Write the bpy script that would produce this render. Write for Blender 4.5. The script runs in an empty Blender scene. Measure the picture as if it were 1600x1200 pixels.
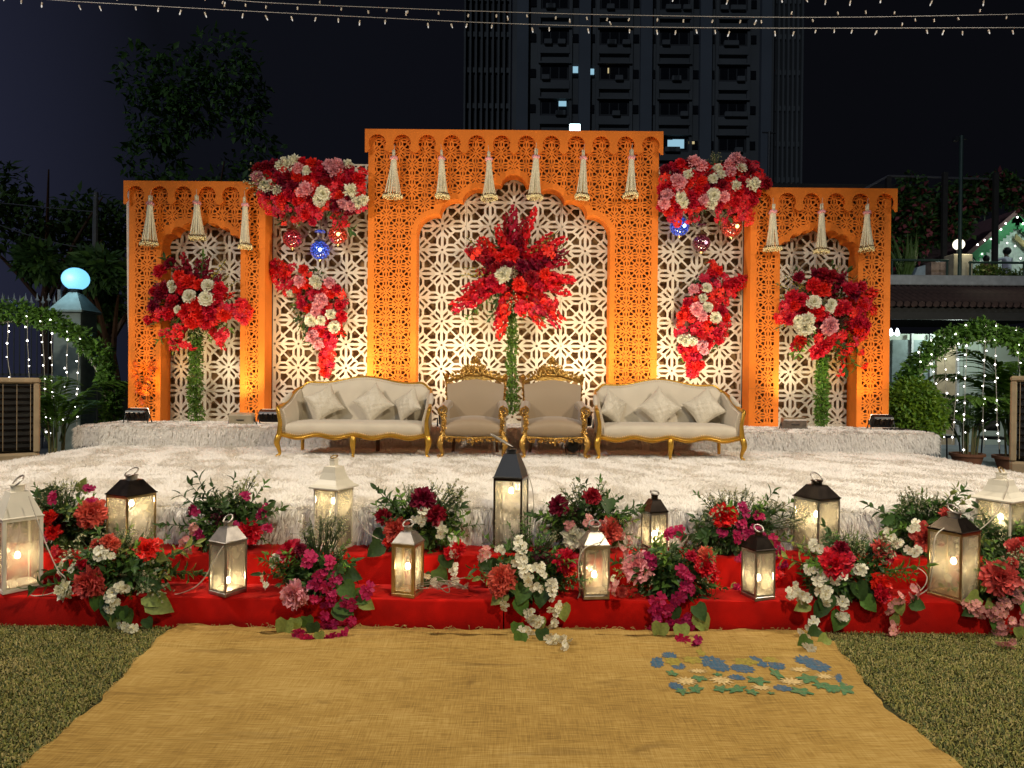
import bpy, bmesh, math, random
import numpy as np
from mathutils import Vector, Matrix, Euler
from mathutils.geometry import delaunay_2d_cdt

# ------------------------------------------------------------------ camera, world, lights, exposure
S = bpy.context.scene
COL = S.collection
PI = math.pi
rad = math.radians
CAMZ, FPX, PITCH, ROLL = 1.6, 1080.0, 0.42, 0.5
CROT = Matrix.Rotation(rad(90 - PITCH), 3, 'X') @ Matrix.Rotation(rad(ROLL), 3, 'Z')
cd = bpy.data.cameras.new('camera'); cam = bpy.data.objects.new('camera', cd); COL.objects.link(cam)
cam.matrix_world = Matrix.Translation((0, 0, CAMZ)) @ CROT.to_4x4()
cd.sensor_width = 36.0; cd.lens = 36.0 * FPX / 1600.0
cd.clip_start = 0.05; cd.clip_end = 500
S.camera = cam

W = bpy.data.worlds.new('World'); S.world = W; W.use_nodes = True
wn, wl = W.node_tree.nodes, W.node_tree.links
bg = wn['Background']
tc = wn.new('ShaderNodeTexCoord'); sx = wn.new('ShaderNodeSeparateXYZ')
rp = wn.new('ShaderNodeValToRGB')                       # city glow: night sky a little brighter to the west (left)
mr = wn.new('ShaderNodeMapRange'); mr.inputs[1].default_value = -0.66; mr.inputs[2].default_value = 0.34
wl.new(tc.outputs['Generated'], sx.inputs[0]); wl.new(sx.outputs['X'], mr.inputs[0]); wl.new(mr.outputs[0], rp.inputs[0])
rp.color_ramp.elements[0].color = (0.0170, 0.0190, 0.0380, 1)
rp.color_ramp.elements[1].color = (0.0025, 0.0027, 0.0040, 1)
e = rp.color_ramp.elements.new(0.24); e.color = (0.0040, 0.0045, 0.0074, 1)
wl.new(rp.outputs[0], bg.inputs[0]); bg.inputs[1].default_value = 1.0

def aim(o, target):
    d = Vector(target) - o.location
    o.rotation_euler = d.to_track_quat('-Z', 'Y').to_euler()

ld = bpy.data.lights.new('city_fill', 'SUN'); ld.energy = 0.30; ld.angle = rad(0.5); ld.color = (0.76, 0.86, 1.0)  # weak sun added to light the tower, in place of unseen city lights
lo = bpy.data.objects.new('city_fill', ld); COL.objects.link(lo); lo.location = (-20, -30, 40); aim(lo, (0, 20, 10))

def spot(name, loc, target, energy, size, color, radius=0.1, blend=0.6, parent=None):
    d = bpy.data.lights.new(name, 'SPOT'); d.energy = energy; d.spot_size = rad(size); d.spot_blend = blend
    d.color = color; d.shadow_soft_size = radius
    o = bpy.data.objects.new(name, d); COL.objects.link(o); o.location = loc; aim(o, target)
    if parent is not None:
        o.parent = parent; o.location = Vector(loc) - parent.location
    return o
# the event's flood lights on tall stands left and right of the guests, just outside the frame
WARM = (1.0, 0.86, 0.70)
spot('flood_light_left', (-6.2, 3.8, 6.2), (-0.9, 7.2, 0.6), 1350, 100, WARM, 0.15, 0.9)
spot('flood_light_right', (6.2, 3.8, 6.2), (0.9, 7.2, 0.6), 1350, 100, WARM, 0.15, 0.9)
spot('flood_light_rear', (2.6, 0.0, 6.2), (0, 4.8, 0.3), 950, 120, (1.0, 0.85, 0.60), 0.2, 0.9)
# unseen lamp added over the stage to bring out the runner's creases
spot('fill_light_overhead', (-2.0, 6.8, 6.6), (0, 3.0, 0.0), 200, 75, (1.0, 0.84, 0.56), 0.12, 0.9)
# garden floodlights on the lawn edges, aimed at the ivy hoops and plants
spot('garden_light_left', (-9.5, 4.5, 4.5), (-8.2, 11.5, 1.2), 900, 75, (1.0, .95, .78), 0.12, 0.8)
spot('garden_light_right', (9.5, 4.5, 4.5), (8.4, 11.8, 1.2), 1100, 75, (1.0, .95, .78), 0.12, 0.8)

vs = S.view_settings
vs.view_transform = 'Standard'; vs.look = 'None'; vs.exposure = 0.15; vs.gamma = 1.0; vs.use_curve_mapping = False
S.render.engine = 'CYCLES'
S.cycles.use_denoising = True
S.cycles.max_bounces = 6; S.cycles.transparent_max_bounces = 24
S.cycles.sample_clamp_indirect = 4.0

# ------------------------------------------------------------------ helpers
def at(px, py, Y):
    """the point at depth Y seen at photograph pixel (px, py)"""
    r = CROT @ Vector((px - 800.0, 600.0 - py, -FPX))
    t = Y / r.y
    return Vector((r.x * t, Y, CAMZ + r.z * t))

def onz(px, py, z):
    """the point of the horizontal plane z seen at photograph pixel (px, py)"""
    r = CROT @ Vector((px - 800.0, 600.0 - py, -FPX))
    t = (z - CAMZ) / r.z
    return Vector((r.x * t, r.y * t, z))

def ppm(Y): return FPX / Y

class MB:
    def __init__(s): s.v = []; s.f = []; s.m = []; s.M = None
    def add(s, vs, fs, mi=0):
        o = len(s.v)
        if s.M is not None: vs = [tuple(s.M @ Vector(p)) for p in vs]
        s.v.extend([tuple(p) for p in vs])
        s.f.extend([tuple(i + o for i in f) for f in fs]); s.m.extend([mi] * len(fs))
        return s
    def box(s, c, d, rz=0.0, b=0.0, mi=0, rot=None):
        hx, hy, hz = d[0] / 2, d[1] / 2, d[2] / 2
        R = rot if rot is not None else Matrix.Rotation(rz, 3, 'Z')
        c = Vector(c)
        if b <= 0:
            vs = [(sx * hx, sy * hy, sz * hz) for sz in (-1, 1) for sy in (-1, 1) for sx in (-1, 1)]
            fs = [(0, 2, 3, 1), (4, 5, 7, 6), (0, 1, 5, 4), (2, 6, 7, 3), (0, 4, 6, 2), (1, 3, 7, 5)]
        else:
            b = min(b, hx * .95, hy * .95, hz * .95)
            vs = []; idx = {}
            for sx in (-1, 1):
                for sy in (-1, 1):
                    for sz in (-1, 1):
                        for a in range(3):
                            p = [sx * (hx - b), sy * (hy - b), sz * (hz - b)]
                            p[a] = (sx * hx, sy * hy, sz * hz)[a]
                            idx[(sx, sy, sz, a)] = len(vs); vs.append(tuple(p))
            fs = []
            for a in range(3):
                o1, o2 = [(1, 2), (2, 0), (0, 1)][a]
                for sg in (-1, 1):
                    q = []
                    for u, w in ((-1, -1), (1, -1), (1, 1), (-1, 1)):
                        k = [0, 0, 0]; k[a] = sg; k[o1] = u; k[o2] = w
                        q.append(idx[(k[0], k[1], k[2], a)])
                    fs.append(tuple(q if sg > 0 else q[::-1]))
                for u in (-1, 1):
                    for w in (-1, 1):
                        k1 = [0, 0, 0]; k1[a] = -1; k1[o1] = u; k1[o2] = w
                        k2 = list(k1); k2[a] = 1
                        q = [idx[(*k1, o1)], idx[(*k2, o1)], idx[(*k2, o2)], idx[(*k1, o2)]]
                        fs.append(tuple(q if u * w > 0 else q[::-1]))
            for sx in (-1, 1):
                for sy in (-1, 1):
                    for sz in (-1, 1):
                        q = [idx[(sx, sy, sz, a)] for a in range(3)]
                        fs.append(tuple(q if sx * sy * sz > 0 else q[::-1]))
        return s.add([tuple(R @ Vector(p) + c) for p in vs], fs, mi)
    def tube(s, pts, r, n=8, closed=False, caps=True, mi=0, flat=1.0):
        pts = [Vector(p) for p in pts]; N = len(pts)
        rs = r if isinstance(r, (list, tuple)) else [r] * N
        T = []
        for i in range(N):
            a = pts[i - 1] if (i > 0 or closed) else pts[i]
            b = pts[(i + 1) % N] if (i < N - 1 or closed) else pts[i]
            d = (b - a); T.append(d.normalized() if d.length > 1e-9 else Vector((0, 0, 1)))
        up = Vector((0, 0, 1)) if abs(T[0].z) < .9 else Vector((1, 0, 0))
        nrm = (up - T[0] * up.dot(T[0])).normalized()
        vs = []
        for i in range(N):
            nrm = (nrm - T[i] * nrm.dot(T[i])).normalized(); bi = T[i].cross(nrm)
            for k in range(n):
                a = 2 * PI * k / n
                vs.append(pts[i] + nrm * (math.cos(a) * rs[i]) + bi * (math.sin(a) * rs[i] * flat))
        fs = []
        for i in range(N if closed else N - 1):
            j = (i + 1) % N
            for k in range(n):
                k2 = (k + 1) % n
                fs.append((i * n + k, i * n + k2, j * n + k2, j * n + k))
        if caps and not closed:
            fs.append(tuple(range(n - 1, -1, -1))); fs.append(tuple((N - 1) * n + k for k in range(n)))
        return s.add(vs, fs, mi)
    def lathe(s, prof, n=16, c=(0, 0, 0), mi=0, rot=None, a0=0.0):
        vs = []; c = Vector(c); R = rot if rot is not None else Matrix.Identity(3)
        for r, z in prof:
            for k in range(n):
                a = 2 * PI * k / n + a0
                vs.append(tuple(R @ Vector((r * math.cos(a), r * math.sin(a), z)) + c))
        fs = []
        for i in range(len(prof) - 1):
            for k in range(n):
                k2 = (k + 1) % n
                fs.append((i * n + k, i * n + k2, (i + 1) * n + k2, (i + 1) * n + k))
        fs.append(tuple(range(n - 1, -1, -1))); m = (len(prof) - 1) * n
        fs.append(tuple(m + k for k in range(n)))
        return s.add(vs, fs, mi)
    def ball(s, c, r, nu=10, nv=6, mi=0, rot=None):
        r = r if isinstance(r, (tuple, list)) else (r, r, r); R = rot if rot is not None else Matrix.Identity(3); c = Vector(c)
        vs = [tuple(R @ Vector((0, 0, -r[2])) + c)]
        for i in range(1, nv):
            t = -PI / 2 + PI * i / nv
            for k in range(nu):
                a = 2 * PI * k / nu
                vs.append(tuple(R @ Vector((r[0] * math.cos(t) * math.cos(a), r[1] * math.cos(t) * math.sin(a), r[2] * math.sin(t))) + c))
        vs.append(tuple(R @ Vector((0, 0, r[2])) + c)); L = len(vs) - 1
        fs = []
        for k in range(nu):
            k2 = (k + 1) % nu
            fs.append((0, 1 + k2, 1 + k)); fs.append((L, L - nu + k, L - nu + k2))
        for i in range(nv - 2):
            for k in range(nu):
                k2 = (k + 1) % nu; a = 1 + i * nu
                fs.append((a + k, a + k2, a + nu + k2, a + nu + k))
        return s.add(vs, fs, mi)
    def octa(s, c, r, mi=0):
        x, y, z = c
        return s.add([(x + r, y, z), (x - r, y, z), (x, y + r, z), (x, y - r, z), (x, y, z + r), (x, y, z - r)],
                     [(0, 2, 4), (2, 1, 4), (1, 3, 4), (3, 0, 4), (2, 0, 5), (1, 2, 5), (3, 1, 5), (0, 3, 5)], mi)
    def prism(s, poly, y0, y1, mi=0):
        """polygon in x,z (counter-clockwise seen from -y) extruded from y0 to y1"""
        n = len(poly)
        vs = [(x, y0, z) for x, z in poly] + [(x, y1, z) for x, z in poly]
        fs = [tuple(range(n)), tuple(range(2 * n - 1, n - 1, -1))] + [(i, i + n, (i + 1) % n + n, (i + 1) % n) for i in range(n)]
        return s.add(vs, fs, mi)
    def mesh(s, name, mats, smooth=False):
        me = bpy.data.meshes.new(name); me.from_pydata(s.v, [], s.f)
        for m in (mats if isinstance(mats, (list, tuple)) else [mats]): me.materials.append(m)
        if any(s.m): me.polygons.foreach_set('material_index', s.m)
        if smooth:
            me.polygons.foreach_set('use_smooth', [True] * len(me.polygons))
            if smooth is not True: me.set_sharp_from_angle(angle=rad(smooth))
        me.update()
        return me
    def build(s, name, mats, parent=None, smooth=False, kind=None):
        return link(name, s.mesh(name, mats, smooth), parent, kind)

def link(name, me, parent=None, kind=None):
    o = bpy.data.objects.new(name, me); COL.objects.link(o)
    if parent is not None: o.parent = parent
    if kind: o['kind'] = kind
    return o

def npmesh(name, V, F, mat, smooth=False):
    """V (n,3), F (m,k) arrays, k = 3 or 4"""
    me = bpy.data.meshes.new(name)
    k = F.shape[1]; m = len(F)
    me.vertices.add(len(V)); me.vertices.foreach_set('co', V.astype(np.float32).ravel())
    me.loops.add(m * k); me.loops.foreach_set('vertex_index', F.astype(np.int32).ravel())
    me.polygons.add(m); me.polygons.foreach_set('loop_start', np.arange(0, m * k, k, dtype=np.int32))
    if smooth: me.polygons.foreach_set('use_smooth', np.ones(m, dtype=bool))
    me.update(calc_edges=True); me.validate()
    for mm in (mat if isinstance(mat, (list, tuple)) else [mat]): me.materials.append(mm)
    return me

def tag(o, label=None, cat=None, group=None, kind=None):
    if label: o['label'] = label
    if cat: o['category'] = cat
    if group: o['group'] = group
    if kind: o['kind'] = kind
    return o

def thing(name, label, cat, loc=(0, 0, 0), rz=0.0, group=None):
    o = bpy.data.objects.new(name, None); COL.objects.link(o); o.empty_display_size = .1
    o.location = loc; o.rotation_euler = (0, 0, rz)
    return tag(o, label, cat, group)

def dup(o, parent=None, loc=None):
    c = o.copy(); COL.objects.link(c)
    if parent is not None: c.parent = parent
    if loc is not None: c.location = loc
    for ch in list(o.children): dup(ch, c)
    return c

# ------------------------------------------------------------------ materials (all procedural)
MATS = {}
def mat(name, col, rough=.6, metal=0.0, nz=(8.0, .18), bump=None, emis=None, es=0.0, sheen=0.0, spec=.5, rnd=0.0, trans=0.0, coat=0.0):
    if name in MATS: return MATS[name]
    m = bpy.data.materials.new(name); m.use_nodes = True; MATS[name] = m
    N, L = m.node_tree.nodes, m.node_tree.links
    p = N['Principled BSDF']
    p.inputs['Roughness'].default_value = rough; p.inputs['Metallic'].default_value = metal
    p.inputs['Specular IOR Level'].default_value = spec
    if sheen: p.inputs['Sheen Weight'].default_value = sheen
    if coat: p.inputs['Coat Weight'].default_value = coat
    if trans: p.inputs['Transmission Weight'].default_value = trans
    t = N.new('ShaderNodeTexCoord')
    n = N.new('ShaderNodeTexNoise'); n.inputs['Scale'].default_value = nz[0]; n.inputs['Detail'].default_value = 5
    L.new(t.outputs['Object'], n.inputs['Vector'])
    r = N.new('ShaderNodeValToRGB'); a = nz[1]
    r.color_ramp.elements[0].position = .3; r.color_ramp.elements[1].position = .7
    r.color_ramp.elements[0].color = (*[max(0, c * (1 - a)) for c in col], 1)
    r.color_ramp.elements[1].color = (*[min(1, c * (1 + a * .7)) for c in col], 1)
    L.new(n.outputs['Fac'], r.inputs['Fac'])
    out = r.outputs['Color']
    if rnd:
        oi = N.new('ShaderNodeObjectInfo'); h = N.new('ShaderNodeHueSaturation')
        m1 = N.new('ShaderNodeMapRange'); m1.inputs[3].default_value = 1 - rnd; m1.inputs[4].default_value = 1 + rnd
        m2 = N.new('ShaderNodeMapRange'); m2.inputs[3].default_value = .5 - rnd * .05; m2.inputs[4].default_value = .5 + rnd * .015
        L.new(oi.outputs['Random'], m1.inputs[0]); L.new(oi.outputs['Random'], m2.inputs[0])
        L.new(m1.outputs[0], h.inputs['Value']); L.new(m2.outputs[0], h.inputs['Hue']); L.new(out, h.inputs['Color']); out = h.outputs[0]
    L.new(out, p.inputs['Base Color'])
    if bump:
        b = N.new('ShaderNodeBump'); b.inputs['Strength'].default_value = bump[1]; b.inputs['Distance'].default_value = bump[2] if len(bump) > 2 else .01
        n2 = N.new('ShaderNodeTexNoise'); n2.inputs['Scale'].default_value = bump[0]; n2.inputs['Detail'].default_value = 6
        L.new(t.outputs['Object'], n2.inputs['Vector']); L.new(n2.outputs['Fac'], b.inputs['Height']); L.new(b.outputs[0], p.inputs['Normal'])
    if emis:
        p.inputs['Emission Color'].default_value = (*emis, 1); p.inputs['Emission Strength'].default_value = es
    return m

def leafmat(name, col, rough=.5, rnd=.25, tr=.25, amt=.25):
    """leaf or petal: diffuse + a little light let through"""
    if name in MATS: return MATS[name]
    m = mat(name, col, rough, nz=(6, amt), rnd=rnd, spec=.35)
    N, L = m.node_tree.nodes, m.node_tree.links
    p = N['Principled BSDF']; o = N['Material Output']
    tl = N.new('ShaderNodeBsdfTranslucent'); mx = N.new('ShaderNodeMixShader'); mx.inputs[0].default_value = tr
    src = p.inputs['Base Color'].links[0].from_socket
    L.new(src, tl.inputs['Color']); L.new(p.outputs[0], mx.inputs[1]); L.new(tl.outputs[0], mx.inputs[2]); L.new(mx.outputs[0], o.inputs['Surface'])
    return m

def glassmat(name, tint=(1, 1, 1), overlay=.14, dirtcol=(.75, .68, .5)):
    m = bpy.data.materials.new(name); m.use_nodes = True; MATS[name] = m
    N, L = m.node_tree.nodes, m.node_tree.links
    N.remove(N['Principled BSDF']); o = N['Material Output']
    tr = N.new('ShaderNodeBsdfTransparent'); tr.inputs[0].default_value = (*tint, 1)
    gl = N.new('ShaderNodeBsdfGlossy'); gl.inputs['Roughness'].default_value = .06
    fr = N.new('ShaderNodeFresnel'); fr.inputs[0].default_value = 1.45
    m1 = N.new('ShaderNodeMixShader'); L.new(fr.outputs[0], m1.inputs[0]); L.new(tr.outputs[0], m1.inputs[1]); L.new(gl.outputs[0], m1.inputs[2])
    df = N.new('ShaderNodeBsdfDiffuse'); df.inputs[0].default_value = (*dirtcol, 1)
    tl = N.new('ShaderNodeBsdfTranslucent'); tl.inputs[0].default_value = (*dirtcol, 1)
    ad = N.new('ShaderNodeMixShader'); ad.inputs[0].default_value = .6; L.new(df.outputs[0], ad.inputs[1]); L.new(tl.outputs[0], ad.inputs[2])
    t = N.new('ShaderNodeTexCoord'); n = N.new('ShaderNodeTexNoise'); n.inputs['Scale'].default_value = 9; n.inputs['Detail'].default_value = 7
    L.new(t.outputs['Object'], n.inputs[0])
    mr_ = N.new('ShaderNodeMapRange'); mr_.inputs[1].default_value = .35; mr_.inputs[2].default_value = .75; mr_.inputs[3].default_value = overlay * .35; mr_.inputs[4].default_value = overlay * 2.0
    L.new(n.outputs['Fac'], mr_.inputs[0])
    m2 = N.new('ShaderNodeMixShader'); L.new(mr_.outputs[0], m2.inputs[0]); L.new(m1.outputs[0], m2.inputs[1]); L.new(ad.outputs[0], m2.inputs[2])
    L.new(m2.outputs[0], o.inputs['Surface'])
    return m

def lampmat(name, col, es, sample=False):
    m = mat(name, (.12, .12, .12), .4, emis=col, es=es)
    m.cycles.emission_sampling = 'AUTO' if sample else 'NONE'
    return m

ORANGE = mat('orange_painted_board', (.80, .212, .026), .6, spec=.12, nz=(2.5, .10), bump=(40, .08))
WHITE_L = mat('ivory_painted_board', (.74, .66, .52), .5, nz=(3, .06), bump=(40, .06))
BACKING = mat('brown_backing_cloth', (.30, .175, .075), .9, nz=(5, .3), bump=(30, .3))
CREAM_F = mat('cream_upholstery', (.58, .52, .41), .75, nz=(5, .06), bump=(13, .16, .012), sheen=.3)
CUSH = mat('satin_cushion', (.58, .53, .42), .38, nz=(10, .08), bump=(14, .35, .02), sheen=.3)
GOLD = mat('gold_painted_wood', (.62, .36, .055), .3, .75, nz=(15, .2), bump=(60, .15))
GOLD_D = mat('antique_gold_carving', (.56, .33, .085), .28, .85, nz=(35, .5), bump=(90, .4))
WOOD_D = mat('dark_wood', (.10, .045, .02), .5)
NAIL = mat('pale_brass_nails', (.85, .74, .5), .3, .6)
FUR = mat('white_shag_fur', (.90, .87, .82), .85, nz=(1.3, .06), spec=.2)
FURB = mat('fur_backing', (.74, .69, .58), .95, nz=(9, .10), bump=(60, .5, .02))
BLACK = mat('black_painted_metal', (.015, .015, .016), .4)
STEEL = mat('brushed_steel', (.45, .42, .38), .42, 1.0, nz=(20, .25))
DARKST = mat('dark_tarnished_metal', (.07, .055, .045), .25, .9, nz=(14, .5))
COPPER = mat('copper_metal', (.60, .26, .10), .25, 1.0, nz=(20, .5))
BRASS = mat('aged_brass', (.50, .36, .17), .3, .9, nz=(20, .35))
WHITEP = mat('white_painted_metal', (.74, .70, .58), .45, nz=(8, .1))
WIRE = mat('white_cable', (.55, .50, .42), .5)
BULB = lampmat('warm_bulb', (1.0, .80, .45), 40)
GLASS = glassmat('dusty_lantern_glass', (1, 1, 1), .22, (.86, .80, .62))
TERRA = mat('terracotta', (.22, .085, .04), .8)
LEAF = leafmat('dark_green_leaf', (.048, .11, .028))
LEAF2 = leafmat('mid_green_leaf', (.095, .20, .038))
LEAF3 = leafmat('lime_leaf', (.28, .36, .09))
LEAF4 = leafmat('fresh_green_leaf', (.14, .29, .04))
STEM = mat('green_stem', (.06, .10, .03), .7)
P_RED = leafmat('red_petal', (.72, .016, .013), .5, .24, .10, .5)
P_DRED = leafmat('deep_red_petal', (.28, .004, .016), .55, .28, .1, .5)
P_CORAL = leafmat('coral_petal', (.68, .12, .075), .55, .22, .12, .35)
P_PINK = leafmat('pink_petal', (.88, .38, .41), .55, .18, .10, .3)
P_WHITE = leafmat('cream_petal', (.88, .84, .66), .55, .10, .12)
P_MAG = leafmat('magenta_petal', (.52, .015, .10), .55, .3)
P_PALE = leafmat('pale_pink_petal', (.76, .34, .30), .55, .2)
P_MAR = leafmat('maroon_filler', (.12, .012, .028), .6, .3)
P_YEL = leafmat('yellow_green_spike', (.50, .40, .08), .6, .25)

def smooth_noise(x, y, seed=0, oct=4, f=1.0):
    rs = np.random.RandomState(seed); out = np.zeros_like(np.asarray(x, dtype=float)); a = 1.0
    for o in range(oct):
        for k in range(3):
            th = rs.uniform(0, 2 * PI); ph = rs.uniform(0, 2 * PI); w = f * rs.uniform(.7, 1.3)
            out = out + a * np.sin((x * math.cos(th) + y * math.sin(th)) * w * 2 * PI + ph)
        f *= 2.1; a *= .5
    return out / 5.0
# ------------------------------------------------------------------ ground, burlap, steps, stage
Y1, Y2, Y3, YR, YW = 4.37, 4.67, 4.98, 9.18, 10.2      # depths: step fronts, stage front, riser front, backdrop front
ZS1, ZS2, ZST, ZR = 0.20, 0.40, 0.66, 0.92             # heights: treads, stage floor, riser floor
YB = YW + .32                                          # plane of the white lattice

soil = mat('lawn_soil', (.055, .060, .014), .95, nz=(60, .5), bump=(90, 1.0, .03))
b = MB(); b.add([(-120, -60, 0), (120, -60, 0), (120, 200, 0), (-120, 200, 0)], [(0, 1, 2, 3)])
tag(b.build('lawn', soil), kind='structure')
terr = mat('terrace_paving', (.22, .25, .29), .5, nz=(1.5, .2))
b = MB(); b.box((13, 15.2, .02), (14, 8.4, .12)); tag(b.build('terrace', terr), kind='structure')
pav = mat('grey_paving', (.12, .13, .14), .6, nz=(2, .3))
b = MB(); b.box((-12.2, 15.2, .0), (12, 9, .10)); tag(b.build('pavement', pav), kind='structure')

# burlap
eL0, eL1 = onz(262, 985, .01), onz(35, 1200, .01)
eR0, eR1 = onz(1290, 1000, .01), onz(1495, 1200, .01)
def bx_left(y): return eL0.x + (eL1.x - eL0.x) * (y - eL0.y) / (eL1.y - eL0.y)
def bx_right(y): return eR0.x + (eR1.x - eR0.x) * (y - eR0.y) / (eR1.y - eR0.y)
def burlap_z(x, y):
    z = .014 + .016 / (1 + np.exp(np.clip(-(y - 4.03 - .014 * x - .014 * np.sin(x * 2.3) - .006 * np.sin(x * 9)) / .003, -50, 50))) + .0062 * smooth_noise(x * .9, y * 2.6, 3, 4, 1.0)
    for (y0, sl, w, h, xa, xb) in ((4.10, .012, .022, .018, -2, 2.2), (3.93, .05, .03, .011, -.6, 2.3), (3.78, -.13, .03, .010, -.8, 1.4),
                                   (3.66, .03, .03, .008, -2, .6), (3.97, -.07, .025, .011, .5, 1.9), (3.45, .02, .05, .006, -2, 2), (3.2, -.04, .05, .007, -2, 2), (4.27, .02, .04, .012, -2, 2)):
        d = (y - y0 - sl * x - .012 * np.sin(x * 4 + y0 * 9)) / (w * .7)
        env = 1 / (1 + np.exp(-(x - xa) * 7)) / (1 + np.exp((x - xb) * 7))
        z = z + 1.0 * h * env * np.exp(-d * d) * (.75 + .25 * np.sin(x * 7 + y0 * 31))
    return z
nxg, nyg = 280, 460
uu, vv = np.meshgrid(np.linspace(0, 1, nxg), np.linspace(0, 1, nyg))
yy = .6 + (Y1 - .015 - .6) * vv
wob = .022 * np.sin(yy * 6) + .012 * np.sin(yy * 19 + 1) + .006 * np.sin(yy * 47)
xl = bx_left(yy) + wob; xr = bx_right(yy) - wob * .8 + .02 * np.sin(yy * 5)
xx = xl + (xr - xl) * uu
yy2 = yy + (vv > .97) * (.012 * np.sin(xx * 31) + .02 * np.sin(xx * 5.3) - .015)
zz = burlap_z(xx, yy2); edge = np.minimum(uu, 1 - uu); zz = np.where(edge < .004, .006, zz + .022 * np.exp(-edge * 40) * 0.3)
V = np.stack([xx, yy2, zz], -1).reshape(-1, 3)
ii = np.arange(nxg * nyg).reshape(nyg, nxg)
F = np.stack([ii[:-1, :-1], ii[:-1, 1:], ii[1:, 1:], ii[1:, :-1]], -1).reshape(-1, 4)
bm_ = bpy.data.materials.new('burlap'); bm_.use_nodes = True
N, L = bm_.node_tree.nodes, bm_.node_tree.links; p = N['Principled BSDF']; p.inputs['Roughness'].default_value = .95; p.inputs['Specular IOR Level'].default_value = .1
t = N.new('ShaderNodeTexCoord')
def thread(scx, scy, sc):
    mp = N.new('ShaderNodeMapping'); mp.inputs['Scale'].default_value = (scx, scy, 1)
    n = N.new('ShaderNodeTexNoise'); n.inputs['Scale'].default_value = sc; n.inputs['Detail'].default_value = 3
    L.new(t.outputs['Object'], mp.inputs[0]); L.new(mp.outputs[0], n.inputs['Vector']); return n.outputs['Fac']
def math_(op, a, b_):
    m = N.new('ShaderNodeMath'); m.operation = op
    for i, q in enumerate((a, b_)):
        if isinstance(q, (int, float)): m.inputs[i].default_value = q
        else: L.new(q, m.inputs[i])
    return m.outputs[0]
thr = math_('ADD', math_('MULTIPLY', thread(1, 22, 9), .6), math_('MULTIPLY', thread(30, 1, 8), .4))
wv = N.new('ShaderNodeTexWave'); wv.inputs['Scale'].default_value = 70; wv.inputs['Distortion'].default_value = 1.5; L.new(t.outputs['Object'], wv.inputs['Vector'])
wv2 = N.new('ShaderNodeTexWave'); wv2.bands_direction = 'Y'; wv2.inputs['Scale'].default_value = 70; wv2.inputs['Distortion'].default_value = 1.5; L.new(t.outputs['Object'], wv2.inputs['Vector'])
st = thread(1, 1.6, 2.2); st2 = thread(1, 1, .8)
fac = math_('ADD', math_('MULTIPLY', thr, .75), math_('ADD', math_('MULTIPLY', st, .22), math_('MULTIPLY', st2, .18)))
cr = N.new('ShaderNodeValToRGB'); cr.color_ramp.elements[0].position = .44; cr.color_ramp.elements[1].position = .72
cr.color_ramp.elements[0].color = (.20, .12, .036, 1); cr.color_ramp.elements[1].color = (.48, .335, .118, 1)
e_ = cr.color_ramp.elements.new(.575); e_.color = (.35, .222, .060, 1)
L.new(fac, cr.inputs[0])
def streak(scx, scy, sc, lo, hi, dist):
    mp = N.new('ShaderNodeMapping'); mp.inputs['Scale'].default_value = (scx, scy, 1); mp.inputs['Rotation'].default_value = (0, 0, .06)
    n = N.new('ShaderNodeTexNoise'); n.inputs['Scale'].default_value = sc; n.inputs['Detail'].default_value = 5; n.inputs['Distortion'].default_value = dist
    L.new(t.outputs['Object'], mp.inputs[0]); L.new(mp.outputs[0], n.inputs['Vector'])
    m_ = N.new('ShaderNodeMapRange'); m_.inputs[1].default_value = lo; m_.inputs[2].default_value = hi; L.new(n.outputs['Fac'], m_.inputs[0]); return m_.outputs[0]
overlay = math_('MAXIMUM', math_('MULTIPLY', streak(.55, 6.5, 1.3, .60, .70, .4), .55), math_('MULTIPLY', streak(1.0, 2.0, 2.6, .62, .74, .8), .5))  # long streaks paint fold shade and dirt into the colour, the blotches are stains
dx_ = N.new('ShaderNodeMix'); dx_.data_type = 'RGBA'; L.new(overlay, dx_.inputs['Factor']); L.new(cr.outputs[0], dx_.inputs['A']); dx_.inputs['B'].default_value = (.13, .075, .024, 1)
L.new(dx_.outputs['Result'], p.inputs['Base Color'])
bp = N.new('ShaderNodeBump'); bp.inputs['Strength'].default_value = .55; bp.inputs['Distance'].default_value = .004
bp.inputs['Strength'].default_value = .12; bp.inputs['Distance'].default_value = .002; L.new(math_('ADD', math_('ADD', wv.outputs['Fac'], wv2.outputs['Fac']), math_('MULTIPLY', thr, 3.0)), bp.inputs['Height']); L.new(bp.outputs[0], p.inputs['Normal'])
mat_o = thing('burlap_mat', 'wide wrinkled brown burlap runner laid over the lawn before the red steps', 'mat', (0, 3, 0))
o = link('cloth', npmesh('cloth', V - np.array([0, 3, 0]), F, bm_, True), mat_o)
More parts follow.
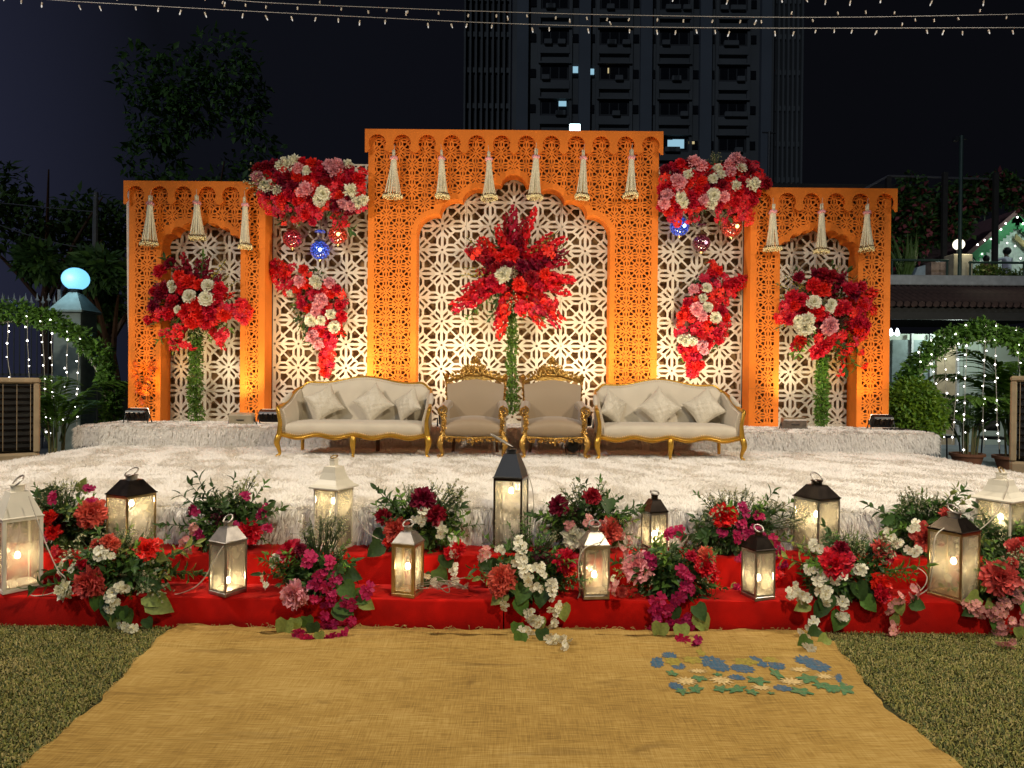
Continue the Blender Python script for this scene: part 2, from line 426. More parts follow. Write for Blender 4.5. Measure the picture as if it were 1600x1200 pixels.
# frayed hem threads
rnd = random.Random(5); b = MB()
for i in range(130):
    x = rnd.uniform(bx_left(Y1) + .02, bx_right(Y1) - .02); y = Y1 - .02 + rnd.uniform(-.02, .012)
    p0 = Vector((x, y - 3, .02)); d = Vector((rnd.uniform(-.05, .05), rnd.uniform(-.012, .008), rnd.uniform(.0, .025)))
    b.tube([p0, p0 + d * .5 + Vector((0, 0, .012)), p0 + d], .0022, 4)
hem = mat('jute_thread', (.42, .27, .09), .95)
b.build('frayed_hem', hem, mat_o, kind='stuff')
def inkmat(name, col):
    m = mat(name, col, .95, nz=(60, .4)); N, L = m.node_tree.nodes, m.node_tree.links; p = N['Principled BSDF']; src = p.inputs['Base Color'].links[0].from_socket
    t = N.new('ShaderNodeTexCoord'); f = []
    for sc_ in ((5, 160, 1), (160, 5, 1)):
        mp = N.new('ShaderNodeMapping'); mp.inputs['Scale'].default_value = sc_; n = N.new('ShaderNodeTexNoise'); n.inputs['Scale'].default_value = 1.0; n.inputs['Detail'].default_value = 3; L.new(t.outputs['Object'], mp.inputs[0]); L.new(mp.outputs[0], n.inputs['Vector']); f.append(n.outputs['Fac'])
    a = N.new('ShaderNodeMath'); a.operation = 'ADD'; L.new(f[0], a.inputs[0]); L.new(f[1], a.inputs[1])
    mr_ = N.new('ShaderNodeMapRange'); mr_.inputs[1].default_value = .98; mr_.inputs[2].default_value = 1.30; mr_.inputs[3].default_value = 0.08; mr_.inputs[4].default_value = .55; L.new(a.outputs[0], mr_.inputs[0])
    mx = N.new('ShaderNodeMix'); mx.data_type = 'RGBA'; L.new(mr_.outputs[0], mx.inputs['Factor']); L.new(src, mx.inputs['A']); mx.inputs['B'].default_value = (.33, .19, .055, 1); L.new(mx.outputs['Result'], p.inputs['Base Color'])
    return m
INK_B = inkmat('blue_print', (.008, .095, .19)); INK_G = inkmat('green_print', (.03, .17, .075)); INK_C = inkmat('cream_print', (.58, .44, .20)); INK_Y = inkmat('olive_print', (.27, .23, .03))
def bz(x, y): return float(burlap_z(np.array([x]), np.array([y]))[0])
def print_patch(name, px, py, wpx, hpx, ink, petals, seed, tilt=0.0, sharp=.24, off=.002):
    r = random.Random(seed)
    c = onz(px, py, .02); e1 = onz(px + wpx, py, .02); e2 = onz(px, py - hpx, .02)
    ax = (e1 - c).length; ay = (e2 - c).length
    vs = []; n = petals * 4
    rings = 3
    ct = (c.x, c.y); vs.append((c.x, c.y - 3, bz(*ct) + off))
    for k in range(1, rings + 1):
        for i in range(n):
            a = 2 * PI * i / n
            rr = (1 - sharp * (.5 + .5 * math.cos(a * petals + seed)) * (k / rings) ** 2) * k / rings * (1 + r.uniform(-.08, .08) * (k == rings))
            dx, dy = math.cos(a) * rr * ax, math.sin(a) * rr * ay
            x, y = c.x + dx * math.cos(tilt) - dy * math.sin(tilt), c.y + dx * math.sin(tilt) + dy * math.cos(tilt)
            vs.append((x, y - 3, bz(x, y) + off))
    fs = [(0, 1 + i, 1 + (i + 1) % n) for i in range(n)]
    for k in range(rings - 1):
        o_ = 1 + k * n
        fs += [(o_ + i, o_ + n + i, o_ + n + (i + 1) % n, o_ + (i + 1) % n) for i in range(n)]
    MB().add(vs, fs).build(name, ink, mat_o)
for i, (px, py, w, h) in enumerate([(1027, 1035, 11, 8), (1046, 1025, 13, 5), (1060, 1039, 12, 6), (1112, 1033, 22, 10), (1124, 1040, 17, 8), (1160, 1043, 20, 7), (1185, 1033, 11, 9),
                                    (1213, 1039, 14, 6), (1262, 1033, 20, 9), (1276, 1039, 20, 9), (1151, 1057, 14, 5), (1056, 1071, 12, 7), (1223, 1074, 16, 5), (1316, 1060, 11, 9)]):
    print_patch('printed_flower', px, py, w, h, INK_B, 9 + (i * 5) % 6, i, rnd.uniform(-.3, .3))
for i, (px, py, w, h) in enumerate([(1090, 1047, 18, 4), (1072, 1064, 21, 6), (1127, 1062, 22, 8), (1237, 1064, 24, 7), (1250, 1045, 20, 4), (1288, 1056, 17, 5), (1190, 1073, 20, 5)]):
    print_patch('printed_daisy', px, py, w, h, INK_C, 13, 40 + i, 0, .6, .0035)
for i, (px, py, w, h, tl) in enumerate([(1050, 1052, 10, 6, .2), (1066, 1081, 12, 7, 0), (1087, 1077, 12, 9, -.5), (1092, 1060, 14, 6, -.9), (1126, 1076, 13, 7, -.5), (1151, 1076, 12, 10, -.9), (1175, 1081, 12, 6, 0), (1184, 1063, 19, 8, .1),
                                        (1213, 1052, 10, 9, 0), (1205, 1083, 7, 3, 0), (1252, 1080, 18, 8, .5), (1263, 1060, 18, 8, -.9), (1280, 1070, 11, 6, -.6), (1297, 1074, 16, 8, -.5), (1321, 1076, 15, 11, -.4), (1300, 1078, 9, 5, .2), (1122, 1053, 9, 3, 0)]):
    print_patch('printed_leaf', px, py, w, h, INK_G, 5, 80 + i, tl, .5, .005)
for i, (px, py, w, h) in enumerate([(1095, 1019, 8, 5), (1165, 1033, 24, 6), (1082, 1030, 18, 6), (1205, 1030, 13, 5), (1052, 1033, 14, 6)]):
    print_patch('printed_leaf', px, py, w, h, INK_Y, 7, 120 + i, 0, .3, .0025)

# grass
def blades(name, P, Lr, Wr, seed, mats, lean=1.0):
    rs = np.random.RandomState(seed); n = len(P)
    a = rs.uniform(0, 2 * PI, n); l = rs.uniform(*Lr, n); w = rs.uniform(*Wr, n)
    tilt = rs.beta(2, 1.4, n) * lean
    d = np.stack([np.cos(a), np.sin(a), np.zeros(n)], 1); s = np.stack([-np.sin(a), np.cos(a), np.zeros(n)], 1)
    up = np.array([0, 0, 1.0])
    m1 = P + d * (l * tilt * .35)[:, None] + up * (l * (1 - tilt * .35) * .55)[:, None]
    m2 = P + d * (l * tilt * .95)[:, None] + up * (l * np.maximum(.12, 1 - tilt) * .8)[:, None]
    V = np.stack([P - s * (w * .35)[:, None], P + s * (w * .35)[:, None], m1 - s * (w * .5)[:, None], m1 + s * (w * .5)[:, None], m2], 1).reshape(-1, 3)
    i = np.arange(n)[:, None] * 5
    T = np.concatenate([i + np.array([[0, 1, 3]]), i + np.array([[0, 3, 2]]), i + np.array([[2, 3, 4]])], 0)
    me = npmesh(name, V, T, mats)
    k = np.clip(rs.randint(0, len(mats), n) + (smooth_noise(P[:, 0], P[:, 1], 17, 3, 1.6) > .5).astype(int), 0, len(mats) - 1); me.polygons.foreach_set('material_index', np.concatenate([k, k, k]).astype(np.int32)); me.update()
    return me
rs = np.random.RandomState(11)
G = []
for sgn in (-1, 1):
    n = 130000; x = rs.uniform(.5, 4.4, n) * sgn; y = Y1 - .01 - rs.uniform(0, 1, n) ** 1.15 * 2.1
    ok = (x < bx_left(y) + .01) if sgn < 0 else (x > bx_right(y) - .01)
    ok &= np.abs(x) < y * .80 + .3
    keep = smooth_noise(x * 2, y * 2, 9, 3, 1.2) > -.55
    ok &= keep | (rs.uniform(0, 1, n) < .35)
    G.append(np.stack([x[ok], y[ok], np.zeros(ok.sum())], 1))
G = np.concatenate(G)
gm = [mat('grass_green', (.15, .17, .030), .7), mat('grass_olive', (.22, .20, .042), .75), mat('grass_dark', (.06, .08, .017), .7), mat('grass_straw', (.30, .25, .09), .8)]
g_ = link('grass', blades('grass', G, (.020, .05), (.0035, .0075), 4, gm, 1.0), None, 'stuff')
tag(g_, 'short olive green grass beside the burlap runner', 'grass')

# red carpeted steps
RED = mat('red_felt', (.50, .006, .003), .92, nz=(6, .28), bump=(180, .35, .004), sheen=.08, spec=.1)
sp = thing('carpeted_steps', 'two low steps wrapped in bright red felt in front of the white stage', 'steps', (0, Y1, 0))
xs = at(787, 960, Y1).x
def stepbox(x0, x1, y0, y1, z1, z0=0.0, sd=0):
    """felt wrapped step: gently wavy front and a rounded nosing"""
    n = 90; prof = [(0.004, z0), (0.0, z0 + .05), (0.002, z1 - .02), (.006, z1 - .007), (.018, z1), (y1 - y0, z1)]
    vs = []
    for i in range(n + 1):
        x = x0 + (x1 - x0) * i / n
        for k, (dy, z) in enumerate(prof):
            wv_ = .006 * math.sin(x * 3.1 + sd) + .004 * math.sin(x * 9.3 + sd * 2)
            vs.append((x, y0 + dy + (wv_ if k < 5 else 0), z + (.004 * math.sin(x * 4.7 + sd) if k >= 3 else 0)))
    m = len(prof); fs = [(i * m + k, (i + 1) * m + k, (i + 1) * m + k + 1, i * m + k + 1) for i in range(n) for k in range(m - 1)]
    fs += [tuple(range(m)), tuple(n * m + k for k in range(m - 1, -1, -1))]
    return MB().add(vs, fs)
stepbox(-5.4, xs - .004, 0, Y2 - Y1 + .02, ZS1).build('step', RED, sp, 40)
stepbox(xs + .004, 5.4, .012, Y2 - Y1 + .02, ZS1, sd=1.4).build('step', RED, sp, 40)
stepbox(-5.4, 5.4, Y2 - Y1, Y3 - Y1 + .12, ZS2, .15, 2.2).build('step', RED, sp, 40)

# white fur stage and riser
def fur(name, parent, P, Nrm, length, width, seed, off, lean=.8, cl=1.0, grav=.0):
    rs = np.random.RandomState(seed); n = len(P)
    a = 2.5 * PI * smooth_noise(P[:, 0] * cl, P[:, 1] * cl + P[:, 2] * 1.7, seed, 4, 1.3) + rs.normal(0, .55, n)
    t1 = np.array([1.0, 0, 0]); Nrm = np.array(Nrm, float); t2 = np.cross(Nrm, t1)
    d = Nrm + lean * (np.cos(a)[:, None] * t1 + np.sin(a)[:, None] * t2) + rs.normal(0, .25, (n, 3))
    d[:, 2] -= grav; d /= np.linalg.norm(d, axis=1)[:, None]
    l = length * rs.uniform(.6, 1.25, n); view = P - np.array([0, 0, CAMZ]); view /= np.linalg.norm(view, axis=1)[:, None]
    s = np.cross(d, view + rs.normal(0, .35, (n, 3))); s /= np.linalg.norm(s, axis=1)[:, None] + 1e-9
    w = width * rs.uniform(.7, 1.3, n)
    m = P + d * (l * .5)[:, None]; tip = P + d * (l)[:, None]
    tip[:, 2] -= l * .25 * (1 if Nrm[2] > .5 else 1.2); tip -= Nrm * 0.0
    V = np.stack([P - s * (w * .5)[:, None], P + s * (w * .5)[:, None], m + s * (w * .4)[:, None], m - s * (w * .4)[:, None], tip], 1).reshape(-1, 3) - np.array(off)
    i = np.arange(n)[:, None] * 5
    T = np.concatenate([i + np.array([[0, 1, 2]]), i + np.array([[0, 2, 3]]), i + np.array([[3, 2, 4]])], 0)
    return link(name, npmesh(name, V, T, FUR), parent, 'stuff')
SXL, SXR = -5.45, 5.30
stg = thing('stage', 'wide low stage floor covered in long white shag fur', 'stage', (0, Y3, 0))
b = MB()
n = 60; prof = [(0.0, .36), (-.012, .5), (0.0, ZST - .06), (.03, ZST - .015), (.08, ZST), (YR - Y3 + .02, ZST)]
vs = []
for i in range(n + 1):
    x = SXL + (SXR - SXL) * i / n
    for dy, z in prof: vs.append((x, dy + .012 * math.sin(x * 5), z))
m = len(prof); fs = [(i * m + k, (i + 1) * m + k, (i + 1) * m + k + 1, i * m + k + 1) for i in range(n) for k in range(m - 1)]
fs += [tuple(range(m)), tuple(n * m + k for k in range(m - 1, -1, -1))]
b.add(vs, fs); b.build('platform', FURB, stg, True)
b = MB(); b.box(((SXL + SXR) / 2, 2.1, .17), (SXR - SXL - .1, 3.9, .34)); b.build('base', BLACK, stg)
rs = np.random.RandomState(21)
n = 230000; v = rs.uniform(0, 1, n); y = Y3 + .02 + (YR - Y3) * (v ** 1.35); x = rs.uniform(SXL, SXR, n)
ok = np.abs(x) < y * .78 + .25
Pt = np.stack([x[ok], y[ok], np.full(ok.sum(), ZST - .004)], 1)
fur('fur_pile', stg, Pt, (0, 0, 1), .05, .006, 3, (0, Y3, 0), .8, .6)
n = 42000; x = rs.uniform(-4.4, 4.4, n); z = rs.uniform(.42, ZST, n)
Pf = np.stack([x, np.full(n, Y3 - .004), z], 1)
fur('fur_valance', stg, Pf, (0, -.55, -1), .085, .0065, 4, (0, Y3, 0), .55, 2.0, .0)
n = 12000; x = rs.uniform(-4.4, 4.4, n)
fur('fur_fringe', stg, np.stack([x, np.full(n, Y3 + .02), np.full(n, ZST - .03) + rs.uniform(-.02, .02, n)], 1), (0, -1, .3), .07, .0065, 14, (0, Y3, 0), .7, 2.0, .1)
for sx_, X in ((-1, SXL), (1, SXR)):
    pass
ris = thing('riser', 'long raised platform edged with pale fur under the backdrop panels', 'platform', (0, YR, 0))
rl, rr_ = at(120, 690, YR).x, at(1462, 690, YR).x
b = MB(); b.box(((rl + rr_) / 2, .83, ZR - .14), (rr_ - rl, 1.66, .27), b=.06); b.build('platform', mat('riser_fleece', (.84, .79, .66), .95, nz=(5, .14), bump=(9, .25, .03)), ris, True)
b = MB(); b.box(((rl + rr_) / 2, .83, .33), (rr_ - rl - .1, 1.6, .64)); b.build('base', BLACK, ris)
n = 52000; x = rs.uniform(rl, rr_, n); y = YR + .02 + rs.uniform(0, 1, n) * 1.15
fur('fur_pile', ris, np.stack([x, y, np.full(n, ZR - .006)], 1), (0, 0, 1), .045, .008, 7, (0, YR, 0), 1.0)
n = 30000; x = rs.uniform(rl, rr_, n); z = rs.uniform(ZST + .02, ZR - .004, n)
fur('fur_valance', ris, np.stack([x, np.full(n, YR - .003), z], 1), (0, -.45, -1), .055, .006, 8, (0, YR, 0), .35, 1.5, .0)
n = 9000; x = rs.uniform(rl, rr_, n); fur('fur_fringe', ris, np.stack([x, np.full(n, YR + .012), np.full(n, ZR - .02) + rs.uniform(-.02, .015, n)], 1), (0, -1, .25), .05, .006, 12, (0, YR, 0), .5, 1.5, .1)
n = 2500; z = rs.uniform(ZST + .01, ZR - .01, n); y = YR + rs.uniform(0, .4, n)
fur('fur_valance', ris, np.stack([np.full(n, rl), y, z], 1), (-1, 0, .2), .07, .01, 9, (0, YR, 0), .6, 1.0, .6)
fur('fur_valance', ris, np.stack([np.full(n, rr_), y, z], 1), (1, 0, .2), .07, .01, 10, (0, YR, 0), .6, 1.0, .6)

# ------------------------------------------------------------------ backdrop: lattice boards
def cell_holes(p, i, j, x0, z0, slim=1.0):
    A = [[(.46, .37), (.54, .285), (.715, .285), (.715, .46), (.63, .54)],
         [(.48, .07), (.81, .07), (.73, .15), (.57, .15)]]
    q = math.sqrt(.5)
    sl = [(.17, .055), (.40, .055), (.445, .13), (.25, .13)]
    A.append([(u * q + v * q, u * q - v * q) for u, v in sl])
    H = []
    for h in A:
        H.append(h); H.append([(y, x) for x, y in h])
    H2 = [[(1 - x, 1 - y) for x, y in h] for h in H if h is not H[0] and h is not H[1]]
    out = []
    for h in H + H2:
        mx_, my_ = sum(q_[0] for q_ in h) / len(h), sum(q_[1] for q_ in h) / len(h)
        g = [(mx_ + (x - mx_) * slim, my_ + (y - my_) * slim) for x, y in h]
        g = [((1 - x) if (i + j) % 2 else x, y) for x, y in g]
        out.append([(x0 + (i + x) * p, z0 + (j + y) * p) for x, y in g])
    return out

def area(h): return .5 * sum(h[k][0] * h[(k + 1) % len(h)][1] - h[(k + 1) % len(h)][0] * h[k][1] for k in range(len(h)))
def ccw(h): return h if area(h) > 0 else h[::-1]
def clip(h, nx, nz, d):
    """keep the part with nx*x + nz*z <= d"""
    out = []
    for k in range(len(h)):
        a, c = h[k], h[(k + 1) % len(h)]
        da, dc = nx * a[0] + nz * a[1] - d, nx * c[0] + nz * c[1] - d
        if da <= 0: out.append(a)
        if (da < 0 < dc) or (dc < 0 < da):
            t = da / (da - dc); out.append((a[0] + t * (c[0] - a[0]), a[1] + t * (c[1] - a[1])))
    return out
def cliprect(h, r):
    for nx, nz, d in ((1, 0, r[2]), (-1, 0, -r[0]), (0, 1, r[3]), (0, -1, -r[1])):
        h = clip(h, nx, nz, d)
        if len(h) < 3: return None
    return h

def lattice(p, x0, z0, rect, node_r, slim=1.32):
    """hole polygons of the star lattice over rect"""
    i0, i1 = int(math.floor((rect[0] - x0) / p)), int(math.ceil((rect[2] - x0) / p))
    j0, j1 = int(math.floor((rect[1] - z0) / p)), int(math.ceil((rect[3] - z0) / p))
    H = []
    for i in range(i0, i1):
        for j in range(j0, j1): H += cell_holes(p, i, j, x0, z0, slim)
    if node_r:
        for i in range(i0, i1 + 1):
            for j in range(j0, j1 + 1):
                H.append([(x0 + i * p + node_r * p * math.cos(a * PI / 3), z0 + j * p + node_r * p * math.sin(a * PI / 3)) for a in range(6)])
    return H

def avoid(H, poly, rim):
    """trim holes so that they stay outside the polygon (the arch) by rim"""
    P = np.array(poly); Q = np.roll(P, -1, axis=0); D = Q - P; L2 = (D ** 2).sum(1)
    x0, z0 = P.min(0) - rim; x1, z1 = P.max(0) + rim
    def sd(pt):
        w = np.array(pt) - P; t = np.clip((w * D).sum(1) / L2, 0, 1); d = np.linalg.norm(w - D * t[:, None], axis=1); k = int(d.argmin())
        c = ((P[:, 1] > pt[1]) != (Q[:, 1] > pt[1])) & (pt[0] < D[:, 0] * (pt[1] - P[:, 1]) / np.where(D[:, 1] == 0, 1e-9, D[:, 1]) + P[:, 0])
        return (-d[k] if c.sum() % 2 else d[k]), k, P[k] + D[k] * t[k]
    out = []
    for h in H:
        if max(q[0] for q in h) < x0 or min(q[0] for q in h) > x1 or min(q[1] for q in h) > z1: out.append(h); continue
        for it in range(3):
            s = [sd(q) for q in h]; k = min(range(len(h)), key=lambda a: s[a][0])
            if s[k][0] >= rim * .97: out.append(h); break
            if max(q[0] for q in s) < rim: break
            far = max(range(len(h)), key=lambda a: s[a][0]); c = s[far][2]
            nrm = np.array(h[far]) - c; nrm /= np.linalg.norm(nrm) + 1e-9
            h = clip(h, -nrm[0], -nrm[1], -(nrm @ c) - rim)
            if len(h) < 3: break
    return out

def plate(outer, holes, y0, y1):
    """a board with cut-outs: polygon outer in x,z minus convex holes, from y0 (front) to y1"""
    holes = [ccw(h) for h in holes if len(h) >= 3 and abs(area(h)) > 6e-5]
    vs = [Vector(q) for q in ccw(outer)]; fcs = [list(range(len(vs)))]
    for h in holes:
        k = len(vs); vs += [Vector(q) for q in h]; fcs.append(list(range(k, k + len(h))))
    r = delaunay_2d_cdt(vs, [], fcs, 1, 1e-5)
    V2, E2, F2, ov, oe, of = r
    T = [tuple(f) for f, o_ in zip(F2, of) if list(o_) == [0]]
    n = len(V2); b = MB(); edges = {}
    for f in T:
        for k in range(len(f)):
            a, c = f[k], f[(k + 1) % len(f)]
            edges[(a, c)] = 1
    bd = [(a, c) for (a, c) in edges if (c, a) not in edges]
    vsx = [(q.x, y0, q.y) for q in V2] + [(q.x, y1, q.y) for q in V2]
    fs = list(T) + [tuple(k + n for k in reversed(f)) for f in T] + [(c, a, a + n, c + n) for a, c in bd]
    return b.add(vsx, fs)

def arcpts(a, c, sag, n=8):
    """points from a to c along an arc bulging to the left of a->c by sag"""
    a, c = Vector(a), Vector(c); d = c - a; L_ = d.length; nrm = Vector((-d.y, d.x)) / L_
    R_ = (L_ * L_ / 4 + sag * sag) / (2 * sag); mid = (a + c) / 2 + nrm * (sag - R_)
    a0 = math.atan2((a - mid).y, (a - mid).x); a1 = math.atan2((c - mid).y, (c - mid).x)
    while a1 > a0: a1 -= 2 * PI
    return [tuple(mid + Vector((math.cos(a0 + (a1 - a0) * k / n), math.sin(a0 + (a1 - a0) * k / n))) * R_) for k in range(n)]

def arch_outline(cx, zb, half):
    """half: right half points from apex to spring [(dx,z)], with bulges; returns polygon of the opening, bottom up"""
    pts = []
    L_ = []
    top = half[0]
    cusps = [(-q[0], q[1]) for q in half[::-1]] + [q[:2] for q in half]
    sags = [q[2] for q in half[1:]][::-1] + [top[2]] + [q[2] for q in half[1:]]
    up = [(cx + q[0], q[1]) for q in cusps]
    for k in range(len(up) - 1): L_ += arcpts(up[k], up[k + 1], sags[k])
    L_.append(up[-1])
    return [(L_[0][0], zb)] + L_ + [(L_[-1][0], zb)]       # clockwise: left foot, over, right foot

def cornice_poly(x0, x1, zt, zb, n, r):
    """scalloped valance board: straight top, n horseshoe openings with pointed tongues between"""
    pitch = (x1 - x0) / n; pts = [(x0, zt), (x0, zb)]
    for i in range(n):
        c = x0 + pitch * (i + .5); zc = zt - .075 - r
        l, rr = c - pitch / 2, c + pitch / 2
        tip = .035 if i == 0 else .012
        a0 = rad(215); a1 = rad(-35)
        zcut = zc + r * math.sin(a0)
        pts += [(l + tip, zb), (l + (pitch / 2 - r * .82) * .55, zb + (zcut - zb) * .35), (c + r * math.cos(a0) - .004, zcut - .012)]
        for k in range(13):
            a = a0 + (a1 - a0) * k / 12; pts.append((c + r * math.cos(a), zc + r * math.sin(a)))
        tip = .035 if i == n - 1 else .012
        pts += [(c - r * math.cos(a0) + .004, zcut - .012), (rr - (pitch / 2 - r * .82) * .55, zb + (zcut - zb) * .35), (rr - tip, zb)]
    pts += [(x1, zb), (x1, zt)]
    return pts

def towerx(px, py): return at(px, py, YW).x
def towerz(px, py): return at(px, py, YW).z

def arch_flat(label, L_, R_, T_, cpx, spring_px, half_px, wopen, n_sc, seams, Cx, cloth=False, p=.185):
    """an orange arched lattice flat: lattice panels, solid stiles, arch reveal, sides and scalloped cornice"""
    cx = (L_ + R_) / 2
    root = thing('arch_flat', label, 'backdrop panel', (cx, YW, ZR), 0, 'orange arched lattice flats of the backdrop')
    l, r, zt = L_ - cx, R_ - cx, T_ - ZR
    ac = Cx - cx
    arch = arch_outline(ac, 0.0, half_px)
    xl, xr = arch[0][0], arch[-1][0]
    brd = .085
    rect = (l + brd, .06, r - brd, zt - .03)
    ncol = round((r - l - 2 * brd) / p); pp = (r - l - 2 * brd) / ncol
    H = lattice(pp, l + brd, zt - .30 - 40 * pp, rect, .045, 1.16)
    H = [h for h in (cliprect(h, rect) for h in H) if h]
    op = [(xl - 0, -.5)] + arch[1:-1] + [(xr, -.5)]
    H = avoid(H, op, .075)
    zs = arch[1][1]
    th = .018
    apex = max(arch, key=lambda q: q[1]); ia = arch.index(apex)
    # panels: two upper halves meeting over the apex, and the columns split at the seams
    zsp = seams[0]
    left_up = [(l, zsp)] + [(xl, zsp)] + [q for q in arch[1:ia + 1] if q[1] > zsp] + [(apex[0], zt), (l, zt)]
    right_up = [(apex[0], zt), apex] + [q for q in arch[ia + 1:-1] if q[1] > zsp] + [(xr, zsp), (r, zsp), (r, zt)]
    left_up = [(x - .0015 if abs(x - apex[0]) < 1e-6 else x, z) for x, z in left_up]
    right_up = [(x + .0015 if abs(x - apex[0]) < 1e-6 else x, z) for x, z in right_up]
    for poly, rc in ((left_up, (l, zsp + .004, apex[0] - .006, zt)), (right_up, (apex[0] + .006, zsp + .004, r, zt))):
        hh = [h for h in (cliprect(h, rc) for h in H) if h]
        plate(poly, hh, 0, th).build('lattice_panel', ORANGE, root)
    zz_ = [zsp] + list(seams[1:]) + [0.0]
    for a_, c_ in zip(zz_[:-1], zz_[1:]):
        for xa, xb in ((l, xl), (xr, r)):
            rc = (xa, c_ + .004, xb, a_ - .004)
            hh = [h for h in (cliprect(h, rc) for h in H) if h]
            plate([(xa, c_ + .001), (xb, c_ + .001), (xb, a_ - .002), (xa, a_ - .002)], hh, .0, th).build('lattice_panel', ORANGE, root)
    # reveal of the arch (inner lining), 1 mm behind the panels
    b = MB(); n = len(arch); y0, y1 = th + .001, YB - YW - .02
    out = []
    for k in range(n):
        a_ = Vector(arch[max(0, k - 1)]); c_ = Vector(arch[min(n - 1, k + 1)]); d = (c_ - a_).normalized(); out.append((arch[k][0] - d.y * .016, arch[k][1] + d.x * .016))
    vs = [(x, y0, z) for x, z in arch] + [(x, y1, z) for x, z in arch] + [(x, y0, z) for x, z in out] + [(x, y1, z) for x, z in out]
    fs = []
    for k in range(n - 1):
        fs += [(k, k + 1, k + 1 + n, k + n), (k + 2 * n, k + 3 * n, k + 1 + 3 * n, k + 1 + 2 * n), (k, k + 2 * n, k + 1 + 2 * n, k + 1), (k + n, k + 1 + n, k + 1 + 3 * n, k + 3 * n)]
    b.add(vs, fs); b.build('arch_reveal', ORANGE, root, 50)
    # sides and top
    for s_, X in ((-1, l), (1, r)):
        b = MB(); b.box((X - s_ * .009, (th + .001 + y1) / 2, zt / 2), (.018, y1 - th - .001, zt)); b.build('side_board', ORANGE, root)
    b = MB(); b.box((0, (th + y1) / 2, zt - .010), (r - l - .04, y1 - th - .004, .018)); b.build('top_board', ORANGE, root)
    # dark backing behind the lattice
    b = MB()
    hx = [(l + .03, .02)] + [(min(q[0], xl) - .03 if k in (0,) else q[0], q[1]) for k, q in enumerate(out[:1])]
    bpoly = [(l + .03, .02), (out[0][0] - .02, .02)] + [(q[0], q[1] + .02) if True else q for q in out[1:-1]] + [(out[-1][0] + .02, .02), (r - .03, .02), (r - .03, zt - .03), (l + .03, zt - .03)]
    plate(bpoly, [], .15, .156).build('backing_cloth', BACKING, root)
    # cornice
    cp = cornice_poly(l - .035, r + .045, zt + .005, zt - .335, n_sc, .128)
    half = len(cp) // 2
    plate(cp, [], -.085, -.067).build('cornice', ORANGE, root)
    b = MB()
    for k in range(n_sc + 1):
        b.box((l + .03 + (r - l - .06) * k / n_sc, -.034, zt - .05), (.03, .062, .03))
    b.build('cornice_block', ORANGE, root, kind='stuff')
    b = MB(); b.box(((l + r) / 2, -.0335, zt - .008), (r - l, .062, .012)); b.build('cornice_shelf', ORANGE, root)
    if cloth:
        cl = mat('white_backing_cloth', (.7, .62, .55), .9)
        vs = [(l - .02, .05, 2.10), (l - .085, .16, zt - .10), (l - .02, .05, zt - .08), (l - .01, .2, .95), (l - .075, .3, zt - .10)]
        b = MB(); b.prism([(l - .012, .9), (l - .012, zt - .1), (l - .075, zt - .12), (l - .05, 1.6), (l - .018, .95)], .06, .066); b.build('cloth_edge', cl, root)
    return root

k_ = 1 / ppm(YW)
cL, cR, cT = towerx(574.5, 400), towerx(1028, 400), (towerz(571, 204) + towerz(1033, 210)) / 2
CxC = towerx(802, 400)
zc0 = at(802, 272, YW).z - ZR
def halfpts(apx, apy, lst):
    a = at(apx, apy, YW)
    return [(dx * k_, a.z - ZR - (dy - apy) * k_, sg * k_) for dx, dy, sg in lst]
arch_flat('tallest orange lattice arch in the middle of the backdrop', cL, cR, cT, 802, 361,
          halfpts(802, 272, [(20, 288, 16), (43, 297, 5), (80, 313, 10), (115, 335, 11), (151, 366, 11)]), 302, 12,
          [at(802, 367, YW).z - ZR, at(802, 560, YW).z - ZR], CxC)
lL, lR, lT = towerx(201, 450), towerx(414, 450), towerz(300, 286)
arch_flat('left orange lattice arch flat beside the blue lamp and ivy hoop', lL, lR, lT, 313, 385,
          halfpts(313, 343, [(12, 350, 8), (30, 356, 4), (46, 366, 6), (62, 387, 8)]), 124, 6,
          [at(313, 388, YW).z - ZR, at(313, 601, YW).z - ZR], towerx(313.5, 450), True)
rL, rR, rT = towerx(1172, 450), towerx(1391, 450), towerz(1280, 296.5)
arch_flat('right orange lattice arch flat next to the green topiary bush', rL, rR, rT, 1280, 395,
          halfpts(1280, 354, [(12, 361, 8), (30, 367, 4), (46, 377, 6), (61, 398, 8)]), 122, 6,
          [at(1280, 399, YW).z - ZR, at(1280, 608, YW).z - ZR], towerx(1279.5, 450))

def lattice_screen(label, xa, xb, zt, splits, p=.365, phase=0.0, y=YB):
    root = thing('lattice_screen', label, 'lattice screen', ((xa + xb) / 2, y, ZR), 0, 'white lattice screens of the backdrop')
    c = (xa + xb) / 2; ed = [xa] + list(splits) + [xb]
    z1 = zt - ZR
    H0 = lattice(p, phase, 0.10, (xa, .0, xb, z1), .055)
    for a, d in zip(ed[:-1], ed[1:]):
        rc = (a + .012, .035, d - .012, z1 - .02)
        hh = [[(x - c, z) for x, z in h] for h in (cliprect(h, rc) for h in H0) if h]
        plate([(a - c + .002, .001), (d - c - .002, .001), (d - c - .002, z1), (a - c + .002, z1)], hh, 0, .018).build('lattice_panel', WHITE_L, root)
    b = MB(); b.box((0, .16, z1 / 2), (xb - xa - .02, .006, z1 - .02)); b.build('backing_cloth', BACKING, root)
    b = MB()
    for X in (xa + .03 - c, xb - .03 - c): b.box((X, .09, z1 / 2 - .02), (.04, .12, z1 - .06))
    b.build('frame', BACKING, root)
    return root
nodeC = at(690, 511, YB).x                       # a lattice node in the middle screen
lattice_screen('ivory lattice screen in the middle arch behind the two thrones', cL + .3, cR - .3, cT - .25, [at(728, 450, YB).x, at(876, 450, YB).x], .362, nodeC)
nodeL = at(541, 482, YB).x
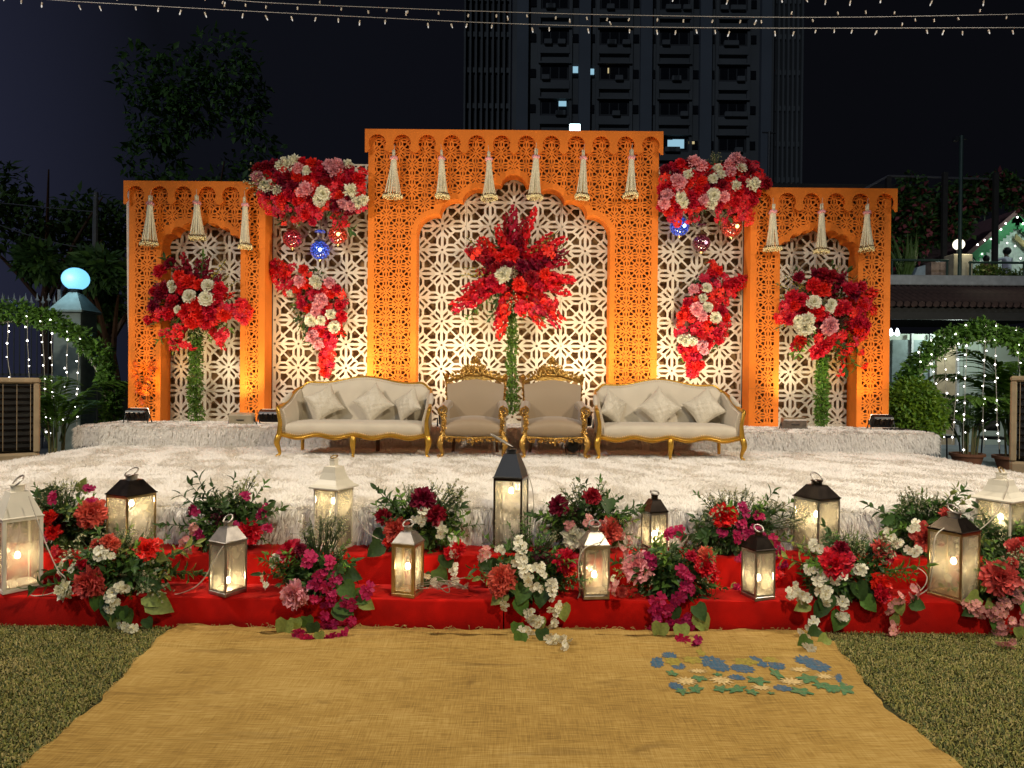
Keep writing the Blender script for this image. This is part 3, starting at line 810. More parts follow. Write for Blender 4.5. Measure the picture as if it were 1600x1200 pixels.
lattice_screen('ivory lattice screen left of the middle arch with a red floral drop', lR + .005, cL + .04, at(500, 256, YB).z, [], .362, nodeL)
lattice_screen('ivory lattice screen right of the middle arch with a red floral drop', cR - .04, rL - .005, at(1100, 262, YB).z, [], .362, at(1088, 484, YB).x)
lattice_screen('ivory lattice screen inside the left arch behind a red bouquet', lL + .25, lR - .15, lT - .25, [], .362, at(283, 578, YB).x)
lattice_screen('ivory lattice screen inside the right arch behind a red bouquet', rL + .15, rR - .25, rT - .25, [], .362, at(1235, 595, YB).x)
# ------------------------------------------------------------------ stage lights on the riser (lit, facing the backdrop)
LENS = lampmat('lamp_lens', (1.0, .86, .62), 6)
def stage_light(px, py, label, style, energy, color, size=75, hidden_x=None, tx=0, tz=2.1, y=None):
    y = y or YW - .42
    p = at(px, py, y) if hidden_x is None else Vector((hidden_x, y, 0)); p.z = ZR
    r = thing('stage_light', label, 'stage light', p, 0, 'stage lights washing the backdrop')
    if style == 'par':
        b = MB(); R_ = Matrix.Rotation(rad(-62), 3, 'X')
        b.box((0, 0, .13), (.30, .11, .17), b=.018, rot=Matrix.Rotation(rad(28), 3, 'X'))
        b.build('housing', BLACK, r)
        for i in range(4):
            b = MB(); b.box((-.10 + .067 * i, -.068, .12), (.045, .012, .10), rot=Matrix.Rotation(rad(28), 3, 'X'), b=.004); b.build('cooling_fin', DARKST, r)
        b = MB(); b.tube([(-.17, -.06, .008), (-.17, .0, .13), (-.17, .07, .008)], .008, 6); b.build('bracket', BLACK, r)
        b = MB(); b.tube([(.17, -.06, .008), (.17, .0, .13), (.17, .07, .008)], .008, 6); b.build('bracket', BLACK, r)
        b = MB(); b.box((0, .066, .165), (.25, .012, .12), rot=Matrix.Rotation(rad(28), 3, 'X')); b.build('lens', LENS, r)
    else:
        M_ = mat('beige_enamel', (.42, .36, .25), .4) if style == 'box' else STEEL
        b = MB(); b.box((0, 0, .085), (.34, .12, .15), b=.012, rot=Matrix.Rotation(rad(14), 3, 'X')); b.build('housing', M_, r)
        b = MB(); b.box((0, -.066, .07), (.11, .014, .012), b=.003); b.build('vent', BLACK, r)
        b = MB(); b.box((0, .070, .10), (.28, .012, .11), rot=Matrix.Rotation(rad(14), 3, 'X')); b.build('lens', LENS, r)
        for s_ in (-1, 1):
            b = MB(); b.tube([(s_ * .18, -.03, .01), (s_ * .18, 0, .10), (s_ * .18, .05, .01)], .007, 6); b.build('bracket', BLACK, r)
    spot('beam', (p.x, p.y + .02, ZR + .26), (p.x + tx, YW + .32, ZR + tz), energy, size, color, .10, 1.0, r)
    return r
AMB = (1.0, .56, .14); WW = (1.0, .82, .52)
UPE = 78
stage_light(378, 655, 'beige box floodlight at the foot of the left arch', 'box', UPE * .8, WW, 110, tx=-.6)
stage_light(422, 658, 'black four-lens stage light beside the left sofa', 'par', UPE * .42, AMB, 110, tx=.5)
stage_light(1240, 668, 'silver box floodlight at the foot of the right arch', 'silver', UPE * .8, WW, 110, tx=.4)
stage_light(1377, 670, 'black stage light at the far right corner of the riser', 'par', UPE * .45, AMB, 110, tx=-.4)
stage_light(215, 652, 'small black stage light at the far left corner of the riser', 'par', UPE * .45, AMB, 110, tx=.2)
stage_light(0, 0, 'black stage light on the riser behind the left sofa', 'par', UPE * 2.0, WW, 130, hidden_x=-2.35, y=9.5)
stage_light(0, 0, 'black stage light on the riser behind the left throne', 'par', UPE * 2.0, WW, 130, hidden_x=-.85, y=9.5)
stage_light(0, 0, 'black stage light on the riser behind the right throne', 'par', UPE * 2.0, WW, 130, hidden_x=.95, y=9.5)
stage_light(0, 0, 'black stage light on the riser behind the right sofa', 'par', UPE * 2.0, WW, 130, hidden_x=2.45, y=9.5)
# par can lying under the right throne
p_ = at(895, 697, 8.55); p_.z = ZST
r = thing('stage_light', 'black round par can standing under the right throne', 'stage light', p_, 0, 'stage lights washing the backdrop')
b = MB(); b.lathe([(.02, .10), (.07, .085), (.085, .02), (.085, -.06), (.06, -.09)], 16, (0, 0, .12), rot=Matrix.Rotation(rad(90), 3, 'X')); b.build('housing', BLACK, r, 40)
b = MB(); b.tube([(-.10, 0, .13), (-.08, 0, .01), (.08, 0, .01), (.10, 0, .13)], .008, 6); b.build('bracket', BLACK, r)
b = MB(); b.box((0, 0, 0), (.34, .10, .03), b=.006); o = b.build('batten_light', BLACK); o.location = at(1400, 671, YW - .45); o.location.z = ZR + .016
tag(o, 'flat black batten lying on the riser at the right end', 'batten')

# ------------------------------------------------------------------ sofas, cushions, thrones
def leg_pts(x, y, z0, z1, sx, k=1.0):
    h = z1 - z0
    return ([(x, y, z1), (x + sx * .012 * k, y - .012 * k, z0 + h * .82), (x + sx * .014 * k, y - .016 * k, z0 + h * .62), (x + sx * .002, y - .004, z0 + h * .40),
             (x - sx * .008, y + .004, z0 + h * .2), (x - sx * .002, y - .004, z0 + .03), (x + sx * .022, y - .02, z0 + .012), (x + sx * .03, y - .026, z0 + .010)],
            [.036, .038, .034, .025, .019, .018, .021, .012])
def smooth_pts(pts, n=4):
    """Catmull-Rom"""
    P = [Vector(p) for p in pts]; out = []
    for i in range(len(P) - 1):
        a, b_, c, d = P[max(0, i - 1)], P[i], P[i + 1], P[min(len(P) - 1, i + 2)]
        for k in range(n):
            t = k / n
            out.append(.5 * ((2 * b_) + (c - a) * t + (2 * a - 5 * b_ + 4 * c - d) * t * t + (-a + 3 * b_ - 3 * c + d) * t ** 3))
    out.append(P[-1]); return out
def smooth_val(v, n=4): return [q.x for q in smooth_pts([(a, 0, 0) for a in v], n)]

def make_sofa():
    r = thing('sofa', '-', 'sofa', (0, 0, 0), 0, 'gilt sofas on the stage')
    A = .80
    def zt(x):
        q = abs(x) / .90
        return .892 + .060 * math.exp(-(x / .30) ** 2) - .02 * math.exp(-((abs(x) - .52) / .2) ** 2) - .22 * max(0, q - .78) ** 1.5 / .104
    # seat
    b = MB(); n = 40; vs = []
    prof = [(-.31, .262), (-.335, .30), (-.338, .36), (-.325, .395), (-.29, .41), (-.1, .425), (.16, .42), (.24, .40), (.24, .262)]
    for i in range(n + 1):
        x = -A + 2 * A * i / n; cr_ = 1 - (x / A) ** 8
        for y, z in prof: vs.append((x, y, z - (.02 * (1 - cr_) if z > .3 else 0)))
    m = len(prof); fs = [(i * m + k, (i + 1) * m + k, (i + 1) * m + k + 1, i * m + k + 1) for i in range(n) for k in range(m - 1)]
    fs += [tuple(range(m)), tuple(n * m + k for k in range(m - 1, -1, -1))]
    b.add(vs, fs); b.build('seat', CREAM_F, r, 50)
    # back
    lean = Matrix.Translation((0, .20, .30)) @ Matrix.Rotation(rad(-9), 4, 'X') @ Matrix.Translation((0, -.20, -.30))
    xs_ = [-.84 + 1.68 * i / 60 for i in range(61)]
    b = MB(); b.M = lean; vs = []
    rows = [(.30, 0), (.5, -.02), (.75, -.025), (.93, -.018), (1.0, .012)]
    for x in xs_:
        for f_, dy in rows: vs.append((x, .21 + dy - .01 * math.cos(x * 3), .27 + (zt(x) - .27) * (f_ if f_ > .31 else .0)))
        vs.append((x, .29, zt(x))); vs.append((x, .29, .27))
    m = 7; fs = [(i * m + k, (i + 1) * m + k, (i + 1) * m + (k + 1) % m, i * m + (k + 1) % m) for i in range(60) for k in range(m)]
    fs += [tuple(range(m)), tuple(60 * m + k for k in range(m - 1, -1, -1))]
    b.add(vs, fs); b.build('backrest', CREAM_F, r, 55)
    # arms
    for s_ in (-1, 1):
        b = MB(); vs = []
        prof = [(.27, .80), (.12, .745), (-.05, .655), (-.20, .60), (-.31, .575)]
        pts = smooth_pts([(0, y, z) for y, z in prof], 5); k = len(pts)
        for j, x in enumerate((.79, .765, .80, .84)):
            for q in pts:
                t_ = (q.y + .31) / .58
                fl = .03 * (1 - t_)
                zz_ = (.29, (q.z + .29) / 2, q.z - .012, q.z - .012)[j]
                vs.append((s_ * (x + fl * (j > 0)), q.y, zz_))
        for q in pts: vs.append((s_ * .85, q.y, .29))
        fs = [(j * k + i, j * k + i + 1, (j + 1) * k + i + 1, (j + 1) * k + i) for j in range(4) for i in range(k - 1)]
        fs += [(j * k + k - 1, 4 * k + k - 1, (j + 1) * k + k - 1) for j in range(3)]
        b.add(vs, fs); b.build('arm', CREAM_F, r, 50)
    # gilt frame over the back and down the arms
    for s_ in (-1, 1):
        top = [lean @ Vector((s_ * x, .235, zt(x) + .008)) for x in (0, .1, .2, .3, .4, .5, .6, .68, .74, .79)]
        arm = [Vector((s_ * .838, .27, .79)), Vector((s_ * .852, .12, .745)), Vector((s_ * .868, -.05, .658)), Vector((s_ * .88, -.20, .605)), Vector((s_ * .888, -.31, .585)), Vector((s_ * .888, -.345, .56))]
        b = MB(); P_ = smooth_pts(top, 3); b.tube(P_, [.017] * len(P_), 8); b.build('back_rail', GOLD, r, True)
        b = MB(); P_ = smooth_pts([top[-1]] + arm, 4); b.tube(P_, smooth_val([.017, .019, .021, .022, .023, .026, .02], 4), 8); b.build('arm_rail', GOLD, r, True)
        b = MB(); P_ = smooth_pts([(s_ * .888, -.345, .57), (s_ * .872, -.355, .50), (s_ * .858, -.352, .42), (s_ * .862, -.35, .33), (s_ * .868, -.352, .25)], 4)
        b.tube(P_, smooth_val([.026, .022, .024, .03, .036], 4), 8); b.build('arm_post', GOLD, r, True)
        b = MB(); b.tube(smooth_pts([(s_ * .862, .06, .742), (s_ * .874, -.06, .678), (s_ * .885, -.18, .632)], 3), [.02, .026, .03, .032, .03, .026, .02], 8); b.build('arm_pad', CREAM_F, r, True)
        P_, R_ = leg_pts(s_ * .868, -.352, 0, .26, s_, 1.2); b = MB(); b.tube(smooth_pts(P_, 3), smooth_val(R_, 3), 8); b.build('leg', GOLD, r, True)
        b = MB(); b.tube(smooth_pts([(s_ * .78, .27, .28), (s_ * .78, .275, .15), (s_ * .79, .30, .0)], 3), .022, 8); b.build('leg', GOLD, r, True)
    P_, R_ = leg_pts(0, -.355, 0, .25, 0, 1.0); P_[-1] = (0, -.385, .01); b = MB(); b.tube(smooth_pts(P_, 3), smooth_val(R_, 3), 8); b.build('leg', GOLD, r, True)
    b = MB(); b.box((.17, .27, .14), (.045, .045, .28), b=.006); b.build('leg', WOOD_D, r)
    # serpentine apron
    def za(x): return .225 + .018 * math.cos(abs(x) / .434 * 2 * PI) if True else 0
    b = MB(); vs = []; n = 80
    for i in range(n + 1):
        x = -.86 + 1.72 * i / n; z = za(x)
        for y, dz in ((-.30, -.004), (-.345, -.006), (-.362, .004), (-.352, .014), (-.365, .024), (-.358, .036), (-.338, .044), (-.30, .05)): vs.append((x, y, z + dz))
    m = 8; fs = [(i * m + k, (i + 1) * m + k, (i + 1) * m + (k + 1) % m, i * m + (k + 1) % m) for i in range(n) for k in range(m)]
    fs += [tuple(range(m)), tuple(n * m + k for k in range(m - 1, -1, -1))]
    b.add(vs, fs); b.build('apron', GOLD, r, 60)
    b = MB()
    for i in range(66):
        x = -.84 + 1.68 * i / 65; b.octa((x, -.350, za(x) + .058), .0095)
    for i in range(62):
        x = -.80 + 1.60 * i / 61; q = lean @ Vector((x, .192, zt(x) - .022)); b.octa(q, .007)
    for s_ in (-1, 1):
        for i in range(12): b.octa((s_ * (.842 - .01 * math.sin(i)), -.355, .30 + .022 * i), .007)
    b.build('nailhead_trim', NAIL, r, kind='stuff')
    return r
YSOFA = 8.44
sofa = make_sofa()
pl = at(562, 700, YSOFA); sofa.location = (pl.x, YSOFA, ZST); sofa['label'] = 'cream gilt-framed sofa on the left of the stage'
sofa.scale = (1.0, 1, 1)
s2 = dup(sofa); pr = at(1037, 700, YSOFA); s2.location = (pr.x, YSOFA, ZST); s2['label'] = 'cream gilt-framed sofa on the right of the stage'; s2.scale = (.97, 1, 1)

def cushion_mesh(seed):
    n = 22; b = MB(); vs = []; rnd_ = np.random.RandomState(seed)
    ph = rnd_.uniform(0, 6, 6)
    for sgn in (1, -1):
        for i in range(n + 1):
            for j in range(n + 1):
                u = -1 + 2 * i / n; v = -1 + 2 * j / n
                x = u * (.86 + .14 * v * v); z = v * (.86 + .14 * u * u)
                T_ = max(0, (1 - u * u) * (1 - v * v)) ** .42
                w = .035 * math.sin(6 * u + 9 * v + ph[0]) * math.sin(4 * v - 2 * u + ph[1]) + .022 * math.sin(17 * u - 8 * v + ph[2]) * math.cos(3 * u + ph[3]) + .018 * math.sin(19 * v + 7 * u + ph[4])
                vs.append((x, -sgn * (T_ * (.42 + w * (sgn > 0)) if T_ > 0 else 0), z))
    m = n + 1
    for i in range(n):
        for j in range(n):
            a = i * m + j; b.f.append((a, a + m, a + m + 1, a + 1)); b.m.append(0)
            a += m * m; b.f.append((a, a + 1, a + m + 1, a + m)); b.m.append(0)
    b.v = vs
    return b.mesh('cushion', CUSH, True)
CM = [cushion_mesh(i) for i in range(3)]
def cushion(px, py, s, tilt, yaw, lab, i, sq=1.0, y=YSOFA + .085):
    p = at(px, py, y)
    o = link('cushion', CM[i % 3]); o.location = p; o.scale = (s * sq, s, s)
    o.rotation_mode = 'QUATERNION'
    o.rotation_quaternion = (Matrix.Rotation(rad(yaw), 3, 'Z') @ Matrix.Rotation(rad(-16), 3, 'X') @ Matrix.Rotation(rad(tilt), 3, 'Y')).to_quaternion()
    tag(o, lab, 'cushion', 'satin cushions on the sofas')
cushion(507, 629, .185, 62, 14, 'satin cushion at the left arm of the left sofa', 0)
cushion(583, 630, .19, 50, 0, 'middle satin cushion on the left sofa', 1)
cushion(637, 632, .18, 57, -36, 'satin cushion turned against the right arm of the left sofa', 2, .92)
cushion(958, 637, .18, 34, 34, 'satin cushion turned against the left arm of the right sofa', 1, .92)
cushion(1030, 637, .20, 46, 0, 'middle satin cushion on the right sofa', 2)
cushion(1100, 637, .20, 55, -12, 'satin cushion at the right arm of the right sofa', 0)

STRIPE = mat('taupe_striped_velvet', (.34, .255, .16), .6, nz=(12, .08), sheen=.4)
N, L = STRIPE.node_tree.nodes, STRIPE.node_tree.links; p = N['Principled BSDF']
t = N.new('ShaderNodeTexCoord'); w_ = N.new('ShaderNodeTexWave'); w_.inputs['Scale'].default_value = 24; w_.inputs['Distortion'].default_value = .25
L.new(t.outputs['Object'], w_.inputs['Vector']); cr = N.new('ShaderNodeValToRGB')
cr.color_ramp.elements[0].color = (.29, .21, .13, 1); cr.color_ramp.elements[1].color = (.37, .285, .185, 1)
L.new(w_.outputs['Fac'], cr.inputs[0]); L.new(cr.outputs[0], p.inputs['Base Color'])

def scroll(b, c, r, turns, sx, rt=.009, rot=0.0, y=0.0, ph=0):
    pts = []; rr = []
    n = int(14 * turns) + 4
    for i in range(n):
        t_ = i / (n - 1); a = rot + sx * (ph + t_ * turns * 2 * PI); q = r * (1 - .80 * t_)
        pts.append((c[0] + q * math.cos(a), c[1] + y - .012 * math.sin(t_ * PI), c[2] + q * math.sin(a))); rr.append(rt * (1 - .35 * t_))
    b.tube(pts, rr, 6)
def leaflet(b, c, ang, l, w, y=0.0):
    ca, sa = math.cos(ang), math.sin(ang)
    def P(u, v, d): return (c[0] + u * ca - v * sa, c[1] + y + d, c[2] + u * sa + v * ca)
    b.add([P(0, 0, 0), P(l * .45, w, -.004), P(l, 0, -.012), P(l * .45, -w, -.004), P(l * .45, 0, -.020)], [(0, 4, 1), (1, 4, 2), (2, 4, 3), (3, 4, 0)])

def make_throne():
    r = thing('throne_chair', '-', 'throne chair', (0, 0, 0), 0, 'carved gilt throne chairs')
    rnd_ = random.Random(3)
    b = MB(); vs = []; n = 30; A = .325
    for i in range(n + 1):
        x = -A + 2 * A * i / n; cr_ = 1 - (x / A) ** 2
        for y, z in [(-.30, .265), (-.335, .30), (-.345, .36), (-.33, .40), (-.26, .43), (.0, .455), (.2, .43), (.2, .265)]:
            vs.append((x, y - .02 * cr_, z + (.05 * cr_ - .015 if z > .33 else 0)))
    m = 8; fs = [(i * m + k, (i + 1) * m + k, (i + 1) * m + k + 1, i * m + k + 1) for i in range(n) for k in range(m - 1)]
    fs += [tuple(range(m)), tuple(n * m + k for k in range(m - 1, -1, -1))]
    b.add(vs, fs); b.build('seat', STRIPE, r, 60)
    lean = Matrix.Translation((0, .17, .35)) @ Matrix.Rotation(rad(-8), 4, 'X') @ Matrix.Translation((0, -.17, -.35))
    def zt(x): return .925 + .03 * math.cos(x / .36 * PI) - .02 * abs(x) / .36
    b = MB(); b.M = lean; vs = []; n = 30
    for i in range(n + 1):
        x = -.36 + .72 * i / n; hw = 1 - .10 * 0; q = abs(x) / .36
        for f_, dy in [(0, .02), (.25, -.01), (.55, -.025), (.85, -.01), (1, .03)]:
            wx = x * (.90 + .10 * f_)
            vs.append((wx, .17 + dy + .03 * q ** 3 * -1.6, .38 + (zt(x) - .38) * f_))
        vs.append((x, .26, zt(x))); vs.append((x * .9, .26, .38))
    m = 7; fs = [(i * m + k, (i + 1) * m + k, (i + 1) * m + (k + 1) % m, i * m + (k + 1) % m) for i in range(n) for k in range(m)]
    fs += [tuple(range(m)), tuple(n * m + k for k in range(m - 1, -1, -1))]
    b.add(vs, fs); b.build('backrest', STRIPE, r, 60)
    for s_ in (-1, 1):
        # rolled arm: a swept roll plus the inner panel
        b = MB(); vs = []
        P_ = smooth_pts([(.335, .16, .62), (.345, .02, .605), (.352, -.14, .585), (.356, -.30, .565)], 4)
        k = 12
        for q in P_:
            for j in range(k):
                a = 2 * PI * j / k; vs.append((s_ * (q.x + .062 * math.cos(a)), q.y, q.z + .055 * math.sin(a)))
        fs = [(i * k + j, i * k + (j + 1) % k, (i + 1) * k + (j + 1) % k, (i + 1) * k + j) for i in range(len(P_) - 1) for j in range(k)]
        fs += [tuple(range(k)), tuple((len(P_) - 1) * k + j for j in range(k))]
        b.add(vs, fs); b.box((s_ * .352, -.06, .42), (.075, .47, .31), b=.02); b.build('arm', STRIPE, r, 60)
        # carved arm front: scroll and acanthus post
        b = MB(); yf = -.318
        scroll(b, (s_ * .36, yf, .565), .052, 1.6, s_, .012, PI / 2)
        scroll(b, (s_ * .36, yf - .006, .565), .068, .75, s_, .010, -PI / 2)
        post = smooth_pts([(s_ * .335, yf, .52), (s_ * .345, yf - .012, .45), (s_ * .335, yf - .006, .38), (s_ * .35, yf - .01, .30), (s_ * .36, yf - .014, .25)], 4)
        b.tube(post, smooth_val([.018, .024, .018, .024, .034], 4), 8)
        for i in range(16):
            t_ = i / 15; q = post[int(t_ * (len(post) - 1))]
            leaflet(b, (q.x, q.y - .014, q.z), rnd_.choice([1, -1]) * rnd_.uniform(.3, 1.1) + (PI / 2 if i % 2 else -PI / 2), .05, .016)
        for i in range(5): scroll(b, (s_ * (.345 + rnd_.uniform(-.012, .012)), yf - .018, .29 + i * .052), .020, 1.1, s_ * (1 if i % 2 else -1), .006, rnd_.uniform(0, 6))
        b.build('carved_arm_front', GOLD_D, r, 60)
        P_, R_ = leg_pts(s_ * .365, -.335, 0, .25, s_, 1.3); b = MB(); b.tube(smooth_pts(P_, 3), smooth_val(R_, 3), 8)
        scroll(b, (s_ * .39, -.365, .03), .026, 1.3, s_, .009); leaflet(b, (s_ * .37, -.37, .22), -PI / 2, .09, .026)
        b.build('leg', GOLD_D, r, 60)
        b = MB(); b.tube(smooth_pts([(s_ * .27, .2, .27), (s_ * .27, .2, .13), (s_ * .28, .235, 0)], 3), .020, 4); b.build('leg', WOOD_D, r)
        # carved side of the back
        b = MB(); b.M = lean
        b.tube(smooth_pts([(s_ * .345, .20, .60), (s_ * .352, .20, .70), (s_ * .362, .20, .82), (s_ * .375, .20, .92), (s_ * .39, .20, .96)], 3), .017, 6)
        for i in range(11):
            z = .62 + .033 * i; leaflet(b, (s_ * (.352 + .02 * (z - .6)), .178, z), PI / 2 + s_ * rnd_.uniform(-1.1, .5) * (1 if i % 2 else -1), .055, .017)
            if i % 2 == 0: scroll(b, (s_ * (.362 + .02 * (z - .6)), .178, z), .019, 1.2, s_, .006, i)
        scroll(b, (s_ * .372, .18, .965), .032, 1.5, s_, .011, PI / 2); b.ball((s_ * .372, .175, .99), (.022, .016, .026), 8, 5)
        for k in range(5): leaflet(b, (s_ * .372, .168, .97), k * 1.25, .045, .015)
        b.build('carved_back_post', GOLD_D, r, 60)
    # crest
    b = MB(); b.M = lean @ Matrix.Translation((0, 0, .93)) @ Matrix.Diagonal((1.05, 1, 1.28, 1)) @ Matrix.Translation((0, 0, -.93)); yc = .19
    for s_ in (-1, 1):
        b.tube(smooth_pts([(0, yc, .985), (s_ * .12, yc, .99), (s_ * .22, yc, .955), (s_ * .31, yc, .925), (s_ * .365, yc, .935)], 4), smooth_val([.02, .022, .018, .014, .012], 4), 8)
        for (x, z, rr, tn, ro) in ((.055, 1.02, .04, 1.4, 0), (.12, 1.01, .038, 1.4, 2), (.17, .985, .030, 1.3, 1), (.215, .965, .024, 1.2, 0), (.045, 1.085, .032, 1.3, 2.5), (.09, 1.06, .028, 1.2, 4), (.02, 1.13, .02, 1.2, 1)):
            scroll(b, (s_ * x, yc - .02, z), rr, tn, s_, .009, ro)
        for i in range(26):
            t_ = rnd_.random(); x = .02 + .30 * t_; zc = .95 + .13 * (1 - t_) * rnd_.random()
            leaflet(b, (s_ * x, yc - .02, zc), PI / 2 - s_ * (.3 + t_ * 1.1) + rnd_.uniform(-.5, .5), .06 - .02 * t_, .017)
        leaflet(b, (s_ * .24, yc - .02, .945), PI / 2 - s_ * 1.9, .13, .02)
    for k in range(7): leaflet(b, (0, yc - .024, 1.09), PI / 2 + (k - 3) * .38, .075, .018)
    b.ball((0, yc - .025, 1.04), (.026, .018, .034), 8, 6); b.ball((0, yc - .02, 1.155), (.013, .012, .02), 6, 5)
    b.prism([(-.22, .93), (.22, .93), (.16, .99), (.06, 1.07), (-.06, 1.07), (-.16, .99)], yc + .004, yc + .02)
    b.build('carved_crest', GOLD_D, r, 60)
    # apron
    b = MB(); yf = -.352
    b.tube(smooth_pts([(-.36, yf, .258), (-.2, yf, .252), (0, yf - .01, .245), (.2, yf, .252), (.36, yf, .258)], 4), .014, 8)
    for s_ in (-1, 1):
        for (x, z, rr, ro) in ((.05, .215, .03, 0), (.11, .228, .026, 2), (.165, .236, .018, 1), (.30, .225, .024, 3), (.25, .238, .016, 1)): scroll(b, (s_ * x, yf - .012, z), rr, 1.3, s_, .007, ro)
        for i in range(9): leaflet(b, (s_ * rnd_.uniform(.02, .32), yf - .016, .232), -PI / 2 + s_ * rnd_.uniform(-.2, 1.2), .05, .014)
    leaflet(b, (0, yf - .016, .235), -PI / 2, .085, .022); b.ball((0, yf - .012, .225), (.02, .014, .022), 8, 5)
    b.build('carved_apron', GOLD_D, r, 60)
    return r
th_ = make_throne(); YT = 8.46
q = at(741, 700, YT); th_.location = (q.x, YT, ZST); th_['label'] = 'carved gilt throne chair in taupe stripes next to the left sofa'
t2 = dup(th_); q = at(864, 700, YT); t2.location = (q.x, YT, ZST); t2['label'] = 'carved gilt throne chair in taupe stripes next to the right sofa'

# ------------------------------------------------------------------ tassels hanging on the cornices
T_W = mat('tuberose_bud', (.80, .74, .54), .6, nz=(40, .15)); T_P = P_PINK; T_B = mat('cream_bells', (.88, .74, .42), .5, nz=(60, .3)); T_D = mat('dark_bell_cord', (.12, .075, .03), .7)
def make_tassel(L_=.60, seed=0, rb=.1):
    rnd_ = random.Random(seed); r = thing('flower_tassel', '-', 'flower tassel', (0, 0, 0), 0, 'jasmine tassels on the cornices')
    b = MB()
    for i in range(9):
        a = rnd_.uniform(0, 6.28); d = rnd_.uniform(0, .026)
        b.tube([(d * math.cos(a), d * math.sin(a), rnd_.uniform(-.0, .02)), (d * math.cos(a) * .9, d * math.sin(a), -.10)], .0085, 5)
    b.build('bud_bundle', T_W, r, True, 'stuff')
    b = MB()
    for i in range(20):
        a = 2 * PI * i / 20 + rnd_.uniform(-.1, .1); q = rb * rnd_.uniform(.55, 1.0)
        pts = [(.030 * math.cos(a), .026 * math.sin(a), -.10), (.042 * math.cos(a), .034 * math.sin(a), -.25), (q * .78 * math.cos(a), q * .55 * math.sin(a), -L_ * .72), (q * math.cos(a), q * .75 * math.sin(a), -L_ + .06)]
        b.tube(smooth_pts(pts, 2), .0095, 5)
    b.build('bud_string', T_W, r, True, 'stuff')
    b = MB()
    for i in range(12):
        a = 2 * PI * i / 12; c = (.043 * math.cos(a), .038 * math.sin(a), -.105 + rnd_.uniform(-.01, .01)); b.ball(c, (.02, .02, .022), 5, 4)
    b.build('pink_ring', T_P, r, True)
    b = MB(); b2 = MB()
    for i in range(24):
        a = 2 * PI * i / 24; q = rb * rnd_.uniform(.85, 1.12)
        z = -L_ + .06
        b2.tube([(q * .98 * math.cos(a), q * .8 * math.sin(a), z + .012), (q * 1.02 * math.cos(a + .1), q * .8 * math.sin(a + .1), z - .012)], .010, 5)
        for k in range(2): b.ball((q * 1.08 * math.cos(a + k * .13), q * .85 * math.sin(a + k * .13), z - .022 - k * .020 + rnd_.uniform(-.008, .008)), (.013, .013, .015), 5, 4)
    b2.build('bell_cord', T_D, r, kind='stuff'); b.build('bell_fringe', T_B, r, True, 'stuff')
    b = MB(); b.tube([(0, 0, 0), (0, .012, .10)], .003, 4); b.build('cord', WIRE, r)
    return r
TP = [(616, 236, 310, 'first from the left on the tall middle cornice'), (690, 236, 309, 'second from the left on the tall middle cornice'), (764, 238, 313, 'third from the left on the tall middle cornice'),
      (838, 234, 311, 'fourth from the left on the tall middle cornice'), (912, 236, 311, 'fifth from the left on the tall middle cornice'), (987, 235, 308, 'at the right end of the tall middle cornice'),
      (235, 307, 384, 'at the left end of the left arch cornice'), (307.5, 306, 375, 'hanging before the point of the left arch'), (383, 309, 388, 'on the left arch beside the floral swag'),
      (1208, 320, 392, 'on the right arch beside the floral swag'), (1284, 320, 396, 'hanging before the point of the right arch'), (1355, 321, 393, 'at the right end of the right arch cornice')]
for i, (px, y0, y1, lab) in enumerate(TP):
    Yt = YW - .17
    p0 = at(px, y0, Yt); L_ = (y1 - y0) / ppm(Yt)
    t_ = make_tassel(L_, i, random.Random(i).uniform(.10, .125)); t_.location = p0; t_.rotation_euler = (0, random.Random(i).uniform(-.05, .05), i); t_['label'] = 'cream bud tassel with a pink ring ' + lab

# ------------------------------------------------------------------ coloured glass globes under the upper flower swags
def globe_mat(name, col, es):
    m = mat(name, col, .12, nz=(40, .5), coat=.6, spec=.8)
    N, L = m.node_tree.nodes, m.node_tree.links; p = N['Principled BSDF']
    v = N.new('ShaderNodeTexVoronoi'); v.inputs['Scale'].default_value = 38; t = N.new('ShaderNodeTexCoord'); L.new(t.outputs['Object'], v.inputs['Vector'])
    r_ = N.new('ShaderNodeValToRGB'); r_.color_ramp.elements[0].color = (*[min(1, c * 2.2 + .03) for c in col], 1); r_.color_ramp.elements[1].color = (*[c * .25 for c in col], 1); r_.color_ramp.elements[1].position = .55
    L.new(v.outputs['Distance'], r_.inputs[0]); L.new(r_.outputs[0], p.inputs['Base Color']); L.new(r_.outputs[0], p.inputs['Emission Color']); p.inputs['Emission Strength'].default_value = es
    m.cycles.emission_sampling = 'NONE'
    return m
GR = globe_mat('ruby_mosaic_glass', (.30, .012, .02), .5); GB = globe_mat('blue_mosaic_glass', (.02, .06, .42), 1.3); GA = globe_mat('amber_red_mosaic_glass', (.42, .03, .01), .7); GP = globe_mat('plum_mosaic_glass', (.13, .015, .035), .35)
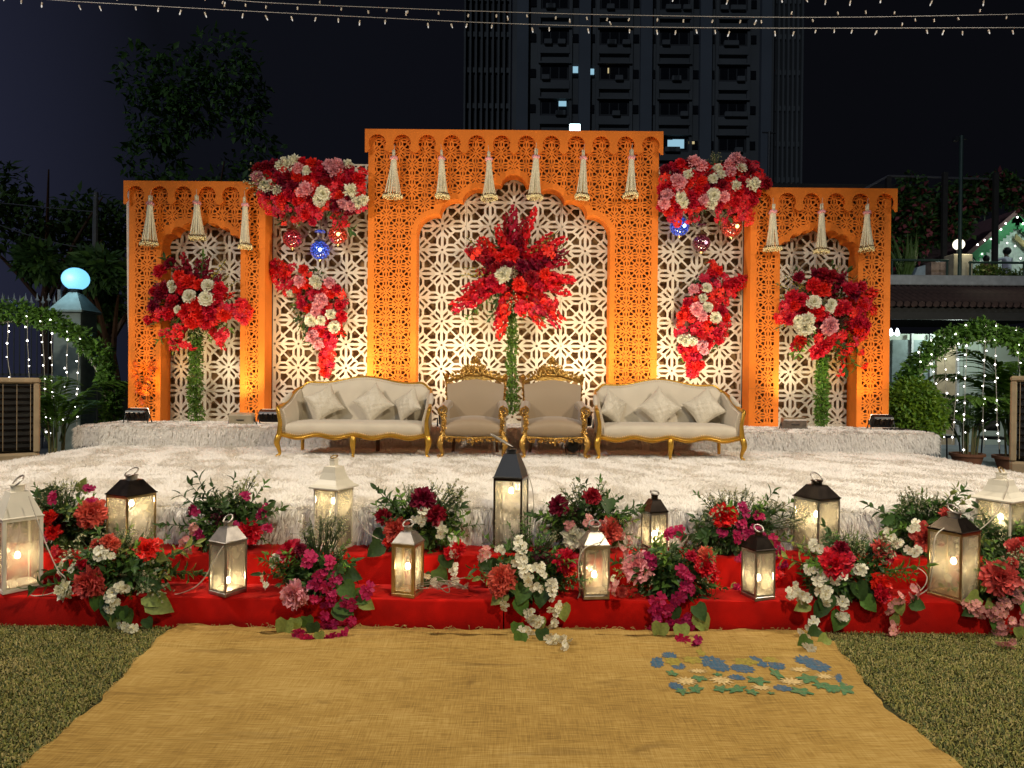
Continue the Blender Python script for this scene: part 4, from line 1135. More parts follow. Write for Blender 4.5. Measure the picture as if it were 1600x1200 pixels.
def glass_globe(px, py, rpx, m, lab, hot=None):
    Yg = YB - .22; p = at(px, py, Yg); R_ = rpx / ppm(Yg)
    r = thing('hanging_lantern', lab, 'hanging lantern', p, 0, 'mosaic glass globes hanging from the swags')
    b = MB(); b.lathe([(.25 * R_, -.98 * R_), (.62 * R_, -.80 * R_), (.92 * R_, -.42 * R_), (1.02 * R_, .02 * R_), (.92 * R_, .42 * R_), (.60 * R_, .74 * R_), (.42 * R_, .86 * R_)], 14, rot=Matrix.Identity(3)); b.build('globe', m, r, True)
    b = MB(); b.lathe([(.50 * R_, .84 * R_), (.66 * R_, .92 * R_), (.60 * R_, 1.0 * R_), (.25 * R_, 1.12 * R_), (.08 * R_, 1.45 * R_)], 12); b.build('cap', BRASS, r, 40)
    b = MB(); b.lathe([(.28 * R_, -.97 * R_), (.2 * R_, -1.1 * R_), (.05 * R_, -1.22 * R_)], 10); b.build('finial', BRASS, r, 40)
    b = MB(); b.tube([(0, 0, 1.4 * R_), (.01, .03, R_ * 3.6)], .006, 5); b.build('chain', BRASS, r)
    b = MB(); b.lathe([(.02, 1.5 * R_ + .05), (.55 * R_, 1.5 * R_ + .055), (.5 * R_, 1.5 * R_ + .075), (.02, 1.5 * R_ + .08)], 12); b.build('canopy_disc', m, r, 40)
    if hot:
        b = MB(); b.ball((.25 * R_, -.93 * R_, -.1 * R_), (.20 * R_, .1 * R_, .20 * R_), 8, 5); b.build('bulb', hot, r, True)
    return r
HB = lampmat('blue_white_glow', (.55, .75, 1.0), 4); HA = lampmat('amber_glow', (1.0, .55, .15), 5); HP = lampmat('pink_glow', (1.0, .45, .6), 1.6)
glass_globe(457, 373, 15, GR, 'ruby glass globe at the left below the left swag')
glass_globe(500, 391, 15, GB, 'blue glass globe glowing below the left swag', HB)
glass_globe(528, 367, 15, GA, 'amber red glass globe at the right below the left swag', HA)
glass_globe(1062, 354, 15, GB, 'blue glass globe tucked into the right swag', HB)
glass_globe(1096, 380, 14, GP, 'dark plum glass globe hanging lowest below the right swag', HP)
glass_globe(1143, 355, 16, GA, 'amber red glass globe glowing below the right swag', HA)
# ------------------------------------------------------------------ flower kit (unit size meshes, shared by all copies)
def petal(b, base, d, up, L_, W_, curl, rnd_, jag=.12, mi=0):
    d = d.normalized(); s = d.cross(up); s = s.normalized() if s.length > 1e-6 else Vector((1, 0, 0)); up = s.cross(d)
    vs = []
    for t_, w in ((0, .30), (.55, .85), (1, 1.0)):
        for u in (-1, -.33, .33, 1):
            j = rnd_.uniform(-jag, jag) * t_
            vs.append(base + d * (L_ * (t_ * (1 - .10 * abs(u) * (t_ > .9)) + j * (t_ > .9))) + s * (u * W_ * .5 * w) + up * (curl * t_ * t_ + rnd_.uniform(-jag, jag) * .55 * L_ * t_ + .06 * L_ * abs(u)))
    fs = [(r * 4 + k, r * 4 + k + 1, (r + 1) * 4 + k + 1, (r + 1) * 4 + k) for r in range(2) for k in range(3)]
    b.add(vs, fs, mi)

def carnation(name, m, seed, dense=1.0):
    rnd_ = random.Random(seed); b = MB()
    for th, n, L_ in ((98, 11, .98), (78, 11, 1.0), (58, 10, .96), (38, 8, .92), (20, 6, .88), (6, 3, .84)):
        n = int(n * dense)
        for k in range(n):
            a = 2 * PI * (k + rnd_.uniform(-.3, .3)) / n + th; t_ = rad(th + rnd_.uniform(-9, 9))
            d = Vector((math.sin(t_) * math.cos(a), math.sin(t_) * math.sin(a), math.cos(t_)))
            up = Vector((-math.cos(t_) * math.cos(a), -math.cos(t_) * math.sin(a), math.sin(t_)))
            petal(b, Vector((0, 0, -.12)), d, up, L_ * rnd_.uniform(.82, 1.05), .52, rnd_.uniform(-.12, .14), rnd_, .22)
    b.ball((0, 0, -.05), (.45, .45, .4), 8, 5)
    return b.mesh(name, m)
def chrys(name, m, seed, mc):
    rnd_ = random.Random(seed); b = MB()
    for th, n, L_ in ((92, 15, 1.0), (72, 14, .9), (52, 11, .72), (30, 7, .5)):
        for k in range(n):
            a = 2 * PI * k / n + th + rnd_.uniform(-.1, .1); t_ = rad(th + rnd_.uniform(-6, 6))
            d = Vector((math.sin(t_) * math.cos(a), math.sin(t_) * math.sin(a), math.cos(t_))); up = Vector((-math.cos(t_) * math.cos(a), -math.cos(t_) * math.sin(a), math.sin(t_)))
            petal(b, Vector((0, 0, -.05)), d, up, L_ * rnd_.uniform(.9, 1.05), .36, .14, rnd_, .04)
    b.ball((0, 0, .05), (.2, .2, .16), 8, 5, 1)
    return b.mesh(name, [m, mc])
def florets(name, m, seed, n=5, npet=5, r=.5, mc=None, spread=.62, wid=.62):
    """a loose cluster of small flowers"""
    rnd_ = random.Random(seed); b = MB()
    for k in range(n):
        a = 2 * PI * k / n + rnd_.uniform(-.4, .4); q = 0 if k == 0 else spread * rnd_.uniform(.7, 1.1)
        c = Vector((q * math.cos(a), q * math.sin(a), .25 - q * .35 + rnd_.uniform(-.1, .15)))
        ax = (c + Vector((rnd_.uniform(-.4, .4), rnd_.uniform(-.4, .4), .7))).normalized(); x = ax.orthogonal().normalized(); y = ax.cross(x)
        for i in range(npet):
            a2 = 2 * PI * i / npet + rnd_.uniform(-.15, .15); d = (x * math.cos(a2) + y * math.sin(a2)) * .9 + ax * rnd_.uniform(.2, .6)
            petal(b, c, d, ax, r * rnd_.uniform(.85, 1.15), r * wid * 1.35, -r * .12, rnd_, .06)
        if mc: b.octa(c + ax * r * .25, r * .14, 1)
    return b.mesh(name, [m, mc] if mc else m)
def spike(name, m, seed, n=30, w=.125, green=None):
    """gladiolus-like flower spike along +Z, length 1"""
    rnd_ = random.Random(seed); b = MB()
    b.tube([(0, 0, 0), (.01, 0, .5), (.0, .01, 1)], .008, 4, mi=1)
    for k in range(n):
        t_ = .12 + .88 * k / n; a = k * 2.4; q = w * (1.05 - .55 * t_ ** 2)
        c = Vector((.02 * math.cos(a), .02 * math.sin(a), t_)); out = Vector((math.cos(a), math.sin(a), .55)).normalized()
        x = out.orthogonal().normalized(); y = out.cross(x)
        for i in range(4):
            a2 = 2 * PI * i / 4 + k; d = out * .8 + (x * math.cos(a2) + y * math.sin(a2)) * .75
            petal(b, c + out * q * .15, d, out, q * rnd_.uniform(.75, 1.15), q * .85, 0, rnd_, .18)
    return b.mesh(name, [m, green or STEM])
def leaf_geo(b, base, d, up, L_, W_, mi=0, fold=.18, droop=.15):
    d = d.normalized(); s = d.cross(up); s = s.normalized() if s.length > 1e-6 else Vector((1, 0, 0)); up = s.cross(d)
    p = [base, base + d * L_ * .5 + up * fold * W_ * -.0, base + d * L_ - up * droop * L_]
    l1 = base + d * L_ * .30 - s * W_ * .42 + up * fold * W_; r1 = base + d * L_ * .30 + s * W_ * .42 + up * fold * W_
    l2 = base + d * L_ * .68 - s * W_ * .36 + up * (fold * W_ - droop * L_ * .4); r2 = base + d * L_ * .68 + s * W_ * .36 + up * (fold * W_ - droop * L_ * .4)
    b.add([p[0], l1, p[1], r1, l2, p[2], r2], [(0, 2, 1), (0, 3, 2), (1, 2, 4), (3, 6, 2), (2, 5, 4), (2, 6, 5)], mi)
def sprig(name, ml, seed, n=14, ll=.26, lw=.10, bare=.15):
    rnd_ = random.Random(seed); b = MB(); bend = rnd_.uniform(-.15, .15)
    pts = [Vector((bend * t_ * t_, .1 * bend * t_, t_)) for t_ in (0, .35, .7, 1)]
    b.tube(pts, [.014, .012, .009, .005], 5, mi=1)
    for k in range(n):
        t_ = bare + (1 - bare) * (k + .5) / n; a = k * 2.4 + rnd_.uniform(-.4, .4); c = Vector((bend * t_ * t_, .1 * bend * t_, t_))
        d = Vector((math.cos(a), math.sin(a), rnd_.uniform(.35, 1.0)))
        leaf_geo(b, c, d, Vector((0, 0, 1)), ll * rnd_.uniform(.75, 1.2) * (1.1 - .35 * t_), lw * rnd_.uniform(.8, 1.2))
    leaf_geo(b, pts[-1], Vector((rnd_.uniform(-.2, .2), .1, 1)), Vector((0, -1, 0)), ll * .7, lw * .7)
    return b.mesh(name, [ml, STEM])
def filler(name, md, seed, stems=7, dots=7, ds=.028, wide=.34, ml=None):
    """thin branching stems tipped with tiny blossoms, along +Z, length 1"""
    rnd_ = random.Random(seed); b = MB()
    for k in range(stems):
        a = rnd_.uniform(0, 6.28); w = wide * rnd_.uniform(.2, 1); top = Vector((w * math.cos(a), w * math.sin(a), rnd_.uniform(.72, 1.0)))
        mid = top * .55 + Vector((0, 0, .06)); b.tube([Vector((0, 0, 0)), mid, top], [.011, .009, .006], 4, mi=1)
        for j in range(dots):
            q = top + Vector((rnd_.gauss(0, .075), rnd_.gauss(0, .075), rnd_.gauss(0, .075) - .03)); b.tube([mid.lerp(top, .6), q], .004, 3, mi=1, caps=False)
            s_ = ds * rnd_.uniform(.7, 1.25)
            for i in range(3):
                b.octa(q + Vector((rnd_.uniform(-1, 1), rnd_.uniform(-1, 1), rnd_.uniform(-1, 1))) * s_ * .7, s_ * .75)
        if ml:
            for j in range(3): leaf_geo(b, mid.lerp(top, rnd_.uniform(-.6, .6)), Vector((rnd_.uniform(-1, 1), rnd_.uniform(-1, 1), .8)), Vector((0, 0, 1)), .14, .045, 1)
    return b.mesh(name, [md, STEM])
def heart(name, m, seed):
    rnd_ = random.Random(seed); b = MB()
    out = [(0, 0), (.32, -.10), (.5, .12), (.46, .42), (.26, .75), (0, 1.05)]
    vs = [(0, 0, 0), (0, .35, -.05), (0, .7, -.09), (0, 1.05, -.2)]
    for x, y in out[1:-1]: vs += [(x, y, .12 * x + .05 - .12 * y * y), (-x, y, .12 * x + .05 - .12 * y * y + rnd_.uniform(-.03, .03))]
    fs = [(0, 4, 1), (4, 6, 1), (6, 8, 1), (8, 2, 1), (8, 10, 2), (10, 3, 2), (0, 1, 5), (5, 1, 7), (7, 1, 9), (9, 1, 2), (9, 2, 11), (11, 2, 3)]
    b.add(vs, fs); return b.mesh(name, m, True)

P_BUD = leafmat('pale_bud', (.50, .50, .30), .6, .3)
P_SPIKE = leafmat('crimson_petal', (.72, .012, .013), .5, .25)
YCEN = mat('yellow_centre', (.55, .42, .08), .7)
KIT = {
    'R': ('red_carnation', [carnation('red_carnation', P_RED, i) for i in (1, 2, 3)]),
    'D': ('deep_red_carnation', [carnation('deep_red_carnation', P_DRED, i) for i in (4, 5)]),
    'C': ('coral_carnation', [carnation('coral_carnation', P_CORAL, i, 1.4) for i in (6, 7, 8)]),
    'P': ('pink_carnation', [carnation('pink_carnation', P_PINK, i, 1.2) for i in (9, 10)]),
    'V': ('cream_carnation', [carnation('cream_carnation', P_WHITE, i) for i in (11, 12)]),
    'O': ('cream_daisy', [chrys('cream_daisy', P_WHITE, i, YCEN) for i in (13, 14)]),
    'M': ('magenta_blossom', [florets('magenta_blossom', P_MAG, i, 4, 4, .62, None, .45, .7) for i in (15, 16, 17)]),
    'W': ('white_blossom', [florets('white_blossom', P_WHITE, i, 3, 5, .62, YCEN, .6) for i in (18, 19, 20)]),
    'K': ('pale_pink_blossom', [florets('pale_pink_blossom', P_PALE, i, 4, 5, .52, YCEN, .6) for i in (21, 22)]),
    'E': ('red_blossom', [florets('red_blossom', P_RED, i, 7, 4, .50, None, .65, .7) for i in (23, 24, 25)]),
    'F': ('maroon_filler', [filler('maroon_filler', P_MAR, i, 9, 12, .034, .5) for i in (26, 27)]),
    'B': ('white_filler', [filler('white_filler', P_BUD, i, 6, 6, .021, .30, LEAF2) for i in (28, 29, 30)]),
    'S': ('leaf_sprig', [sprig('leaf_sprig', LEAF, 31), sprig('leaf_sprig', LEAF2, 32, 18, .22, .08), sprig('leaf_sprig', LEAF, 33, 12, .30, .13), sprig('leaf_sprig', LEAF4, 34, 16, .22, .08)]),
    'J': ('bright_sprig', [sprig('bright_sprig', LEAF4, 35, 20, .20, .075), sprig('bright_sprig', LEAF3, 36, 12, .22, .10)]),
    'H': ('lime_leaf', [heart('lime_leaf', LEAF3, 37), heart('lime_leaf', LEAF3, 38)]),
    'G': ('broad_leaf', [heart('broad_leaf', LEAF, 39), heart('broad_leaf', LEAF2, 40)]),
    'L': ('flower_spike', [spike('flower_spike', P_SPIKE, i) for i in (41, 42, 43)]),
    'X': ('flower_spike', [spike('flower_spike', P_DRED, i) for i in (44, 45)]),
    'Z': ('flower_spike', [spike('flower_spike', P_RED, i) for i in (48, 49)]),
    'Y': ('yellow_spray', [spike('yellow_spray', P_YEL, i, 26, .045) for i in (46, 47)]),
}
STEMMY = 'FBSJLXYZ'

def leafmass(name, parent, off, ells, n, ll, lw, mats, seed, outward=.7):
    """leaf blades filling ellipsoids [(centre, radii, share)]"""
    rs = np.random.RandomState(seed); Vs = []; tot = sum(e_[2] for e_ in ells)
    Ps = []; Ns = []
    for c, r_, sh in ells:
        k = int(n * sh / tot); d = rs.normal(0, 1, (k, 3)); d /= np.linalg.norm(d, axis=1)[:, None]
        q = rs.uniform(.25, 1, k) ** .45
        Ps.append(np.array(c) + d * q[:, None] * np.array(r_)); Ns.append(d)
    P = np.concatenate(Ps); D = np.concatenate(Ns); k = len(P)
    d = D * outward + rs.normal(0, .6, (k, 3)); d[:, 2] -= .15; d /= np.linalg.norm(d, axis=1)[:, None]
    up = rs.normal(0, .5, (k, 3)) + np.array([0, -.5, .9]); s = np.cross(d, up); s /= np.linalg.norm(s, axis=1)[:, None] + 1e-9; u2 = np.cross(s, d)
    l = ll * rs.uniform(.6, 1.3, k)[:, None]; w = lw * rs.uniform(.6, 1.3, k)[:, None]
    V = np.stack([P, P + d * l * .45 - s * w * .5 + u2 * w * .15, P + d * l - u2 * l * .12, P + d * l * .45 + s * w * .5 + u2 * w * .15, P + d * l * .5], 1).reshape(-1, 3) - np.array(off)
    i = np.arange(k)[:, None] * 5
    T = np.concatenate([i + np.array([[0, 4, 1]]), i + np.array([[4, 2, 1]]), i + np.array([[0, 3, 4]]), i + np.array([[4, 3, 2]])], 0)
    me = npmesh(name, V, T, mats)
    mi = rs.randint(0, len(mats), k); me.polygons.foreach_set('material_index', np.tile(mi, 4).astype(np.int32)); me.update()
    return link(name, me, parent, 'stuff')

def put(kind, root, pos, d, size, rnd_):
    name, ms = KIT[kind]; o = link(name, rnd_.choice(ms), root)
    o.location = Vector(pos) - root.location; o.rotation_mode = 'QUATERNION'
    d = Vector(d).normalized()
    if kind in 'HG':                                   # leaf: length along local Y, face up/out
        qx = Vector((0, -1, .35)); y = d; z = (qx - y * qx.dot(y)); z = z.normalized() if z.length > .05 else y.orthogonal().normalized(); x = y.cross(z)
        M_ = Matrix((x, y, z)).transposed(); o.rotation_quaternion = M_.to_quaternion()
    else:
        o.rotation_quaternion = d.to_track_quat('Z', 'Y') @ Matrix.Rotation(rnd_.uniform(0, 6.28), 3, 'Z').to_quaternion()
    o.scale = (size,) * 3 if kind not in STEMMY else (size * rnd_.uniform(.85, 1.15), size * rnd_.uniform(.85, 1.15), size)
    return o

# ------------------------------------------------------------------ flower arrangements on the steps
def arrangement(label, cpx, cpy, rx, rz, Yc, zbase, blooms, seed, nsprig=16, ry=.19, sizes=1.0, nleaf=520):
    rnd_ = random.Random(seed); c = at(cpx, cpy, Yc); RX, RZ = rx / ppm(Yc), rz / ppm(Yc)
    root = thing('flower_arrangement', label, 'flower arrangement', (c.x, Yc, zbase), 0, 'flower arrangements on the red steps')
    front = zbase < ZS2 - .05
    yface = (Y1 if front else Y2) - .045
    leafmass('foliage', root, root.location, [(tuple(c), (RX * .82, ry * .8, RZ * .72), 1.0), ((c.x, c.y, zbase + RZ * .35), (RX * .7, ry * .7, RZ * .4), .5)], nleaf, .075, .032, [LEAF, LEAF, LEAF2], seed)
    b = MB(); b.lathe([(.05, 0), (.085, .02), (.09, .07), (.07, .10)], 12); b.build('floral_foam_bowl', STEM, root, 40)
    def locate(px, py, k=1.0):
        q = at(px, py, Yc); e2 = ((q.x - c.x) / (RX * 1.05)) ** 2 + ((q.z - c.z) / (RZ * 1.05)) ** 2
        y = Yc - ry * math.sqrt(max(.06, 1 - e2)) * k
        if q.z < zbase + .05: y = min(y, yface)
        q = at(px, py, y)
        if q.z < .05 and front: q = onz(px, py, .05)
        return q
    for it in blooms:
        kd, px, py = it[0], it[1], it[2]; rp_ = it[3] if len(it) > 3 else {'M': 10, 'W': 11, 'K': 10, 'H': 13, 'G': 14, 'E': 10}.get(kd, 14)
        if kd in STEMMY:
            ang = it[4] if len(it) > 4 else None
            tip = at(px, py, Yc - ry * (.15 + .35 * rnd_.random())); 
            if tip.z < zbase: tip = at(px, py, yface)
            st = Vector((c.x + (tip.x - c.x) * .35, Yc - ry * .2, c.z + (tip.z - c.z) * .25))
            if len(it) > 3: 
                dd = (tip - st).normalized(); st = tip - dd * (it[3] / ppm(Yc))
            put(kd, root, st, tip - st, (tip - st).length, rnd_); continue
        q = locate(px, py); d = Vector(((q.x - c.x) / RX * .7, -1.0, (q.z - c.z) / RZ * .6 + .25))
        if kd in 'HG':
            d = Vector(((q.x - c.x) * 2 + rnd_.uniform(-.3, .3), -.15, (q.z - c.z) * 2 - .2 + rnd_.uniform(-.3, .3)))
            s_ = rp_ * 1.9 / ppm(q.y); q = q - d.normalized() * s_ * .5
        else: s_ = rp_ * 1.08 / ppm(q.y)
        put(kd, root, q, d, s_, rnd_)
    for k in range(nsprig):
        a = rnd_.uniform(-.25, PI + .25); el = rnd_.uniform(-.9, .25)
        d = Vector((math.cos(a), el, math.sin(a) * .9 + .1)).normalized(); ln = rnd_.uniform(.8, 1.35)
        L_ = Vector((d.x * RX, d.y * ry * 1.2, d.z * RZ)).length * ln
        put(rnd_.choice('SSSB' if k % 3 else 'SJ'), root, c + Vector((d.x * RX * .15, -.02, -.02)), d, max(.12, L_) if True else 0, rnd_)
    return root

Yb_, Yf_ = 4.84, 4.50
A = arrangement
A('flower arrangement with one coral carnation behind the big white lantern', 105, 820, 62, 62, Yb_, ZS2, [('C', 142, 802, 22), ('R', 77, 808, 11), ('M', 85, 778, 12), ('M', 139, 763, 9), ('M', 143, 786, 9), ('R', 83, 832, 12), ('M', 70, 838), ('E', 90, 862, 10),
  ('F', 105, 798, 50), ('F', 92, 800, 45), ('F', 118, 800, 40), ('H', 130, 758, 12), ('B', 112, 748, 70), ('B', 88, 748, 70), ('B', 102, 758, 60), ('G', 72, 775, 18), ('G', 60, 790, 16), ('S', 55, 760), ('S', 50, 785), ('J', 58, 765), ('G', 150, 870), ('R', 75, 902, 13), ('R', 71, 918, 12), ('G', 50, 925, 16), ('D', 62, 922, 10), ('M', 95, 905, 9)], 101)
A('flower arrangement with a red carnation right of the dark-roofed lantern', 355, 815, 72, 62, Yb_, ZS2, [('R', 389, 832, 20), ('M', 305, 797, 12), ('M', 312, 835, 11), ('K', 288, 846, 11), ('K', 302, 826, 10), ('K', 295, 860, 9), ('M', 383, 776, 9), ('M', 364, 824, 11), ('F', 340, 800, 50), ('F', 357, 798, 50), ('F', 350, 815, 45),
  ('B', 372, 758, 60), ('B', 386, 760, 55), ('B', 345, 778, 50), ('B', 350, 765, 50), ('B', 360, 775, 40), ('M', 413, 797, 10), ('M', 417, 826, 9), ('M', 408, 805, 8), ('S', 430, 800), ('S', 425, 850), ('S', 285, 830), ('W', 290, 862, 8), ('E', 318, 900, 12), ('M', 315, 915, 8)], 102)
A('flower arrangement with a deep red top bloom left of the tall black lantern', 655, 825, 70, 66, Yb_, ZS2, [('D', 661, 779, 20), ('D', 680, 803, 16), ('C', 618, 827, 19), ('D', 598, 808, 13), ('R', 608, 845, 10), ('W', 660, 800, 13), ('W', 655, 812, 11), ('W', 690, 828, 13), ('W', 708, 847, 13), ('W', 707, 863, 12), ('R', 717, 857, 12), ('R', 703, 865, 10), ('G', 590, 840, 13), ('G', 585, 860, 15),
  ('B', 632, 760, 70), ('B', 645, 757, 65), ('B', 700, 757, 80), ('B', 718, 760, 80), ('B', 728, 770, 70), ('S', 722, 800), ('S', 728, 838), ('S', 585, 800), ('W', 706, 890, 12), ('W', 708, 905, 11), ('W', 724, 913, 11), ('W', 668, 898, 9), ('W', 678, 912, 11), ('W', 655, 925, 11), ('G', 700, 878), ('G', 665, 910), ('G', 690, 900), ('W', 670, 925, 10)], 103)
A('flower arrangement with ruby, coral and ivory carnations right of the tall black lantern', 918, 815, 72, 58, Yb_, ZS2, [('D', 872, 790, 16), ('D', 926, 776, 14), ('C', 952, 829, 20), ('V', 896, 840, 18), ('K', 890, 822, 10), ('K', 922, 815, 12), ('K', 940, 818, 11), ('B', 885, 790, 40), ('F', 890, 800, 30), ('F', 900, 795, 30),
  ('S', 905, 752, 60), ('S', 917, 757, 60), ('S', 940, 765, 50), ('B', 942, 758, 60), ('S', 962, 775, 50), ('G', 950, 790, 13), ('B', 865, 830, 30), ('S', 850, 785), ('R', 885, 875, 8), ('K', 980, 845, 10), ('K', 975, 862, 10), ('K', 970, 835, 9), ('E', 945, 850, 9), ('S', 995, 840)], 104, 20)
A('flower arrangement of magenta blooms and a speckled red carnation behind the small square lantern', 1145, 830, 78, 58, Yb_, ZS2, [('R', 1132, 806, 20), ('V', 1140, 812, 9), ('M', 1160, 797, 13), ('M', 1158, 818, 10), ('M', 1168, 835, 11), ('M', 1185, 808, 10), ('M', 1208, 845, 12), ('M', 1215, 860, 11), ('M', 1205, 868, 11), ('M', 1155, 870, 9), ('M', 1150, 838, 11), ('M', 1128, 832, 9), ('M', 1180, 828, 10), ('M', 1190, 840, 10),
  ('B', 1108, 850, 35), ('B', 1100, 838, 45), ('B', 1110, 868, 35), ('B', 1118, 855, 35), ('B', 1115, 768, 70), ('B', 1130, 770, 60), ('B', 1147, 765, 60), ('S', 1095, 768, 60), ('S', 1185, 790, 40), ('G', 1192, 805), ('E', 1215, 902, 14), ('M', 1222, 880, 11), ('M', 1062, 832, 12), ('M', 1046, 832, 11), ('H', 1150, 925, 12), ('M', 1152, 918, 9), ('S', 1080, 880)], 105)
A('flower arrangement with coral blooms under tall white filler behind the dark-roofed right lantern', 1443, 825, 66, 62, Yb_, ZS2, [('C', 1447, 840, 21), ('W', 1393, 838, 14), ('W', 1388, 845, 11), ('W', 1430, 824, 11), ('W', 1428, 863, 12), ('C', 1478, 803, 10), ('C', 1482, 830, 10), ('B', 1452, 768, 75), ('B', 1464, 772, 70), ('B', 1474, 778, 60), ('B', 1445, 775, 70), ('B', 1460, 785, 60), ('B', 1418, 766, 80), ('B', 1413, 775, 60), ('S', 1400, 802, 40), ('S', 1395, 815), ('S', 1500, 800), ('B', 1500, 800, 50), ('G', 1388, 815, 12), ('W', 1400, 850, 10), ('S', 1505, 815), ('C', 1478, 845, 9)], 106)
A('flower arrangement with white filler at the far right behind the front pink bouquet', 1572, 850, 60, 52, Yb_, ZS2, [('B', 1538, 830, 60), ('B', 1550, 832, 60), ('B', 1562, 828, 60), ('B', 1530, 845, 50), ('B', 1590, 818, 60), ('B', 1600, 822, 60), ('S', 1527, 815, 60), ('S', 1535, 822, 50), ('C', 1588, 858, 15), ('R', 1600, 850, 12), ('S', 1612, 820), ('K', 1575, 878, 11), ('F', 1570, 855, 30)], 107)
# front row
A('flower arrangement with a big coral carnation and white blossoms on the left lower step', 190, 890, 88, 62, Yf_, ZS1, [('C', 141, 911, 24), ('R', 229, 857, 18), ('C', 170, 846, 12), ('C', 152, 850, 10), ('C', 178, 850, 10), ('W', 158, 862, 14), ('W', 168, 868, 10), ('W', 104, 882, 14), ('W', 98, 890, 10), ('V', 100, 922, 15), ('W', 115, 890, 9), ('W', 190, 916, 13), ('W', 175, 932, 14), ('W', 185, 920, 9), ('H', 240, 938, 15), ('H', 252, 946, 20), ('B', 195, 838, 50), ('B', 190, 860, 35), ('B', 200, 868, 30), ('B', 182, 876, 30), ('B', 196, 828, 50), ('B', 210, 838, 40), ('J', 205, 818, 50), ('J', 240, 830, 40), ('S', 265, 845, 50), ('S', 275, 865, 50), ('J', 255, 868, 20), ('H', 255, 872, 9),
  ('G', 120, 898), ('J', 130, 885, 30), ('G', 235, 905, 14), ('G', 240, 915, 14), ('G', 165, 940, 14), ('G', 172, 958, 16), ('W', 196, 975, 11), ('W', 203, 981, 12), ('H', 178, 972, 13), ('G', 190, 960, 13), ('G', 200, 965, 12), ('W', 170, 950, 10), ('E', 245, 848, 8), ('R', 128, 880, 9), ('G', 150, 942, 14), ('J', 205, 935, 25), ('G', 232, 975, 10)], 201, 18)
A('flower arrangement of magenta blooms with one pink carnation on the lower step', 500, 895, 66, 58, Yf_, ZS1, [('P', 460, 930, 22), ('R', 453, 860, 18), ('D', 470, 858, 10), ('W', 432, 874, 12), ('W', 414, 903, 9), ('W', 416, 913, 8), ('M', 483, 873, 14), ('M', 480, 882, 10), ('M', 514, 879, 12), ('M', 500, 897, 12), ('M', 522, 904, 12), ('M', 493, 915, 13), ('M', 506, 918, 12), ('M', 493, 934, 10), ('M', 516, 932, 13), ('M', 512, 942, 11), ('M', 573, 923, 14), ('M', 552, 943, 12), ('M', 540, 940, 10), ('M', 510, 965, 13), ('M', 517, 978, 13), ('M', 505, 974, 11), ('M', 470, 990, 13), ('M', 482, 994, 14), ('M', 515, 993, 11), ('M', 533, 988, 12), ('M', 540, 968, 11), ('M', 550, 972, 11),
  ('F', 455, 872, 35), ('F', 462, 868, 35), ('F', 472, 866, 35), ('F', 492, 905, 30), ('B', 490, 812, 75), ('B', 498, 818, 70), ('B', 522, 800, 75), ('B', 530, 805, 75), ('B', 540, 812, 60), ('B', 525, 850, 45), ('B', 535, 855, 40), ('J', 545, 845, 40), ('J', 450, 895, 35), ('S', 440, 900, 40), ('H', 443, 984, 16), ('H', 462, 978, 12), ('G', 540, 950, 16), ('G', 565, 935, 14), ('H', 575, 945, 12), ('G', 545, 925, 16), ('H', 500, 996, 9), ('G', 535, 960, 15), ('G', 552, 900, 14), ('G', 525, 890, 14), ('G', 480, 975, 12), ('G', 490, 985, 12)], 202)
A('flower arrangement with cascading white blossoms and a coral carnation at the middle of the steps', 825, 895, 68, 66, Yf_, ZS1, [('C', 784, 905, 22), ('C', 778, 918, 14), ('R', 884, 876, 20), ('R', 888, 886, 14), ('W', 810, 850, 13), ('W', 816, 862, 13), ('W', 812, 874, 12), ('W', 820, 890, 12), ('W', 825, 902, 13), ('W', 842, 889, 11), ('W', 846, 896, 9), ('W', 858, 912, 12), ('W', 860, 924, 13), ('W', 869, 945, 14), ('W', 866, 955, 11), ('W', 838, 915, 11), ('W', 833, 962, 14), ('W', 838, 972, 12), ('W', 825, 958, 11), ('W', 830, 985, 12), ('W', 820, 990, 12), ('W', 856, 990, 13), ('W', 862, 1000, 12), ('W', 872, 997, 13), ('W', 884, 999, 13), ('W', 880, 1008, 10), ('W', 790, 942, 12), ('W', 763, 868, 10), ('W', 783, 858, 9), ('K', 757, 864, 13), ('W', 862, 975, 11),
  ('H', 880, 958, 14), ('H', 778, 935, 14), ('G', 762, 885, 15), ('F', 850, 858, 40), ('F', 846, 866, 35), ('F', 856, 870, 30), ('J', 815, 815, 45), ('J', 828, 812, 50), ('J', 845, 820, 45), ('S', 800, 818, 50), ('S', 820, 808, 60), ('J', 860, 840, 40), ('B', 862, 830, 40), ('B', 866, 838, 40), ('J', 885, 925, 40), ('J', 893, 915, 40), ('J', 905, 895, 30), ('G', 800, 915), ('G', 815, 930, 16), ('G', 845, 935, 15), ('G', 808, 985, 12), ('G', 812, 1000, 12), ('H', 845, 975, 10), ('G', 848, 995, 12), ('G', 815, 950, 14), ('S', 765, 915), ('S', 752, 905)], 203)
